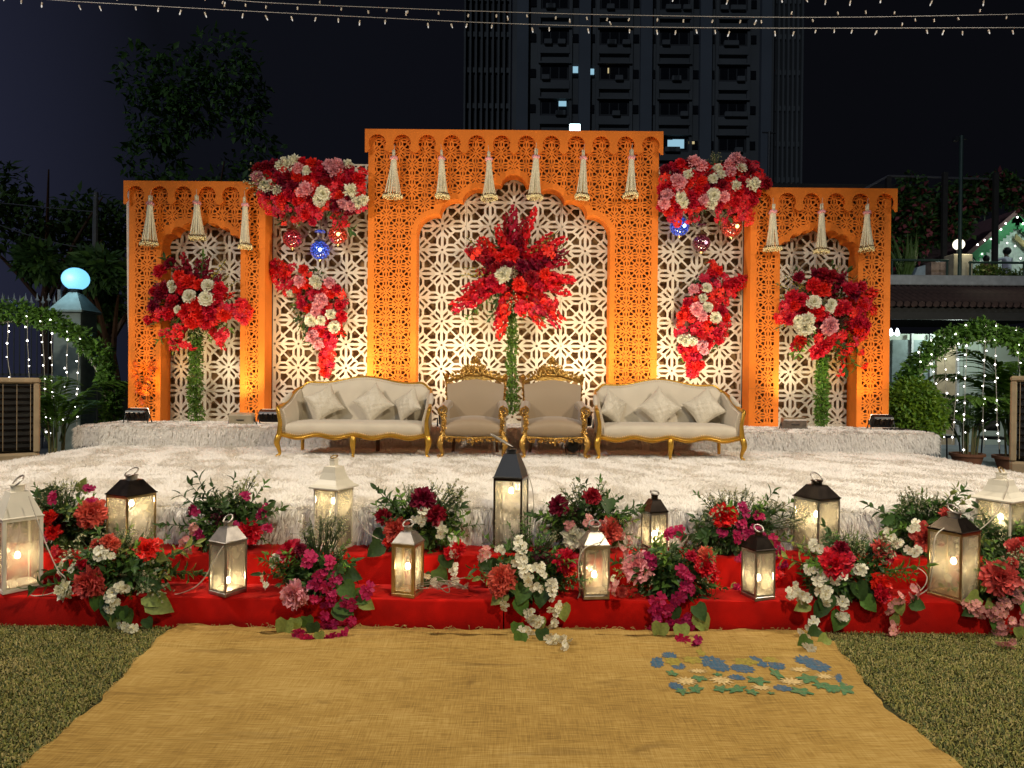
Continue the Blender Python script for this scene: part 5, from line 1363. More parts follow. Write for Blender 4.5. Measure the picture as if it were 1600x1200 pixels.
A('flower arrangement of trailing magenta blossoms with a pink daisy-like carnation on the lower step', 1052, 900, 72, 62, Yf_, ZS1, [('P', 996, 886, 24), ('M', 1016, 871, 12), ('M', 1018, 880, 10), ('M', 1068, 893, 13), ('M', 1075, 900, 11), ('M', 1078, 918, 12), ('M', 1066, 918, 10), ('M', 1060, 935, 14), ('M', 1030, 940, 15), ('M', 1040, 950, 13), ('M', 1025, 955, 11), ('M', 1025, 970, 12), ('M', 1022, 980, 11), ('M', 1050, 974, 14), ('M', 1070, 965, 11), ('M', 1072, 978, 13), ('M', 1064, 999, 13), ('M', 1085, 1002, 13), ('R', 1100, 884, 18), ('R', 1112, 896, 13), ('C', 1103, 868, 14), ('R', 1080, 868, 9), ('B', 1065, 872, 30), ('B', 1058, 868, 30), ('B', 1075, 880, 30), ('F', 1085, 855, 30), ('H', 1098, 975, 16), ('H', 1030, 988, 15), ('H', 1065, 990, 14), ('G', 1095, 958, 14), ('J', 960, 900, 30), ('J', 962, 888, 35), ('S', 985, 930, 40), ('S', 980, 920, 40), ('S', 1125, 915, 40), ('S', 1120, 935, 40), ('S', 1130, 925, 40), ('G', 1055, 960, 12), ('K', 962, 920, 12), ('C', 972, 925, 9), ('B', 968, 918, 20), ('W', 958, 905, 6)], 204, 20)
A('flower arrangement with a large crimson bloom and trailing white blossoms on the right lower step', 1320, 890, 80, 64, Yf_, ZS1, [('E', 1305, 876, 24), ('R', 1303, 880, 22), ('E', 1318, 872, 18), ('R', 1375, 912, 17), ('R', 1378, 928, 14), ('C', 1376, 858, 15), ('E', 1390, 868, 12), ('D', 1315, 856, 12), ('W', 1308, 898, 14), ('W', 1278, 908, 14), ('W', 1283, 900, 10), ('W', 1290, 928, 13), ('W', 1292, 936, 11), ('W', 1255, 930, 13), ('W', 1248, 925, 11), ('W', 1238, 928, 10), ('W', 1315, 938, 14), ('W', 1267, 976, 14), ('W', 1261, 990, 13), ('W', 1263, 1008, 12), ('W', 1313, 960, 12), ('W', 1345, 893, 11), ('W', 1340, 886, 9), ('W', 1272, 855, 12), ('W', 1264, 892, 10), ('W', 1245, 918, 9), ('K', 1428, 924, 14), ('K', 1404, 936, 13), ('K', 1395, 985, 14), ('K', 1392, 978, 11), ('K', 1390, 952, 10), ('K', 1420, 935, 10),
  ('B', 1320, 828, 40), ('B', 1335, 826, 45), ('B', 1350, 828, 40), ('B', 1330, 840, 40), ('B', 1345, 850, 35), ('B', 1360, 852, 30), ('J', 1305, 830, 40), ('J', 1325, 838, 35), ('S', 1288, 838, 50), ('S', 1280, 860, 40), ('J', 1340, 835, 40), ('S', 1425, 890, 50), ('S', 1425, 905, 50), ('H', 1252, 948, 12), ('G', 1280, 955, 14), ('G', 1270, 990, 12), ('G', 1255, 1005, 12), ('H', 1285, 1002, 11), ('G', 1290, 945, 16), ('H', 1405, 950, 13), ('G', 1435, 945, 13), ('G', 1310, 972, 16), ('H', 1400, 970, 10), ('G', 1345, 925, 16), ('G', 1360, 945, 14), ('K', 1425, 880, 0.1)][:-1], 205, 18)
A('flower arrangement with a coral carnation and pale pink blossoms at the far right', 1568, 915, 66, 58, Yf_, ZS1, [('C', 1562, 903, 26), ('C', 1582, 880, 9), ('K', 1596, 914, 13), ('K', 1590, 932, 12), ('K', 1518, 948, 13), ('K', 1526, 955, 13), ('K', 1570, 941, 14), ('K', 1560, 958, 14), ('K', 1546, 958, 13), ('K', 1576, 975, 14), ('K', 1588, 976, 13), ('K', 1565, 985, 13), ('K', 1573, 1003, 13), ('K', 1605, 960, 13), ('H', 1520, 935, 13), ('J', 1522, 925, 30), ('H', 1545, 945, 9), ('B', 1590, 860, 35), ('B', 1575, 870, 30), ('S', 1530, 890, 30), ('G', 1515, 955, 13), ('G', 1555, 975, 12), ('H', 1592, 990, 10), ('S', 1600, 885), ('G', 1600, 945)], 206)

# ------------------------------------------------------------------ bouquets and swags on the backdrop
def column_stem(root, px, y0, y1, Yc, wpx, seed, n=2000):
    p0, p1 = at(px, y0, Yc), at(px, y1, Yc); p1.z = max(p1.z, ZR)
    ells = []; rnd_ = random.Random(seed); k = 9
    for i in range(k):
        q = p0.lerp(p1, (i + .5) / k); w = wpx / ppm(Yc) * rnd_.uniform(.26, .40) * (1 + .35 * i / k); ells.append(((q.x + rnd_.uniform(-.015, .015), q.y, q.z), (w, w, abs(p0.z - p1.z) / k * .75), 1))
    leafmass('stem_foliage', root, root.location, ells, n, .065, .024, [LEAF4, LEAF2, LEAF4, LEAF4], seed, .9)
    b = MB(); b.tube([p0 - root.location, p1 - root.location], .022, 6); b.build('pole', STEM, root)

def bouquet(label, cx, cy, Yc, blooms, seed, name='flower_stand', col=None, R0=(40, 40), nleaf=300, group='floral stands before the lattice screens', cat='flower stand', base=None, depth=.22):
    rnd_ = random.Random(seed); c = at(cx, cy, Yc)
    root = thing(name, label, cat, base or (c.x, Yc, ZR), 0, group)
    leafmass('foliage', root, root.location, [(tuple(c), (R0[0] / ppm(Yc), depth * .6, R0[1] / ppm(Yc)), 1)], nleaf, .10, .035, [LEAF, LEAF2, LEAF], seed)
    if col: column_stem(root, col[0], col[1], col[2], Yc, col[3], seed)
    for it in blooms:
        kd, px, py, rp_ = it[:4]
        q = at(px, py, Yc); e2 = ((px - cx) / (R0[0] * 1.8)) ** 2 + ((py - cy) / (R0[1] * 1.8)) ** 2
        y = Yc - depth * math.sqrt(max(.1, 1 - e2))
        if kd in STEMMY:
            tip = at(px, py, Yc - depth * rnd_.uniform(.25, .8)); st = c + (tip - c) * .12; st.y = Yc - depth * .3
            if len(it) > 5: st = at(it[4], it[5], Yc - depth * .6)
            o = put(kd, root, st, tip - st, (tip - st).length, rnd_)
            if kd in 'LXZ':
                w = rp_ / 100.0 * .52 / .125 / max(.2, (tip - st).length) ; o.scale = (w * (tip - st).length, w * (tip - st).length, (tip - st).length)
            continue
        q = at(px, py, y); d = Vector(((px - cx) / (R0[0] * 2), -1, -(py - cy) / (R0[1] * 2) + .1))
        fw = kd in 'PVOKW'
        if fw: q = at(px, py, y - .045)
        put(kd, root, q, d, rp_ * (.96 if fw else .92) / ppm(y), rnd_)
    return root

Yq = YB - .26
B = bouquet('tall crimson floral burst on a leafy column in the middle arch', 800, 428, Yq, [
    ('L', 803, 322, 17), ('L', 836, 325, 15), ('X', 790, 335, 14), ('X', 820, 340, 14), ('L', 776, 352, 15), ('L', 752, 370, 15), ('X', 728, 388, 17), ('L', 745, 378, 12), ('L', 862, 366, 16), ('L', 884, 370, 15), ('L', 870, 385, 15), ('X', 886, 392, 14), ('L', 898, 436, 15), ('L', 888, 408, 14), ('X', 876, 400, 15),
    ('L', 728, 392, 14), ('L', 898, 440, 14), ('Z', 705, 478, 16), ('Z', 708, 488, 13), ('Z', 722, 452, 14), ('L', 738, 468, 14), ('L', 735, 480, 13), ('Z', 780, 528, 17), ('Z', 774, 515, 14), ('Z', 848, 512, 16), ('Z', 840, 505, 14), ('Z', 880, 502, 16), ('Z', 872, 512, 13), ('L', 868, 482, 15), ('L', 890, 460, 15), ('L', 880, 445, 16), ('L', 818, 495, 17), ('Z', 822, 465, 17), ('L', 760, 440, 18), ('X', 760, 410, 18), ('X', 845, 410, 20), ('X', 780, 385, 17), ('X', 815, 370, 17), ('L', 850, 450, 18), ('Z', 765, 455, 16), ('L', 745, 425, 16),
    ('R', 798, 396, 17), ('R', 782, 402, 11), ('V', 785, 430, 14), ('V', 790, 424, 10), ('R', 852, 428, 11), ('F', 800, 440, 10), ('D', 790, 415, 13), ('D', 815, 415, 13), ('R', 770, 440, 13), ('R', 812, 445, 14), ('D', 830, 432, 13), ('D', 775, 418, 12), ('E', 858, 392, 14), ('E', 742, 395, 13), ('R', 780, 448, 12), ('E', 815, 480, 13), ('E', 840, 485, 13), ('E', 862, 475, 12), ('E', 730, 470, 12),
    ('Y', 728, 370, 5), ('Y', 722, 418, 5), ('Y', 718, 430, 5), ('Y', 872, 360, 5), ('Y', 885, 378, 5), ('S', 760, 490, 5), ('S', 730, 495, 5), ('S', 855, 490, 5), ('J', 790, 490, 5), ('J', 815, 495, 5), ('B', 800, 480, 5), ('B', 790, 455, 5), ('S', 770, 365, 5), ('Y', 880, 385, 5), ('S', 845, 500, 5)], 301, col=(799, 455, 640, 22), R0=(52, 50), nleaf=260)
B = bouquet('red bouquet with two cream daisies on a leafy column in the left arch', 308, 478, Yq, [
    ('X', 290, 405, 14), ('X', 312, 405, 14), ('X', 276, 415, 13), ('X', 330, 422, 13), ('D', 266, 412, 12), ('X', 345, 430, 11), ('X', 240, 445, 12), ('D', 256, 452, 15), ('D', 250, 462, 12), ('R', 250, 424, 14), ('R', 240, 456, 10), ('R', 280, 432, 13), ('R', 295, 440, 16), ('R', 285, 450, 14), ('R', 310, 445, 13), ('D', 330, 455, 12), ('R', 342, 452, 14), ('R', 338, 466, 13), ('D', 268, 474, 12), ('D', 240, 478, 12), ('R', 270, 470, 12), ('R', 262, 490, 13), ('E', 245, 492, 12), ('R', 232, 500, 10), ('R', 268, 485, 10), ('E', 378, 478, 15), ('E', 385, 488, 14), ('E', 375, 492, 12), ('E', 382, 500, 9), ('X', 388, 495, 12),
    ('R', 305, 476, 16), ('R', 325, 483, 14), ('R', 292, 488, 17), ('R', 312, 494, 18), ('R', 330, 492, 15), ('R', 300, 502, 15), ('R', 322, 503, 14), ('R', 350, 490, 15), ('E', 356, 480, 12), ('E', 335, 500, 11), ('O', 296, 463, 13), ('O', 323, 466, 14), ('O', 325, 446, 12), ('O', 267, 444, 8), ('O', 270, 452, 8), ('O', 278, 484, 8), ('E', 343, 528, 12), ('E', 350, 520, 10), ('E', 275, 525, 12), ('E', 272, 540, 11), ('E', 285, 538, 10), ('E', 300, 542, 9), ('E', 262, 520, 9), ('E', 253, 522, 8), ('E', 277, 514, 10),
    ('Z', 228, 500, 12), ('Z', 232, 486, 11), ('X', 234, 455, 12), ('Z', 392, 492, 12), ('Z', 350, 545, 11), ('Z', 268, 548, 11), ('X', 285, 395, 12), ('X', 325, 402, 11), ('Z', 365, 460, 11), ('Y', 320, 415, 5), ('Y', 338, 425, 5), ('Y', 352, 405, 5), ('Y', 358, 428, 5), ('Y', 372, 438, 5), ('Y', 235, 468, 5), ('Y', 240, 438, 5), ('Y', 228, 510, 5), ('Y', 235, 505, 5), ('S', 325, 400, 5), ('S', 270, 400, 5), ('S', 360, 515, 5), ('J', 325, 530, 5), ('J', 300, 530, 5), ('J', 345, 535, 5), ('J', 270, 545, 5), ('S', 255, 535, 5), ('B', 310, 525, 5), ('S', 240, 460, 5)], 302, col=(306, 520, 655, 21), R0=(50, 42), nleaf=260)
B = bouquet('red bouquet with pink and cream blooms on a leafy column in the right arch', 1288, 482, Yq, [
    ('D', 1285, 430, 15), ('D', 1298, 432, 14), ('D', 1275, 428, 10), ('D', 1248, 433, 11), ('D', 1312, 436, 10), ('R', 1272, 446, 15), ('R', 1285, 452, 16), ('D', 1290, 443, 11), ('R', 1238, 464, 14), ('R', 1252, 468, 14), ('E', 1228, 480, 13), ('R', 1240, 478, 13), ('E', 1220, 497, 12), ('R', 1233, 497, 14), ('E', 1230, 488, 10), ('R', 1328, 452, 16), ('D', 1335, 460, 12), ('R', 1345, 448, 12), ('R', 1362, 458, 11), ('E', 1355, 472, 14), ('R', 1348, 478, 12), ('R', 1320, 480, 14), ('R', 1310, 484, 13), ('R', 1275, 487, 16), ('R', 1288, 492, 13), ('R', 1340, 500, 16), ('R', 1350, 508, 14), ('E', 1345, 492, 14), ('E', 1348, 520, 13), ('E', 1335, 488, 12), ('R', 1342, 515, 12), ('E', 1365, 485, 9),
    ('O', 1272, 472, 13), ('V', 1258, 512, 15), ('V', 1262, 500, 12), ('O', 1296, 482, 10), ('O', 1247, 500, 9), ('O', 1300, 474, 9), ('P', 1296, 511, 15), ('P', 1297, 505, 12), ('R', 1250, 533, 12), ('E', 1248, 540, 11), ('E', 1242, 543, 9), ('R', 1282, 545, 15), ('R', 1275, 552, 12), ('R', 1292, 540, 12), ('E', 1315, 525, 12), ('E', 1325, 545, 12), ('E', 1318, 555, 10), ('E', 1300, 530, 12), ('E', 1335, 535, 11), ('E', 1280, 530, 10), ('E', 1315, 582, 9), ('E', 1346, 551, 7), ('E', 1351, 572, 7), ('F', 1320, 505, 5),
    ('Z', 1215, 500, 12), ('Z', 1222, 475, 11), ('Z', 1372, 455, 12), ('Z', 1368, 480, 12), ('Z', 1352, 530, 12), ('Z', 1240, 548, 12), ('Z', 1320, 575, 11), ('Z', 1275, 560, 11), ('X', 1270, 418, 11), ('X', 1320, 425, 11), ('Y', 1225, 430, 5), ('Y', 1212, 442, 5), ('Y', 1218, 462, 5), ('Y', 1208, 515, 5), ('Y', 1340, 430, 5), ('Y', 1355, 435, 5), ('Y', 1312, 410, 5), ('Y', 1235, 432, 5), ('S', 1255, 420, 5), ('S', 1310, 415, 5), ('S', 1325, 425, 5), ('S', 1240, 550, 5), ('S', 1345, 545, 5), ('S', 1320, 575, 5), ('J', 1300, 455, 5), ('J', 1310, 560, 5), ('S', 1335, 580, 5), ('J', 1245, 555, 5)], 303, col=(1284, 555, 662, 20), R0=(48, 44), nleaf=260)

def fill(poly, n, kinds, rng, seed):
    """random blooms inside a polygon of photograph pixels"""
    rnd_ = random.Random(seed); xs_ = [q[0] for q in poly]; ys_ = [q[1] for q in poly]; out = []; tries = 0
    while len(out) < n and tries < 6000:
        tries += 1; x, y = rnd_.uniform(min(xs_), max(xs_)), rnd_.uniform(min(ys_), max(ys_)); ins = False; j = len(poly) - 1
        for i in range(len(poly)):
            if (poly[i][1] > y) != (poly[j][1] > y) and x < (poly[j][0] - poly[i][0]) * (y - poly[i][1]) / (poly[j][1] - poly[i][1]) + poly[i][0]: ins = not ins
            j = i
        if ins and all((x - o_[1]) ** 2 + (y - o_[2]) ** 2 > 125 for o_ in out): out.append((rnd_.choice(kinds), x, y, rnd_.uniform(*rng)))
    return out
GS = 'floral swags on the backdrop'
bouquet('flower swag along the top between the left arch and the middle arch', 485, 292, YW - .05,
        fill([(398, 262), (440, 250), (500, 254), (568, 262), (570, 322), (520, 328), (470, 318), (412, 300)], 58, 'RRRRRREEDD', (9, 14), 1) +
        fill([(405, 300), (440, 310), (432, 330), (408, 330)], 7, 'E', (8, 11), 2) + fill([(470, 318), (500, 322), (495, 350), (478, 350)], 8, 'ER', (7, 11), 3) + fill([(520, 325), (545, 325), (538, 352), (522, 350)], 7, 'E', (7, 9), 4) + fill([(436, 322), (475, 325), (468, 352), (440, 350)], 9, 'E', (6, 9), 5) +
        [('V', 446, 254, 12), ('V', 459, 251, 12), ('V', 436, 258, 9), ('P', 527, 259, 15), ('P', 514, 257, 10), ('P', 520, 266, 12), ('V', 544, 256, 9), ('V', 479, 266, 9), ('V', 416, 290, 13), ('V', 432, 297, 9), ('P', 402, 277, 12), ('P', 478, 296, 14), ('P', 470, 300, 10), ('O', 505, 303, 14), ('O', 499, 312, 12), ('V', 549, 298, 13), ('V', 560, 316, 11), ('V', 568, 312, 9), ('P', 548, 322, 11), ('P', 535, 318, 9), ('P', 466, 262, 10),
         ('S', 440, 345, 5), ('S', 465, 348, 5), ('S', 530, 345, 5), ('J', 445, 320, 5), ('B', 388, 290, 5), ('B', 392, 280, 5), ('S', 555, 350, 5), ('J', 455, 330, 5)], 311, 'flower_swag', None, (80, 30), 900, GS, 'flower swag', (at(485, 292, YW - .05).x, YW - .05, at(485, 292, YW).z), .16)
bouquet('flower swag along the top between the middle arch and the right arch', 1115, 292, YW - .05,
        fill([(1033, 262), (1070, 255), (1120, 258), (1190, 256), (1200, 292), (1170, 318), (1130, 322), (1080, 322), (1034, 330)], 58, 'RRRRRREEDD', (9, 14), 6) +
        fill([(1048, 310), (1065, 315), (1062, 350), (1048, 345)], 8, 'E', (7, 10), 7) + fill([(1158, 318), (1174, 318), (1172, 350), (1158, 345)], 8, 'E', (8, 10), 8) + fill([(1070, 325), (1092, 325), (1088, 345), (1072, 345)], 6, 'E', (6, 9), 9) + fill([(1118, 322), (1158, 325), (1150, 345), (1122, 345)], 8, 'E', (6, 9), 10) +
        [('P', 1060, 285, 14), ('P', 1055, 280, 10), ('P', 1084, 252, 12), ('P', 1096, 258, 11), ('P', 1150, 248, 13), ('P', 1158, 252, 10), ('P', 1140, 256, 10), ('V', 1122, 263, 9), ('V', 1127, 272, 8), ('O', 1158, 262, 11), ('V', 1177, 287, 13), ('V', 1114, 279, 9), ('P', 1142, 268, 10), ('V', 1064, 308, 10), ('V', 1068, 318, 9), ('O', 1115, 306, 13), ('P', 1131, 308, 11), ('P', 1100, 312, 10), ('P', 1042, 305, 12), ('P', 1038, 318, 11), ('V', 1112, 318, 10), ('V', 1150, 290, 9), ('V', 1075, 272, 9),
         ('B', 1110, 238, 5), ('B', 1118, 242, 5), ('S', 1080, 345, 5), ('S', 1125, 345, 5), ('J', 1078, 300, 5), ('S', 1140, 340, 5)], 312, 'flower_swag', None, (80, 30), 900, GS, 'flower swag', (at(1115, 292, YW - .05).x, YW - .05, at(1115, 292, YW).z), .16)
bouquet('slanting red flower drop on the left bay between arch and middle arch', 490, 480, YB - .1,
        fill([(428, 412), (470, 412), (492, 448), (535, 450), (542, 500), (520, 530), (508, 588), (498, 540), (488, 505), (460, 462), (430, 440)], 56, 'RREERE', (8, 12), 11) + fill([(500, 530), (524, 530), (514, 588), (504, 580)], 12, 'E', (7, 9), 21) +
        [('P', 468, 440, 11), ('P', 502, 468, 12), ('P', 497, 478, 11), ('P', 515, 441, 10), ('V', 492, 438, 10), ('V', 496, 446, 8), ('O', 486, 500, 12), ('V', 501, 501, 9), ('V', 517, 491, 9), ('O', 522, 511, 11), ('P', 488, 526, 12), ('P', 497, 538, 10), ('P', 493, 488, 10), ('V', 452, 458, 6), ('Z', 513, 590, 11, 503, 545), ('Z', 520, 575, 9, 508, 540), ('Z', 432, 405, 12, 455, 430), ('Z', 428, 428, 11, 452, 432), ('Z', 540, 525, 10, 520, 505), ('Z', 545, 470, 10, 522, 480), ('S', 470, 480, 5), ('S', 535, 520, 5), ('S', 480, 530, 5)], 313, 'flower_swag', None, (32, 62), 420, GS, 'flower swag', (at(490, 480, YB - .1).x, YB - .1, at(490, 480, YB).z), .13)
bouquet('slanting red flower drop on the right bay between middle arch and arch', 1104, 490, YB - .1,
        fill([(1108, 410), (1122, 410), (1130, 430), (1165, 432), (1150, 450), (1132, 470), (1135, 500), (1128, 530), (1100, 540), (1090, 585), (1072, 580), (1066, 545), (1060, 505), (1075, 465), (1100, 445)], 56, 'RREERE', (8, 12), 12) + fill([(1068, 540), (1092, 540), (1086, 585), (1074, 585)], 11, 'E', (7, 9), 22) +
        [('P', 1084, 452, 10), ('O', 1104, 450, 10), ('V', 1098, 466, 8), ('P', 1088, 482, 12), ('O', 1106, 480, 10), ('O', 1118, 496, 11), ('V', 1072, 532, 11), ('V', 1082, 534, 9), ('V', 1065, 530, 8), ('P', 1097, 540, 11), ('P', 1100, 548, 8), ('P', 1098, 494, 9), ('Z', 1076, 590, 11, 1084, 545), ('Z', 1090, 580, 9, 1086, 540), ('Z', 1170, 432, 12, 1138, 448), ('Z', 1165, 445, 10, 1138, 455), ('Z', 1112, 405, 11, 1118, 440), ('Z', 1058, 500, 9, 1080, 490), ('Z', 1138, 525, 10, 1118, 515), ('F', 1105, 430, 5), ('S', 1130, 480, 5), ('S', 1140, 465, 5), ('S', 1065, 560, 5)], 314, 'flower_swag', None, (32, 62), 420, GS, 'flower swag', (at(1104, 490, YB - .1).x, YB - .1, at(1104, 490, YB).z), .13)
# small orange spray standing against the left pier
rnd_ = random.Random(8); c = at(224, 645, YW - .1)
r = thing('flower_spray', 'thin spray of orange blossoms standing against the left arch pier', 'flower spray', (c.x, YW - .1, ZR))
P_OR = leafmat('orange_petal', (.70, .16, .012), .5, .25); KIT['Q'] = ('orange_blossom', [florets('orange_blossom', P_OR, i, 5, 4, .5, None, .6, .7) for i in (61, 62)])
b = MB()
for pts in ([(222, 650), (223, 625), (215, 590), (212, 565)], [(223, 628), (232, 605), (237, 585), (239, 566)], [(223, 625), (231, 598), (228, 590)]):
    b.tube([at(x, y, YW - .1) - r.location for x, y in pts], .008, 5)
b.build('twig', WOOD_D, r)
for px, py, s_ in ((212, 568, 6), (213, 578, 6), (211, 588, 5), (238, 568, 6), (237, 577, 7), (232, 592, 6), (222, 608, 8), (220, 612, 7), (227, 610, 7), (222, 626, 7), (220, 632, 6), (215, 600, 5)): put('Q', r, at(px, py, YW - .12), (rnd_.uniform(-.4, .4), -1, .2), s_ * 1.2 / ppm(YW), rnd_)
# ------------------------------------------------------------------ candle lanterns on the steps
def lantern(label, px, base_py, Y, z, w, hb, hr, rz, style, bulb_py, energy=4.2, d=None, tall=False):
    """px, base_py: middle of the foot; w body width, hb body height, hr roof height; z the tread it stands on"""
    d = d or w
    p = at(px, base_py, Y); r = thing('lantern', label, 'lantern', (p.x, Y, z), rad(rz), 'glass lanterns along the red steps')
    fr, rf = {'white': (WHITEP, WHITEP), 'silver': (STEEL, STEEL), 'dark': (BRASS, DARKST), 'black': (DARKST, BLACK), 'mixed': (STEEL, DARKST), 'gold': (BRASS, STEEL), 'ivory': (WHITEP, WHITEP)}[style]
    t_ = .022 if style in ('white', 'gold') else .013
    b = MB(); b.box((0, 0, .012), (w, d, .024), b=.003); b.build('base', fr, r)
    b = MB(); b.box((0, 0, .030), (w * .90, d * .90, .012)); b.build('floor_plate', fr, r)
    for sx_ in (-1, 1):
        for sy_ in (-1, 1):
            b = MB(); b.box((sx_ * (w - t_) / 2, sy_ * (d - t_) / 2, .024 + (hb - .024) / 2), (t_, t_, hb - .024), b=.002); b.build('post', fr, r)
    for k, (x, y, sx_, sy_) in enumerate(((0, -1, 1, 0), (0, 1, 1, 0), (-1, 0, 0, 1), (1, 0, 0, 1))):
        b = MB(); b.box((x * (w - t_) / 2, y * (d - t_) / 2, hb - .008), ((w - 2 * t_) if sx_ else t_, (d - 2 * t_) if sy_ else t_, .016)); 
        b.build('top_rail', fr, r)
        b = MB(); b.box((x * (w - t_) / 2, y * (d - t_) / 2, .024 + (hb - .04) / 2), ((w - 2 * t_ - .002) if sx_ else .003, (d - 2 * t_ - .002) if sy_ else .003, hb - .042)); b.build('pane', GLASS, r)
    q = w / 2 * 1.0; neck = w * .20
    if style in ('ivory',):
        prof = [(q * 1.24, hb - .004), (q * 1.26, hb + .006), (q * 1.0, hb + hr * .16), (q * .74, hb + hr * .38), (q * .57, hb + hr * .70), (q * .50, hb + hr * .97), (q * .30, hb + hr)]
        neck = q * .30; capz = hb + hr; caph = hr * .36
    else:
        prof = [(q * 1.04, hb + .001), (q * 1.05, hb + .008), (q * .98, hb + .012), (q * .50, hb + hr * .92), (q * .46, hb + hr)]
        capz = hb + hr; caph = .035 if style != 'white' else .05; neck = q * .34
    b = MB(); s2 = math.sqrt(2); b.lathe([(a * s2, z_) for a, z_ in prof], 4, a0=PI / 4); o = b.build('roof', rf, r)
    b = MB(); b.lathe([(neck, capz - .002), (neck, capz + caph * .7), (neck * 1.15, capz + caph * .75), (neck * 1.15, capz + caph * .9), (neck * .6, capz + caph)], 14 if style != 'ivory' else 4, a0=PI / 4); b.build('cap', rf if style != 'dark' else STEEL, r, 40)
    R_ = neck * (1.25 if style != 'ivory' else .8); b = MB(); zc = capz + caph
    tl = rad(random.Random(int(px)).uniform(15, 70)) if not tall else rad(40)
    if tall: pts = [(R_ * 2.3 * (math.cos(2 * PI * k / 18) - .9) * .8, .02 * math.sin(2 * PI * k / 18), zc + .012 + R_ * (1 - math.cos(2 * PI * k / 18)) * 1.0 + .0) for k in range(18)]
    else: pts = [(R_ * math.cos(2 * PI * k / 18), R_ * math.sin(2 * PI * k / 18) * math.cos(tl), zc + R_ * .35 + R_ * math.sin(2 * PI * k / 18) * math.sin(tl) * .9) for k in range(18)]
    b.tube(pts, .006, 6, closed=True); b.build('ring_handle', STEEL if style != 'ivory' else BRASS, r, True)
    zb = at(px, bulb_py, Y).z - z
    b = MB(); b.lathe([(.004, -.018), (.013, -.012), (.017, .0), (.013, .014), (.008, .022), (.006, .026)], 12, (0, 0, zb)); b.build('bulb', BULB, r, True)
    b = MB(); b.lathe([(.009, .026), (.012, .028), (.012, .06), (.006, .066)], 10, (0, 0, zb)); b.build('bulb_socket', WHITEP if style != 'black' else DARKST, r, 40)
    b = MB(); b.tube([(0, 0, zb + .064), (.01, .01, (zb + hb) / 2 + .03), (0, 0, hb + hr * .5)], .003, 4); b.build('bulb_wire', WIRE, r)
    l = bpy.data.lights.new('bulb_light', 'POINT'); l.energy = energy; l.color = (1.0, .77, .46); l.shadow_soft_size = .02
    lo_ = bpy.data.objects.new('bulb_light', l); COL.objects.link(lo_); lo_.parent = r; lo_.location = (0, 0, zb)
    return r
lantern('big white corner-on lantern at the far left end of the steps', 27, 925, 4.53, ZS1, .225, .47, .165, -38, 'white', 868, 5.0)
lantern('dark-roofed brass lantern with a copper glint on the left upper step', 205, 855, 4.86, ZS2, .225, .37, .10, -26, 'dark', 787)
lantern('silver lantern with its ring up on the left lower step', 356, 938, 4.47, ZS1, .165, .335, .095, -30, 'silver', 907)
lantern('ivory pagoda-roofed lantern on the upper step left of the middle', 521, 855, 4.86, ZS2, .195, .43, .150, -24, 'ivory', 783)
lantern('thick-framed brass lantern with a tapered roof on the lower step left of the middle', 637, 934, 4.47, ZS1, .158, .335, .075, -16, 'gold', 885)
lantern('tall black lantern at the middle of the steps', 798, 858, 4.86, ZS2, .205, .51, .165, -14, 'black', 767, tall=True)
lantern('plain silver lantern on the lower step right of the middle', 928, 943, 4.47, ZS1, .168, .335, .085, 5, 'silver', 898)
lantern('small square dark lantern in front of the fur stage', 1022, 857, 4.88, ZS2, .140, .275, .085, 16, 'mixed', 835)
lantern('small dark-roofed silver lantern alone on the right lower step', 1184, 948, 4.47, ZS1, .150, .315, .085, 18, 'mixed', 903)
lantern('dark-roofed silver lantern on the right upper step before the fur stage', 1275, 858, 4.86, ZS2, .215, .385, .09, 26, 'mixed', 804)
lantern('wide brass lantern with a dark roof on the lower step at the right', 1489, 942, 4.50, ZS1, .215, .44, .085, 28, 'dark', 877)
lantern('ivory lantern at the far right end of the upper step', 1563, 858, 4.88, ZS2, .225, .385, .14, 30, 'ivory', 808)

# cables
def cable(label, pts, m=WIRE, rr=.0035, name='cable', Y=None):
    P_ = smooth_pts([at(*q) for q in pts], 6); o0 = P_[0].copy(); b = MB(); b.tube([q - o0 for q in P_], rr, 5)
    o = b.build(name, m); o.location = o0; return tag(o, label, 'cable', 'lantern cables')
cable('white cable from the big white lantern to the left bouquet', [(45, 775, 4.4), (58, 812, 4.38), (72, 850, 4.36), (90, 890, 4.33), (102, 905, 4.32), (85, 925, 4.37), (60, 931, 4.38), (48, 930, 4.39)])
cable('white cable from the silver lantern ring down to the left lower step', [(365, 845, 4.40), (350, 852, 4.37), (330, 885, 4.36), (318, 905, 4.38), (300, 920, 4.40), (272, 929, 4.42), (245, 927, 4.44)])
cable('thin cable from the ivory pagoda lantern to the coral bouquet', [(549, 792, 4.80), (560, 812, 4.78), (575, 832, 4.76), (592, 842, 4.74), (600, 845, 4.74)])
cable('white cable looped over the plain silver lantern', [(945, 838, 4.40), (938, 847, 4.37), (915, 856, 4.36), (905, 872, 4.36), (904, 900, 4.38), (906, 925, 4.40), (900, 940, 4.43)])
cable('thin white cable hanging beside the tall black lantern', [(823, 735, 4.78), (832, 765, 4.76), (834, 800, 4.75), (832, 830, 4.7)])
cable('red-lit cable curling beside the wide brass lantern', [(1475, 825, 4.45), (1462, 838, 4.40), (1458, 870, 4.38), (1455, 905, 4.38), (1448, 922, 4.42), (1430, 931, 4.44), (1445, 915, 4.46), (1448, 900, 4.5), (1435, 888, 4.55), (1418, 886, 4.6)])
cable('wire drooping from the ivory lantern at the far right', [(1560, 742, 4.84), (1576, 752, 4.80), (1570, 775, 4.76), (1555, 805, 4.74), (1530, 828, 4.72), (1510, 836, 4.7)])
rnd_ = random.Random(31); b = MB(); o0 = at(705, 915, 4.42)
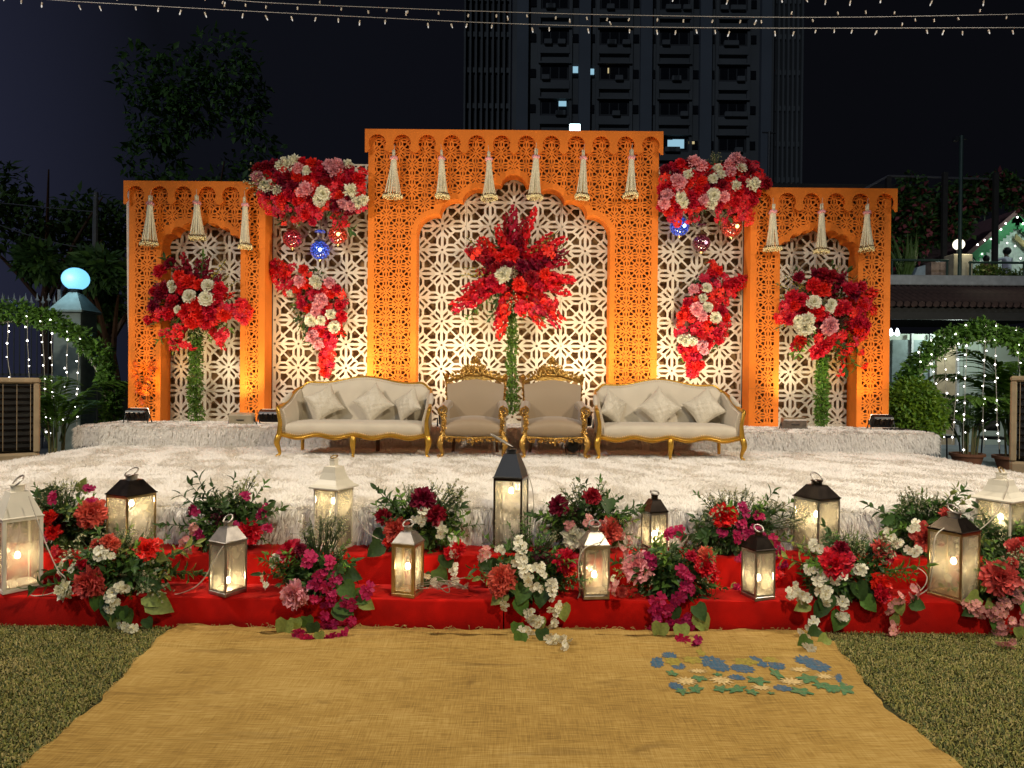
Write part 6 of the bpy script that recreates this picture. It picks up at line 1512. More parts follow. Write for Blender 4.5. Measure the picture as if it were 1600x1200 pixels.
for k in range(5):
    c = at(690 + rnd_.uniform(-8, 30), 915 + rnd_.uniform(-4, 10), 4.42); a0 = rnd_.uniform(0, 6); R1, R2 = rnd_.uniform(.05, .16), rnd_.uniform(.02, .05)
    pts = [c - o0 + Vector((R1 * math.cos(a0 + t_ * .5), .04 * math.sin(a0 + t_ * .5), max(-.06, R2 * math.sin(a0 * 2 + t_ * .7)))) for t_ in range(10)]
    b.tube(smooth_pts(pts, 2), .0032, 4)
o = b.build('cable_bundle', mat('grey_cable', (.30, .26, .20), .6), kind=None); o.location = o0; tag(o, 'tangled bundle of pale cables behind the middle-left lantern', 'cable')

# ------------------------------------------------------------------ beside the stage: ivy hoops, palms, coolers, bush
IVY = [LEAF2, LEAF2, LEAF4, LEAF4]
FAIRY = lampmat('fairy_light', (1.0, .97, .92), 9)
def ivy_hoop(label, cxp, cyp, Y, rpx, wpx, seed, a0=-12, a1=192):
    rnd_ = random.Random(seed); c = at(cxp, cyp, Y); R_ = rpx / ppm(Y)
    r = thing('ivy_hoop', label, 'flower hoop', (c.x, Y, 0), 0, 'ivy covered hoops beside the stage')
    pts = [(R_ * math.cos(rad(a)), 0, c.z + R_ * math.sin(rad(a))) for a in range(a0, a1 + 1, 6)]
    low = [(pts[0][0], 0, .0)] + pts + [(pts[-1][0], 0, .0)]
    b = MB(); b.tube(low, .018, 6); b.build('hoop', WHITEP, r, True)
    ells = []; wd = wpx / ppm(Y)
    for i, q in enumerate(pts):
        w = wd * rnd_.uniform(.38, .62); o_ = rnd_.uniform(.25, .6) * wd
        k = math.hypot(q[0], q[2] - c.z); ells.append(((c.x + q[0] * (1 + o_ / R_), Y + rnd_.uniform(-.05, .05), c.z + (q[2] - c.z) * (1 + o_ / R_)), (w, w * .8, w), 1))
    for s_ in (0, -1):
        for k in range(5): ells.append(((c.x + pts[s_][0] + rnd_.uniform(-.05, .05), Y, c.z - .25 * (k + .5) - .2), (wd * .5, wd * .45, .2), 1))
    leafmass('ivy_leaves', r, r.location, ells, 7600, .085, .055, IVY, seed, .5)
    return r, c, R_
def fairy_string(label, px, y0, y1, Y, seed, sway=6):
    rnd_ = random.Random(seed); n = 9
    P_ = [at(px + sway * math.sin(k / n * 2.2 + seed) * (k / n) + rnd_.uniform(-1, 1), y0 + (y1 - y0) * k / n, Y) for k in range(n + 1)]
    r = thing('fairy_light_string', label, 'string lights', P_[0], 0, 'fairy light strings hanging in the ivy hoops')
    b = MB(); b.tube([q - P_[0] for q in P_], .0055, 4); b.build('wire', WIRE, r)
    m_ = max(4, int((y1 - y0) / 17))
    me = KITB
    for k in range(m_):
        t_ = (k + rnd_.uniform(.1, .9)) / m_ * n; i = min(n - 1, int(t_)); q = P_[i].lerp(P_[i + 1], t_ - i) - P_[0]
        o = link('bulb', me, r); o.location = q + Vector((rnd_.uniform(-.03, .03), -.01, 0)); o.scale = (rnd_.uniform(.45, .85),) * 3
    return r
KITB = MB().ball((0, 0, 0), .018, 6, 4).mesh('fairy_bulb', FAIRY, True)
YH = 11.6
ivy_hoop('ivy hoop left of the stage below the blue globe lamp', 28, 640, YH, 138, 31, 71)
ivy_hoop('ivy hoop right of the stage before the green-lit veranda', 1532, 640, YH, 108, 31, 72)
for i, (px, y0, y1) in enumerate(((13, 492, 592), (43, 488, 640), (66, 492, 690), (80, 496, 700), (105, 508, 700), (124, 520, 665))):
    fairy_string('%s fairy light string in the left ivy hoop' % ['leftmost', 'second', 'third', 'fourth', 'fifth', 'rightmost'][i] + ('' if i in (0, 5) else ' counted from the left'), px, y0, y1, YH - .05, 80 + i)
for i, (px, y0, y1) in enumerate(((1438, 545, 668), (1456, 522, 675), (1474, 515, 690), (1494, 512, 694), (1511, 506, 708), (1540, 506, 700), (1557, 504, 702), (1589, 510, 615))):
    fairy_string('%s fairy light string in the right ivy hoop' % ['leftmost', 'second', 'third', 'fourth', 'fifth', 'sixth', 'seventh', 'rightmost'][i] + ('' if i in (0, 7) else ' counted from the left'), px, y0, y1, YH - .05, 90 + i, -7)

def frond_mesh(seed, n=22):
    rnd_ = random.Random(seed); b = MB(); pts = []
    for k in range(12):
        t_ = k / 11; pts.append(Vector((.55 * t_ ** 1.8, 0, t_ * .95 - .32 * t_ ** 3)))
    b.tube(pts, [.012 * (1 - .8 * k / 11) for k in range(12)], 4, mi=1)
    for k in range(n):
        t_ = .28 + .72 * k / (n - 1); i = min(10, int(t_ * 11)); q = pts[i].lerp(pts[i + 1], t_ * 11 - i); tg = (pts[i + 1] - pts[i]).normalized()
        for s_ in (-1, 1):
            d = (tg * .75 + Vector((0, s_ * .8, 0)) + Vector((0, 0, rnd_.uniform(-.25, .05)))).normalized(); l = .34 * (1 - .45 * abs(t_ - .55) * 1.6) * rnd_.uniform(.8, 1.1)
            leaf_geo(b, q, d, Vector((0, 0, 1)), l, .05, 0, .2, .28)
    return b.mesh('frond', [LEAF4, STEM])
FR = [frond_mesh(i) for i in range(4)]
def palm(label, px, py, Y, h, n, seed, pot=.19, z0=0.0, poth=.32):
    rnd_ = random.Random(seed); p = at(px, py, Y); r = thing('potted_palm', label, 'potted palm', (p.x, Y, z0), 0, 'potted palms beside the stage')
    b = MB(); b.lathe([(pot * .68, 0), (pot * .95, poth * .82), (pot * 1.08, poth * .84), (pot * 1.08, poth), (pot * .92, poth), (pot * .9, poth * .9)], 16); b.build('pot', TERRA, r, 40)
    b = MB()
    for k in range(9):
        a = rnd_.uniform(0, 6.28); q = pot * .6 * rnd_.random(); b.tube([(q * math.cos(a), q * math.sin(a), poth * .85), (q * 1.3 * math.cos(a), q * 1.3 * math.sin(a), poth + h * .38)], .014, 5)
    b.build('cane', mat('palm_cane', (.16, .14, .05), .6), r, kind='stuff')
    for k in range(n):
        a = 2 * PI * k / n + rnd_.uniform(-.3, .3); o = link('frond', rnd_.choice(FR), r); s_ = h * rnd_.uniform(.55, .95)
        o.location = (pot * .5 * math.cos(a), pot * .5 * math.sin(a), poth + h * rnd_.uniform(.05, .3)); o.rotation_euler = (0, rnd_.uniform(-.35, .35), a); o.scale = (s_, s_, s_)
    return r
palm('potted palm with arching fronds inside the left ivy hoop', 88, 690, 10.9, 1.45, 13, 1)
palm('potted palm standing in the middle of the right ivy hoop', 1511, 715, 12.6, 1.35, 12, 2, .27)
palm('taller potted palm at the right edge beside the cooler', 1583, 722, 12.2, 2.0, 15, 3, .30)

# topiary bush
p = at(1426, 640, 11.0); r = thing('topiary_bush', 'rounded bright green topiary bush beside the right arch', 'bush', (p.x, 11.0, 0))
b = MB(); b.tube([(0, 0, 0), (.02, 0, .5), (-.03, .02, 1.1)], .06, 8); b.tube([(.0, 0, .5), (.3, .02, .95)], .04, 6); b.build('trunk', WOOD_D, r)
TOP = leafmat('topiary_leaf', (.17, .29, .02), .5)
leafmass('foliage', r, r.location, [((p.x, 11.0, 1.36), (.36, .36, .30), 5), ((p.x - .22, 10.95, 1.28), (.26, .3, .28), 3), ((p.x + .24, 11.0, 1.16), (.27, .3, .24), 3), ((p.x + .1, 11.0, .92), (.42, .35, .26), 4)], 9000, .07, .035, [TOP, LEAF4, TOP], 5, .8)

# air coolers
def cooler(label, px0, px1, ptop, Y, rz):
    c = at((px0 + px1) / 2, 640, Y); w = (px1 - px0) / ppm(Y) ; h = at(px0, ptop, Y).z
    r = thing('air_cooler', label, 'air cooler', (c.x, Y, 0), rad(rz), 'air coolers beside the stage')
    BE = mat('cooler_beige_plastic', (.36, .27, .16), .5)
    d = .55
    b = MB(); b.box((0, 0, .32), (w, d, .62), b=.03); b.build('water_tank', BE, r)
    b = MB()
    for s_ in (-1, 1): b.box((s_ * (w / 2 - .035), 0, .63 + (h - .69) / 2), (.07, d, h - .69), b=.015)
    b.box((0, 0, h - .03), (w * 1.01, d * 1.02, .07), b=.02); b.box((0, .1, .63 + (h - .69) / 2), (w - .15, d - .25, h - .70)); b.build('body', BE, r)
    gz0, gz1 = .66, h - .075
    b = MB(); b.box((0, -d / 2 + .06, (gz0 + gz1) / 2), (w - .145, .01, gz1 - gz0)); b.build('grille_back', BLACK, r)
    for k in range(11):
        b = MB(); b.box((0, -d / 2 + .025, gz0 + .03 + (gz1 - gz0 - .06) * k / 10), (w - .145, .03, .009), rot=Matrix.Rotation(rad(25), 3, 'X')); b.build('louvre', DARKST, r)
    for k in range(6):
        b = MB(); b.box((-w / 2 + .10 + (w - .20) * k / 5, -d / 2 + .008, (gz0 + gz1) / 2), (.006, .006, gz1 - gz0)); b.build('grille_bar', BE, r)
    for k in range(4):
        b = MB(); b.lathe([(.03, -.02), (.035, 0), (.03, .02)], 10, ((-1 if k % 2 else 1) * (w / 2 - .08), (-1 if k < 2 else 1) * (d / 2 - .08), .03), rot=Matrix.Rotation(PI / 2, 3, 'Y')); b.build('castor', BLACK, r, 40)
    return r
cooler('beige air cooler with a black grille at the left edge of the stage', -62, 50, 590, 8.6, 36)
cooler('beige air cooler just showing at the right edge', 1590, 1690, 588, 8.6, -36)

# ------------------------------------------------------------------ left background: pillar lamp, gate, pole, trees
YP = 14.0
p = at(118, 480, YP); r = thing('pillar_lamp', 'grey pillar topped by a glowing pale blue globe lamp', 'pillar lamp', (p.x, YP, 0))
PILL = mat('grey_green_plaster', (.20, .24, .22), .8); zt_ = at(118, 490, YP).z; w = 42 / ppm(YP)
b = MB(); b.box((0, 0, zt_ / 2), (w, w, zt_), b=.01); b.build('pillar', PILL, r)
b = MB(); b.box((0, 0, zt_ + .03), (w * 1.25, w * 1.25, .06), b=.01); b.lathe([(w * .85, zt_ + .06), (w * .22, zt_ + .42), (.05, zt_ + .44)], 4, a0=PI / 4); b.build('pillar_cap', PILL, r)
zg = at(118, 436, YP).z; RG = 18.5 / ppm(YP)
b = MB(); b.lathe([(.10, zt_ + .42), (.12, zg - RG * .98), (.16, zg - RG * .88)], 12); b.build('lamp_collar', BLACK, r, 40)
GL = lampmat('blue_globe_glow', (.20, .62, 1.0), 1.25, True)
b = MB(); b.ball((0, 0, zg), (RG * 1.05, RG * 1.05, RG * .95), 20, 12); b.build('globe', GL, r, True)
l = bpy.data.lights.new('globe_light', 'POINT'); l.energy = 22; l.color = (.45, .8, 1); l.shadow_soft_size = .25
lo_ = bpy.data.objects.new('globe_light', l); COL.objects.link(lo_); lo_.parent = r; lo_.location = (0, -.5, zg)
IRON = mat('black_iron', (.03, .032, .035), .5); IRL = mat('grey_iron_tip', (.22, .22, .22), .5)
YG = 14.6; p = at(50, 600, YG); r = thing('iron_gate', 'black iron gate of tall bars with spearhead tips behind the left hoop', 'gate', (p.x, YG, 0))
k = 0
for px in range(-14, 100, 9):
    q = at(px, 462 + (4 if (px // 9) % 2 else 0), YG); x = q.x - p.x
    b = MB(); b.tube([(x, 0, 0), (x, 0, q.z - .1)], .012, 6); o = b.build('bar', IRON, r)
    b = MB(); b.lathe([(.012, -.12), (.05, -.09), (.022, -.05), (.002, .06)], 4, (x, 0, q.z)); b.build('spearhead', IRL, r)
for zz_ in (.3, 1.6, at(50, 476, YG).z - .1):
    b = MB(); b.box((0, .03, zz_), (1.9, .03, .05)); b.build('rail', IRON, r)
b = MB(); b.box((at(91, 470, YG).x - p.x, .05, at(91, 452, YG).z / 2), (.06, .06, at(91, 452, YG).z)); b.build('gate_post', IRL, r)
YU = 20; p = at(149, 300, YU); r = thing('utility_pole', 'thin grey utility pole rising left of the backdrop', 'pole', (p.x, YU, 0))
b = MB(); b.tube([(0, 0, 0), (0, 0, p.z - 1.0), (.02, 0, p.z)], [.085, .075, .06], 8); b.build('pole', mat('grey_pole_metal', (.16, .16, .16), .5), r)
b = MB(); b.tube([(-.02, -.03, at(149, 422, YU).z), (-.26, -.04, at(136, 417, YU).z + .03)], .02, 6); b.build('bracket', IRL, r)
for lab, pts in (('upper overhead wire running left from the utility pole', [(149, 331), (80, 325), (0, 317), (-120, 305)]), ('lower sagging overhead wire running left from the utility pole', [(149, 387), (110, 384), (60, 372), (0, 352), (-100, 310)])):
    P_ = smooth_pts([at(x, y, YU) for x, y in pts], 5); b = MB(); b.tube([q - P_[0] for q in P_], .014, 4); o = b.build('overhead_wire', mat('grey_wire', (.15, .15, .17), .6)); o.location = P_[0]; tag(o, lab, 'wire')
YD = 30; p = at(167, 436, YD); r = thing('street_light', 'distant white street light right of the utility pole', 'street light', (p.x, YD, 0))
b = MB(); b.tube([(0, 0, 0), (0, 0, p.z - .1)], .05, 6); b.build('pole', IRON, r)
b = MB(); b.ball((0, 0, p.z), (.15, .1, .09), 10, 6); b.build('lamp_head', lampmat('street_white', (1.0, .95, 1.0), 1.6), r, True)

def tree(label, px, Y, h, seed, ells, n, trunk_r=.22, mats=None):
    p = at(px, 500, Y); rnd_ = random.Random(seed); r = thing('tree', label, 'tree', (p.x, Y, 0), 0, 'dark trees behind the venue')
    b = MB(); top = Vector((rnd_.uniform(-.3, .3), 0, h * .55))
    b.tube(smooth_pts([(0, 0, 0), (.1, 0, h * .2), (-.1, .1, h * .4), top], 3), smooth_val([trunk_r, trunk_r * .8, trunk_r * .65, trunk_r * .5], 3), 8)
    for k in range(7):
        a = rnd_.uniform(0, 6.28); e_ = Vector((math.cos(a) * h * .25, math.sin(a) * h * .2, h * rnd_.uniform(.6, .9))); s_ = Vector((0, .05, h * rnd_.uniform(.3, .52)))
        b.tube(smooth_pts([s_, s_.lerp(e_, .5) + Vector((0, 0, .3)), e_], 3), [trunk_r * .4, trunk_r * .35, trunk_r * .3, trunk_r * .25, trunk_r * .2, trunk_r * .15, trunk_r * .1][:7], 5)
    b.build('trunk', WOOD_D, r)
    leafmass('crown', r, r.location, [((p.x + q[0], Y + q[1], q[2]), (q[3], q[3] * .8, q[4]), q[3] * q[4]) for q in ells], n, .36, .17, mats or [LEAF, LEAF, LEAF2], seed, .4)
def rndcrown(seed, cx, cz, rx, rz, n=14):
    rnd_ = random.Random(seed); return [(cx + rnd_.uniform(-1, 1) * rx * .75, rnd_.uniform(-1, 1) * 1.5, cz + rnd_.uniform(-1, 1) * rz * .75, rx * rnd_.uniform(.22, .42), rz * rnd_.uniform(.2, .36)) for k in range(n)]
tree('broad dark tree filling the sky behind the left arch', 315, 26, 11, 1, rndcrown(1, 0, 9.6, 3.4, 5.2, 18), 4600, mats=[LEAF2, LEAF2, LEAF])
tree('dark tree behind the iron gate at the far left', 70, 24, 10, 2, rndcrown(2, -1, 7.0, 4.0, 3.2, 12), 3500, mats=[LEAF2, LEAF2, LEAF])
tree('low dark tree between the pillar lamp and the left arch', 175, 19, 5.5, 3, rndcrown(3, 0, 3.6, 1.6, 1.7, 8), 5000)

# ------------------------------------------------------------------ apartment tower far behind
YA = 75.0; KA = 1 / ppm(YA)
TW = mat('tower_concrete', (.12, .13, .135), .85, nz=(.12, .25)); TWB = mat('tower_blue_pier', (.12, .14, .165), .85, nz=(.15, .15)); TWD = mat('tower_dark_recess', (.045, .048, .053), .8, nz=(.3, .3)); WG = mat('dark_window_glass', (.012, .014, .018), .15, spec=.6)
LITW = lampmat('lit_window', (.40, .72, .9), .65); LITY = lampmat('lit_window_warm', (1, .8, .4), .5)
xl, xr = at(722, 150, YA).x, at(1264, 150, YA).x; xc = (xl + xr) / 2
r = thing('apartment_tower', 'tall dark apartment tower with fins and a few lit windows behind the backdrop', 'apartment tower', (xc, YA, 0))
HT = 47.0
def X(px): return at(px, 150, YA).x - xc
def Zp(py): return at(950, py, YA).z
b = MB(); b.box(((X(800) + X(1215)) / 2, 4.2, HT / 2), (X(1215) - X(800), 6, HT)); b.build('wall', TW, r)
for a, c_ in ((722, 798), (1222, 1264)):
    b = MB(); b.box(((X(a) + X(c_)) / 2, 4.6, HT / 2), (X(c_) - X(a), 5, HT)); b.build('wall', TWD, r)
    n = 9 if a < 800 else 6
    fm = MB().box((0, 1.75, HT / 2), (.20, .7, HT)).mesh('fin', TW)
    for k in range(n):
        o = link('fin', fm, r); o.location = (X(a) + .15 + (X(c_) - X(a) - .3) * k / (n - 1), 0, 0)
    zf = 20.0
    while zf < HT:
        b = MB(); b.box(((X(a) + X(c_)) / 2, 1.95, zf), (X(c_) - X(a), .25, .55)); b.build('floor_band', TW, r); zf += 3.95
for px, wpx in ((816, 18), (914, 18), (1011, 18), (1105, 18), (1200, 16)):
    b = MB(); b.box((X(px), .95, HT / 2), (wpx * KA, .9, HT)); b.build('pier', TWB, r)
for px in (842, 892, 935, 988, 1030, 1083, 1124, 1174):
    b = MB(); b.box((X(px), 1.06, HT / 2), (5 * KA, .34, HT)); b.build('pier', TW, r)
acm = MB().box((0, 0, 0), (.85, .5, .55), b=.05).lathe([(.2, -.26), (.22, -.27), (.2, -.28)], 10, rot=Matrix.Rotation(PI / 2, 3, 'X')).mesh('air_conditioner', TW)
rows = [-5, 51, 107, 163, 219, 275, 331]
rnd_ = random.Random(77)
for py in rows:
    z0, z1 = Zp(py + 14), Zp(py - 12)
    for a, c_ in ((845, 889), (938, 985), (1033, 1080), (1127, 1171)):
        xm, wd = (X(a) + X(c_)) / 2, X(c_) - X(a)
        b = MB(); b.box((xm, 1.15, (z0 + z1) / 2), (wd, .10, z1 - z0)); f = b.build('window', TWD, r)
        for k in range(3):
            b = MB(); b.box((xm + wd * (k - 1) * .31, 1.08, (z0 + z1) / 2 + .1), (wd * .27, .04, (z1 - z0) * .72)); b.build('pane', WG, f)
        b = MB(); b.box((xm, .92, z1 + .12), (wd + .5, .55, .18)); b.build('sunshade', TW, r)
        b = MB(); b.box((xm, .98, z0 - .45), (wd + .2, .4, .9)); b.build('spandrel', TW, r)
        for k in range(rnd_.randint(1, 3)):
            o = link('air_conditioner', acm, r); o.location = (xm + rnd_.uniform(-.38, .38) * wd, .66, z0 + .22)
    for px in (833, 900, 926, 996, 1022, 1091, 1116, 1182):
        b = MB(); b.box((X(px), 1.14, (z0 + z1) / 2), (.62, .12, .9)); b.build('window', WG, r)
for px, py, w_, h_, m_ in ((900, 103, 8, 10, LITW), (926, 106, 7, 9, LITW), (880, 157, 12, 8, LITW), (1051, 221, 8, 16, LITW), (1064, 219, 18, 14, LITW), (1085, 217, 9, 4, LITY), (952, 104, 2, 8, LITY), (1158, 172, 3, 2, LITW)):
    b = MB(); b.box((X(px), .97, Zp(py)), (w_ * KA, .05, h_ * KA)); b.build('lit_pane', m_, r)

# flood lamp above the middle arch, on a mast behind the backdrop
YF = 13.0; p = at(898, 200, YF); r = thing('mast_floodlight', 'glaring blue-white floodlight just above the middle arch', 'floodlight', (p.x, YF, 0))
b = MB(); b.tube([(0, 0, 0), (0, 0, p.z - .08)], .04, 8); b.build('mast', IRON, r)
b = MB(); b.box((0, .05, p.z), (.24, .12, .17), b=.02); b.build('housing', BLACK, r)
b = MB(); b.box((0, -.025, p.z), (.20, .03, .13), b=.01); b.build('lens', lampmat('floodlight_lens', (.62, .92, 1.0), 6), r)
p = at(954, 206, YW + .1); r = thing('stray_blossom', 'tiny pale blossom lying on top of the middle arch', 'blossom', (p.x, YW + .15, cT))
put('W', r, r.location + Vector((0, 0, .02)), (0, -.3, 1), .035, random.Random(1))

# ------------------------------------------------------------------ right background: veranda, roof terrace, gabled house
YV = 16.5
VW = mat('pale_green_wall', (.36, .42, .36), .7, nz=(1, .08)); VG = mat('veranda_glass', (.20, .26, .26), .25, spec=.5); VD = mat('dark_timber', (.03, .028, .026), .7); TILE = mat('brown_roof_tile', (.075, .042, .036), .8, nz=(6, .4)); PARA = mat('white_parapet', (.42, .44, .45), .7); CURT = mat('beige_curtain', (.38, .30, .20), .8)
xa, xb = at(1388, 500, YV).x - .6, at(1600, 500, YV).x + 6
r = thing('veranda', 'low veranda building with brown tiled eaves and pale green walls on the right', 'veranda', ((xa + xb) / 2, YV, 0))
cx = (xa + xb) / 2
def VX(px): return at(px, 560, YV).x - cx
def VZ(py): return at(1500, py, YV).z
b = MB(); b.box((0, .6, VZ(520) / 2), (xb - xa, .12, VZ(520))); b.build('wall', VW, r)
for a, c_, m_, nm in ((1410, 1438, VG, 'glass_door'), (1441, 1468, VG, 'glass_door'), (1482, 1512, CURT, 'curtain'), (1516, 1524, VW, 'column'), (1552, 1556, VW, 'column')):
    b = MB(); b.box(((VX(a) + VX(c_)) / 2, .48, VZ(530) / 2), (VX(c_) - VX(a), .08, VZ(530)), b=.004); b.build(nm, m_, r)
for a in (1440, 1470, 1514):
    b = MB(); b.box((VX(a), .42, VZ(520) / 2), (.05, .08, VZ(520))); b.build('door_frame', PARA, r)
b = MB(); b.box((0, -.1, VZ(510) + .28), (xb - xa, 1.6, .06)); b.build('soffit', VD, r)
b = MB(); b.box((0, -.86, (VZ(505) + VZ(481)) / 2), (xb - xa, .06, VZ(481) - VZ(505))); b.build('fascia', VD, r)
b = MB(); vs = [(-(xb - xa) / 2, -1.05, VZ(482)), ((xb - xa) / 2, -1.05, VZ(482)), ((xb - xa) / 2, .35, VZ(444)), (-(xb - xa) / 2, .35, VZ(444))]
b.add(vs + [(x, y + .05, z - .07) for x, y, z in vs], [(0, 1, 2, 3), (7, 6, 5, 4), (0, 4, 5, 1), (1, 5, 6, 2), (2, 6, 7, 3), (3, 7, 4, 0)]); roof = b.build('roof', TILE, r)
tm = MB().tube([(0, 0, 0), (0, 1.32, (VZ(444) - VZ(482)) * .92)], .075, 6).mesh('roof_tile', TILE)
for k in range(60):
    o = link('roof_tile', tm, roof); o.location = (-(xb - xa) / 2 + .1 + k * (xb - xa - .2) / 59, -1.08, VZ(482) - .02)
b = MB(); b.box((0, .42, VZ(444) + .12), (xb - xa, .5, .24), b=.02); b.build('parapet', PARA, r)
b = MB(); b.box((0, 5.6, VZ(444) - .1), (xb - xa, 9.6, .2)); b.build('terrace_floor', PARA, r)
# dark chairs on the terrace floor in front of it
def plain_chair(label, px, py, Y, rz):
    p = at(px, py, Y); r = thing('dining_chair', label, 'chair', (p.x, Y, .08), rad(rz), 'dark chairs below the veranda')
    b = MB(); b.box((0, 0, .45), (.44, .44, .05), b=.015); b.build('seat', BLACK, r)
    b = MB(); b.box((0, .21, .74), (.42, .035, .34), b=.01); b.build('backrest', BLACK, r)
    for sx_ in (-1, 1):
        for sy_ in (-1, 1):
            b = MB(); b.tube([(sx_ * .19, sy_ * .19, .44), (sx_ * .215, sy_ * .215, 0)], .014, 6); b.build('leg', BLACK, r)
plain_chair('dark chair seen through the left part of the right hoop', 1474, 690, 13.9, 25)
plain_chair('dark chair seen between the two right palms', 1548, 690, 13.6, -20)
# interior lamp of the veranda (lights seen at its left end) and its glow on the walls
l = bpy.data.lights.new('veranda_light', 'POINT'); l.energy = 80; l.color = (.85, 1, .90); l.shadow_soft_size = .15
lo_ = bpy.data.objects.new('veranda_light', l); COL.objects.link(lo_); lo_.location = (cx - 1.2, YV - .25, VZ(515))
lo_.parent = r; lo_.location = (VX(1480), -.3, VZ(512) + .05)
VL = lampmat('veranda_lamp', (.8, .92, 1.0), 5)
for px, lab in ((1392, 'left one of the two small white lamps beside the right arch'), (1402, 'right one of the two small white lamps beside the right arch')):
    q = at(px, 521, YV - .6); b = MB(); b.ball((0, 0, 0), (.06, .04, .06), 8, 5); b.lathe([(.03, .05), (.04, .06), (.01, .12)], 8); o = b.build('eaves_lamp', VL, None, True); o.location = q; tag(o, lab, 'lamp', 'small lamps under the eaves')
# roof terrace: railing, cage with creepers, pillar lamp, pole, house
YT_ = 18.0; zf = VZ(444) + .0
GREENP = mat('green_painted_steel', (.035, .075, .06), .5)
def TX(px, Y=YT_): return at(px, 420, Y).x
def TZ(py, Y=YT_): return at(1500, py, Y).z
r = thing('terrace_railing', 'green pipe railing along the roof terrace', 'railing', (TX(1490), YV + .8, zf))
yr = YV + .8
for a, c_, py in ((1392, 1482, 406), (1514, 1640, 410)):
    b = MB(); b.tube([at(a, py, yr) - r.location, at(c_, py + 1, yr) - r.location], .03, 6); b.build('rail', GREENP, r)
for px in (1394, 1480, 1516, 1600):
    q = at(px, 408, yr) - r.location; b = MB(); b.tube([(q.x, q.y, .0), q], .025, 6); b.build('post', GREENP, r)
FLR = [LEAF, LEAF, LEAF2, LEAF, P_PALE]
r = thing('creeper_cage', 'dark steel cage overgrown with flowering creepers on the roof terrace', 'trellis', (TX(1500), YT_ + 2.2, zf))
yc = YT_ + 2.2
for px, m_ in ((1388, VD), (1463, VD), (1541, VD), (1620, VD)):
    q = at(px, 276, yc); b = MB(); b.box((q.x - r.location.x, -.4 if px in (1463, 1541) else 0, (q.z - zf) / 2 + 0), (.13, .1, q.z - zf)); b.build('post', m_, r)
for pts in ([(1388, 275), (1640, 283)], [(1388, 275), (1350, 296)]):
    P_ = [at(x, y, yc) - r.location for x, y in pts]; b = MB(); b.tube(P_, .035, 5); b.build('beam', mat('grey_beam', (.12, .12, .13), .6), r)
rs_ = random.Random(12); ells = []
for k in range(46):
    px = rs_.uniform(1392, 1640); lim = 395 if px < 1440 else (372 if px < 1500 else 330)
    q = at(px, rs_.uniform(288, lim), yc + .1); ells.append(((q.x, q.y + rs_.uniform(-.2, .5), q.z), (.40, .3, .42), 1))
CRP = mat('creeper_bloom', (.30, .06, .07), .7)
leafmass('creeper', r, r.location, ells, 9000, .19, .12, [LEAF, LEAF, LEAF2, LEAF, CRP], 12, .4)
b = MB(); b.box((-1.9, 1.0, 1.9), (4.6, .05, 3.6)); b.build('back_mesh', VD, r)
yl = YV + 1.2
r = thing('terrace_pillar', 'cream terrace pillar with a lit white globe lamp on the corner', 'pillar lamp', (TX(1497, yl), yl, zf))
w = 30 / ppm(yl); h = at(1500, 399, yl).z - zf
b = MB(); b.box((0, 0, h / 2), (w, .4, h), b=.015); b.build('pillar', mat('cream_plaster', (.50, .46, .34), .8), r)
b = MB(); b.box((-.26 - w / 2, .1, h * .40), (.42, .3, h * .8)); b.build('side_wall', mat('worn_plaster', (.30, .22, .18), .85, nz=(4, .5)), r)
q = at(1498, 382, yl) - r.location; b = MB(); b.ball(q, (8.5 / ppm(yl),) * 3, 14, 8); b.build('globe', lampmat('white_globe_glow', (1, .93, .72), 1.6, True), r, True)
b = MB(); b.lathe([(.06, h), (.05, q.z - .12)], 8, (q.x, 0, 0)); b.build('collar', IRON, r)
l = bpy.data.lights.new('globe_light', 'POINT'); l.energy = 14; l.color = (1, .9, .65); l.shadow_soft_size = .15; lo_ = bpy.data.objects.new('globe_light', l); COL.objects.link(lo_); lo_.parent = r; lo_.location = q + Vector((0, -.3, 0))
r = thing('light_pole', 'slim dark green light pole in front of the roof terrace', 'pole', (at(1501, 300, YV + .55).x, YV + .55, zf))
zt_ = at(1502, 212, YV + .55).z - zf; b = MB(); b.tube([(0, 0, .2), (0, 0, zt_)], .045, 8); b.build('pole', GREENP, r)
b = MB(); b.tube([(-.16, 0, zt_ - .05), (.14, 0, zt_ - .08)], .02, 6); b.box((-.16, -.04, zt_ - .1), (.1, .12, .1)); b.build('lamp_arm', IRON, r)
p_ = at(1202, 206, 22); r = thing('light_pole', 'dark light pole far behind the right flower swag', 'pole', (p_.x, 22, 0))
b = MB(); b.tube([(0, 0, 0), (0, 0, p_.z)], .05, 8); b.build('pole', IRON, r); b = MB(); b.tube([(-.22, 0, p_.z - .02), (.2, 0, p_.z - .04)], .025, 6); b.build('lamp_arm', IRON, r)
yh = 22.3; HW = mat('mint_house_wall', (.62, .74, .66), .7); HG = mat('green_bargeboard', (.04, .30, .10), .6); HB_ = mat('pink_brown_eave', (.20, .10, .10), .7); HY = mat('ochre_trim', (.40, .33, .14), .6)
q0 = at(1582, 445, yh); r = thing('gabled_house', 'small mint gabled house with green scalloped bargeboards on the roof terrace', 'house', (q0.x, yh, zf))
def HX(px): return at(px, 400, yh).x - q0.x
def HZ(py): return at(1560, py, yh).z - zf
ap = (HX(1582), HZ(336)); el, er = (HX(1514), HZ(396)), (HX(1650), HZ(396))
b = MB(); b.prism([(el[0] + .12, .0), (er[0] - .12, 0), (er[0] - .12, er[1]), (ap[0], ap[1] - .1), (el[0] + .12, el[1])], 0, .12); b.build('gable_wall', HW, r)
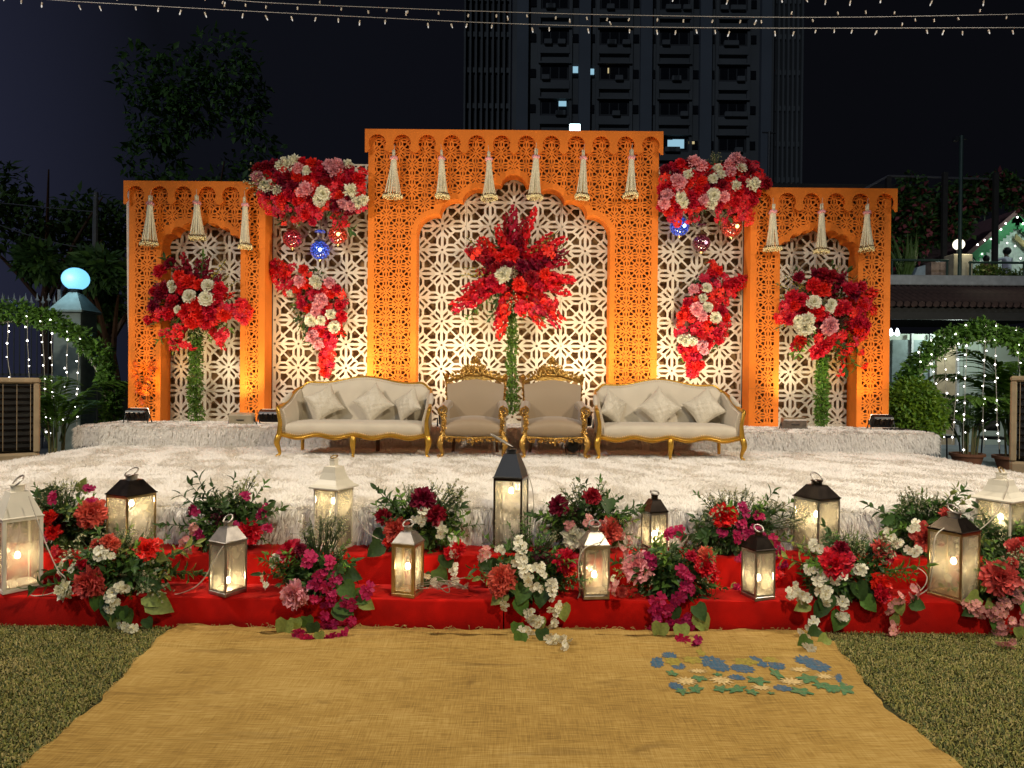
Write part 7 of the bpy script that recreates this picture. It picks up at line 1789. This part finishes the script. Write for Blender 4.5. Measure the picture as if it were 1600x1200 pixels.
for s_, e_ in ((-1, el), (1, er)):
    d = Vector((e_[0] - ap[0], e_[1] - ap[1])); n_ = Vector((d.y, -d.x)).normalized() * (-s_ * -1)
    n_ = Vector((-d.y, d.x)).normalized(); n_ = n_ if n_.y < 0 else -n_
    def Q(t_, o_): v_ = Vector(ap) + d * t_ + n_ * o_; return (v_.x, v_.y)
    up = [Q(0, 0), Q(1.05, 0)]
    poly = [Q(0, 0), Q(1.05, 0)]; low = []
    m_ = 14
    for k in range(m_ * 2 + 1): low.append(Q(1.05 * (1 - k / (m_ * 2)), .36 if k % 2 else .26))
    poly = poly + low
    poly = ccw(poly)
    plate(poly, [], -.20, -.15).build('bargeboard', HG, r)
    pb = ccw([Q(-.02, -.13), Q(1.1, -.13), Q(1.1, -.003), Q(-.02, -.003)])
    plate(pb, [], -.25, 3.0).build('roof', HB_ if s_ < 0 else TILE, r)
pb = ccw([(ap[0], ap[1] - .62), (ap[0] + 1.4, ap[1] - 1.85), (ap[0] + 1.4, ap[1] - 2.05), (ap[0] - .02, ap[1] - .80)])
plate(pb, [], -.14, -.10).build('inner_trim', HY, r)
l = bpy.data.lights.new('house_light', 'POINT'); l.energy = 45; l.color = (.80, 1, .9); l.shadow_soft_size = .2; lo_ = bpy.data.objects.new('house_light', l); COL.objects.link(lo_); lo_.parent = r; lo_.location = (HX(1590), -1.6, HZ(350))
b = MB(); rs_ = random.Random(5)
for k in range(26):
    b.ball((HX(rs_.uniform(1524, 1640)), -.22, HZ(rs_.uniform(372, 430))), .022, 5, 4)
for px, py in ((1580, 342), (1562, 352), (1555, 361), (1545, 373), (1530, 378), (1519, 385), (1589, 352), (1600, 364), (1610, 372)): b.ball((HX(px), -.25, HZ(py)), .028, 5, 4)
b.build('twinkle_light', FAIRY, r, True, 'stuff')
r2 = thing('tiled_roof', 'dark tiled roof slope between the creepers and the gabled house', 'roof', (HX(1470) + q0.x, yh + .4, zf))
b = MB(); vs = [(HX(1445) - HX(1470), 0, .2), (HX(1530) - HX(1470), 0, .2), (HX(1575) - HX(1470), 1.4, HZ(338)), (HX(1490) - HX(1470), 1.4, HZ(352))]
b.add(vs + [(x, y + .06, z - .06) for x, y, z in vs], [(0, 1, 2, 3), (7, 6, 5, 4), (0, 4, 5, 1), (1, 5, 6, 2), (2, 6, 7, 3), (3, 7, 4, 0)]); sl = b.build('slope', TILE, r2)
for k in range(14):
    t_ = k / 13; b = MB(); a_ = Vector(vs[0]).lerp(Vector(vs[3]), t_); c_ = Vector(vs[1]).lerp(Vector(vs[2]), t_); b.tube([a_, c_], .05, 5); b.build('tile_course', TILE, r2)
# planters on the terrace
def grassplant(name, label, px, py, Y, h, n, seed, m_, cat='plant', pot=True, spread=.5):
    rnd_ = random.Random(seed); p = at(px, py, Y); z = max(zf, p.z); r = thing(name, label, cat, (p.x, Y, zf))
    if pot:
        b = MB(); b.lathe([(.2, 0), (.27, .3), (.25, .32), (.2, .3)], 14); b.build('pot', PARA, r, 40)
    b = MB()
    for k in range(n):
        a = rnd_.uniform(0, 6.28); d = Vector((math.cos(a) * spread * rnd_.random(), math.sin(a) * .3, 1)); leaf_geo(b, Vector((rnd_.uniform(-.15, .15), 0, .25)), d, Vector((0, -1, .1)), h * rnd_.uniform(.6, 1.1), .09, 0)
    b.build('leaves', m_, r, kind='stuff'); return r
grassplant('sword_plant', 'tall spiky potted plant on the roof terrace next to the right arch', 1412, 445, YV + 1.0, 1.25, 26, 1, LEAF2)
p = at(1558, 440, YV + 1.1); r = thing('low_bush', 'low yellow-green bush on the roof terrace in front of the gabled house', 'bush', (p.x, YV + 1.1, zf))
b = MB(); b.tube([(0, 0, 0), (0, 0, .4)], .03, 6); b.build('stem', STEM, r); leafmass('foliage', r, r.location, [((p.x - .2, YV + 1.1, zf + .32), (.55, .3, .32), 2), ((p.x + .6, YV + 1.1, zf + .25), (.5, .3, .26), 1)], 1600, .13, .05, [LEAF3, LEAF2, LEAF2], 9, .7)
b = MB(); b.prism([(-.38, 0), (.42, 0), (.42, .78), (.30, .80), (-.25, .62), (-.38, .3)], 0, .5); o = b.build('covered_table', mat('pale_blue_cloth', (.40, .50, .56), .8)); o.location = (TX(1449, YV + 1.4), YV + 1.4, zf); tag(o, 'table under a pale blue cloth on the roof terrace', 'table')

# two people on the roof terrace
def person(label, px, py, Y, s_, shirt, trousers, skin, hairc, pose):
    p = at(px, py, Y); r = thing('person', label, 'person', (p.x, Y, zf), 0, 'people on the roof terrace')
    J = {'pel': (0, 0, .95), 'sp': (0, .01, 1.18), 'ch': (0, .01, 1.38), 'nk': (0, 0, 1.50), 'hd': (0, -.01, 1.60), 'ht': (0, -.01, 1.72)}
    Rr = {'pel': .145, 'sp': .135, 'ch': .15, 'nk': .055, 'hd': .092, 'ht': .075}
    E = [('pel', 'sp'), ('sp', 'ch'), ('ch', 'nk'), ('nk', 'hd'), ('hd', 'ht')]
    for q, sg in (('l', -1), ('r', 1)):
        J['sh' + q] = (sg * .18, .01, 1.42); J['el' + q], J['wr' + q], J['ha' + q] = pose[q]
        J['hp' + q] = (sg * .09, 0, .90); J['kn' + q] = (sg * .10, -.02, .50); J['an' + q] = (sg * .10, .02, .08); J['to' + q] = (sg * .11, -.14, .035)
        Rr.update({'sh' + q: .062, 'el' + q: .043, 'wr' + q: .03, 'ha' + q: .04, 'hp' + q: .09, 'kn' + q: .06, 'an' + q: .045, 'to' + q: .038})
        E += [('ch', 'sh' + q), ('sh' + q, 'el' + q), ('el' + q, 'wr' + q), ('wr' + q, 'ha' + q), ('pel', 'hp' + q), ('hp' + q, 'kn' + q), ('kn' + q, 'an' + q), ('an' + q, 'to' + q)]
    ks = list(J); me = bpy.data.meshes.new('body'); me.from_pydata([J[k] for k in ks], [(ks.index(a), ks.index(c)) for a, c in E], [])
    tmp = bpy.data.objects.new('tmp', me); COL.objects.link(tmp)
    tmp.modifiers.new('skin', 'SKIN'); sm = tmp.modifiers.new('sub', 'SUBSURF'); sm.levels = 2; sm.render_levels = 2
    sv = me.skin_vertices[0].data if me.skin_vertices else None
    if sv is None:
        bm2 = bmesh.new(); bm2.from_mesh(me); lay = bm2.verts.layers.skin.verify()
        bm2.verts.ensure_lookup_table()
        for i, k in enumerate(ks): bm2.verts[i][lay].radius = (Rr[k], Rr[k] * (.8 if k in ('pel', 'sp', 'ch') else 1)); bm2.verts[i][lay].use_root = (k == 'pel')
        bm2.to_mesh(me); bm2.free()
    else:
        for i, k in enumerate(ks): sv[i].radius = (Rr[k], Rr[k] * .8); sv[i].use_root = (k == 'pel')
    dg = bpy.context.evaluated_depsgraph_get(); out = bpy.data.meshes.new_from_object(tmp.evaluated_get(dg)); bpy.data.objects.remove(tmp)
    out.materials.clear()
    for m_ in (shirt, trousers, skin): out.materials.append(m_)
    for f in out.polygons:
        c = f.center; hand = min((Vector(J[k]) - c).length for k in ('hal', 'har', 'wrl', 'wrr')) < .09
        f.material_index = 2 if (c.z > 1.47 and abs(c.x) < .14) or hand else (0 if c.z > .93 or abs(c.x) > .2 else 1); f.use_smooth = True
    o = link('body', out, r)
    b = MB(); b.ball((0, .015, 1.655), (.105, .115, .125), 14, 9); hh = b.build('hair', hairc, r, True)
    r.scale = (s_, s_, s_)
    return r
SK = mat('brown_skin', (.16, .085, .05), .6); HR = mat('black_hair', (.01, .009, .009), .5)
yp = 21.0
a_ = person('person in a white shirt seen from behind with one arm raised', 1572, 445, yp, 1.0, mat('white_shirt', (.62, .62, .72), .8), mat('dark_trousers', (.03, .03, .04), .8), SK, HR, {'l': ((-.24, -.02, 1.16), (-.16, -.16, 1.0), (-.13, -.22, .97)), 'r': ((.38, -.08, 1.36), (.52, -.12, 1.52), (.56, -.13, 1.60))})
a_.rotation_euler = (0, 0, PI + .5); 
person('person with dark hair in a red and pale top beside the railing', 1541, 445, yp, .86, mat('red_top', (.36, .12, .12), .8), mat('grey_skirt', (.25, .24, .28), .8), SK, HR, {'l': ((-.25, -.02, 1.16), (-.22, -.1, .95), (-.21, -.13, .88)), 'r': ((.25, -.02, 1.16), (.2, -.14, 1.02), (.15, -.2, 1.0))})

# ------------------------------------------------------------------ overhead light strings
SB = lampmat('string_light_bulb', (1.0, .94, .86), .6)
SBM = MB().lathe([(.003, .03), (.010, .022), (.0125, 0), (.008, -.022), (.002, -.028)], 8).mesh('bulb', SB, True)
SK_ = MB().lathe([(.005, .03), (.0075, .03), (.0075, .058), (.003, .06)], 6).mesh('bulb_holder', WIRE)
def overhead(label, pts, Y, step, seed, bright):
    rnd_ = random.Random(seed); P_ = smooth_pts([at(x, y, Y) for x, y in pts], 10); r = thing('string_light', label, 'string lights', P_[0], 0, 'overhead light strings')
    b = MB(); b.tube([q - P_[0] for q in P_], .0032, 5); b.build('wire', mat('grey_string_wire', (.30, .30, .29), .6), r)
    acc = 0; nxt = step * .5
    for i in range(len(P_) - 1):
        sg = (P_[i + 1] - P_[i]).length
        while acc + sg > nxt:
            q = P_[i].lerp(P_[i + 1], (nxt - acc) / sg) - P_[0]; fl = rnd_.random() < .18
            o = link('bulb_holder', SK_, r); o.location = q; o.rotation_euler = (rnd_.uniform(-.5, .5), rnd_.uniform(-.4, .4) + (0 if fl else PI), 0)
            if bright:
                o2 = link('bulb', SBM, o); o2.location = (0, 0, .075); s3 = rnd_.uniform(.3, .55); o2.scale = (s3, s3, s3); o2.location = (0, 0, .055 + .022 * s3)
            nxt += step * rnd_.uniform(.75, 1.25)
        acc += sg
    return r
overhead('lower overhead string with glowing bulbs crossing the whole sky', [(-40, -16), (60, -2), (200, 7), (400, 18), (600, 28), (800, 37), (1000, 42), (1250, 44), (1640, 43)], 7.0, .215, 1, True)
overhead('middle overhead string of small unlit bulbs above the tower', [(300, -8), (400, 3), (600, 12), (800, 19), (1000, 24), (1300, 27), (1640, 21)], 7.0, .25, 2, False)
overhead('uppermost overhead string with glowing bulbs at the top right', [(960, -14), (1100, -7), (1300, -4), (1500, -4), (1640, -6)], 7.0, .25, 3, True)
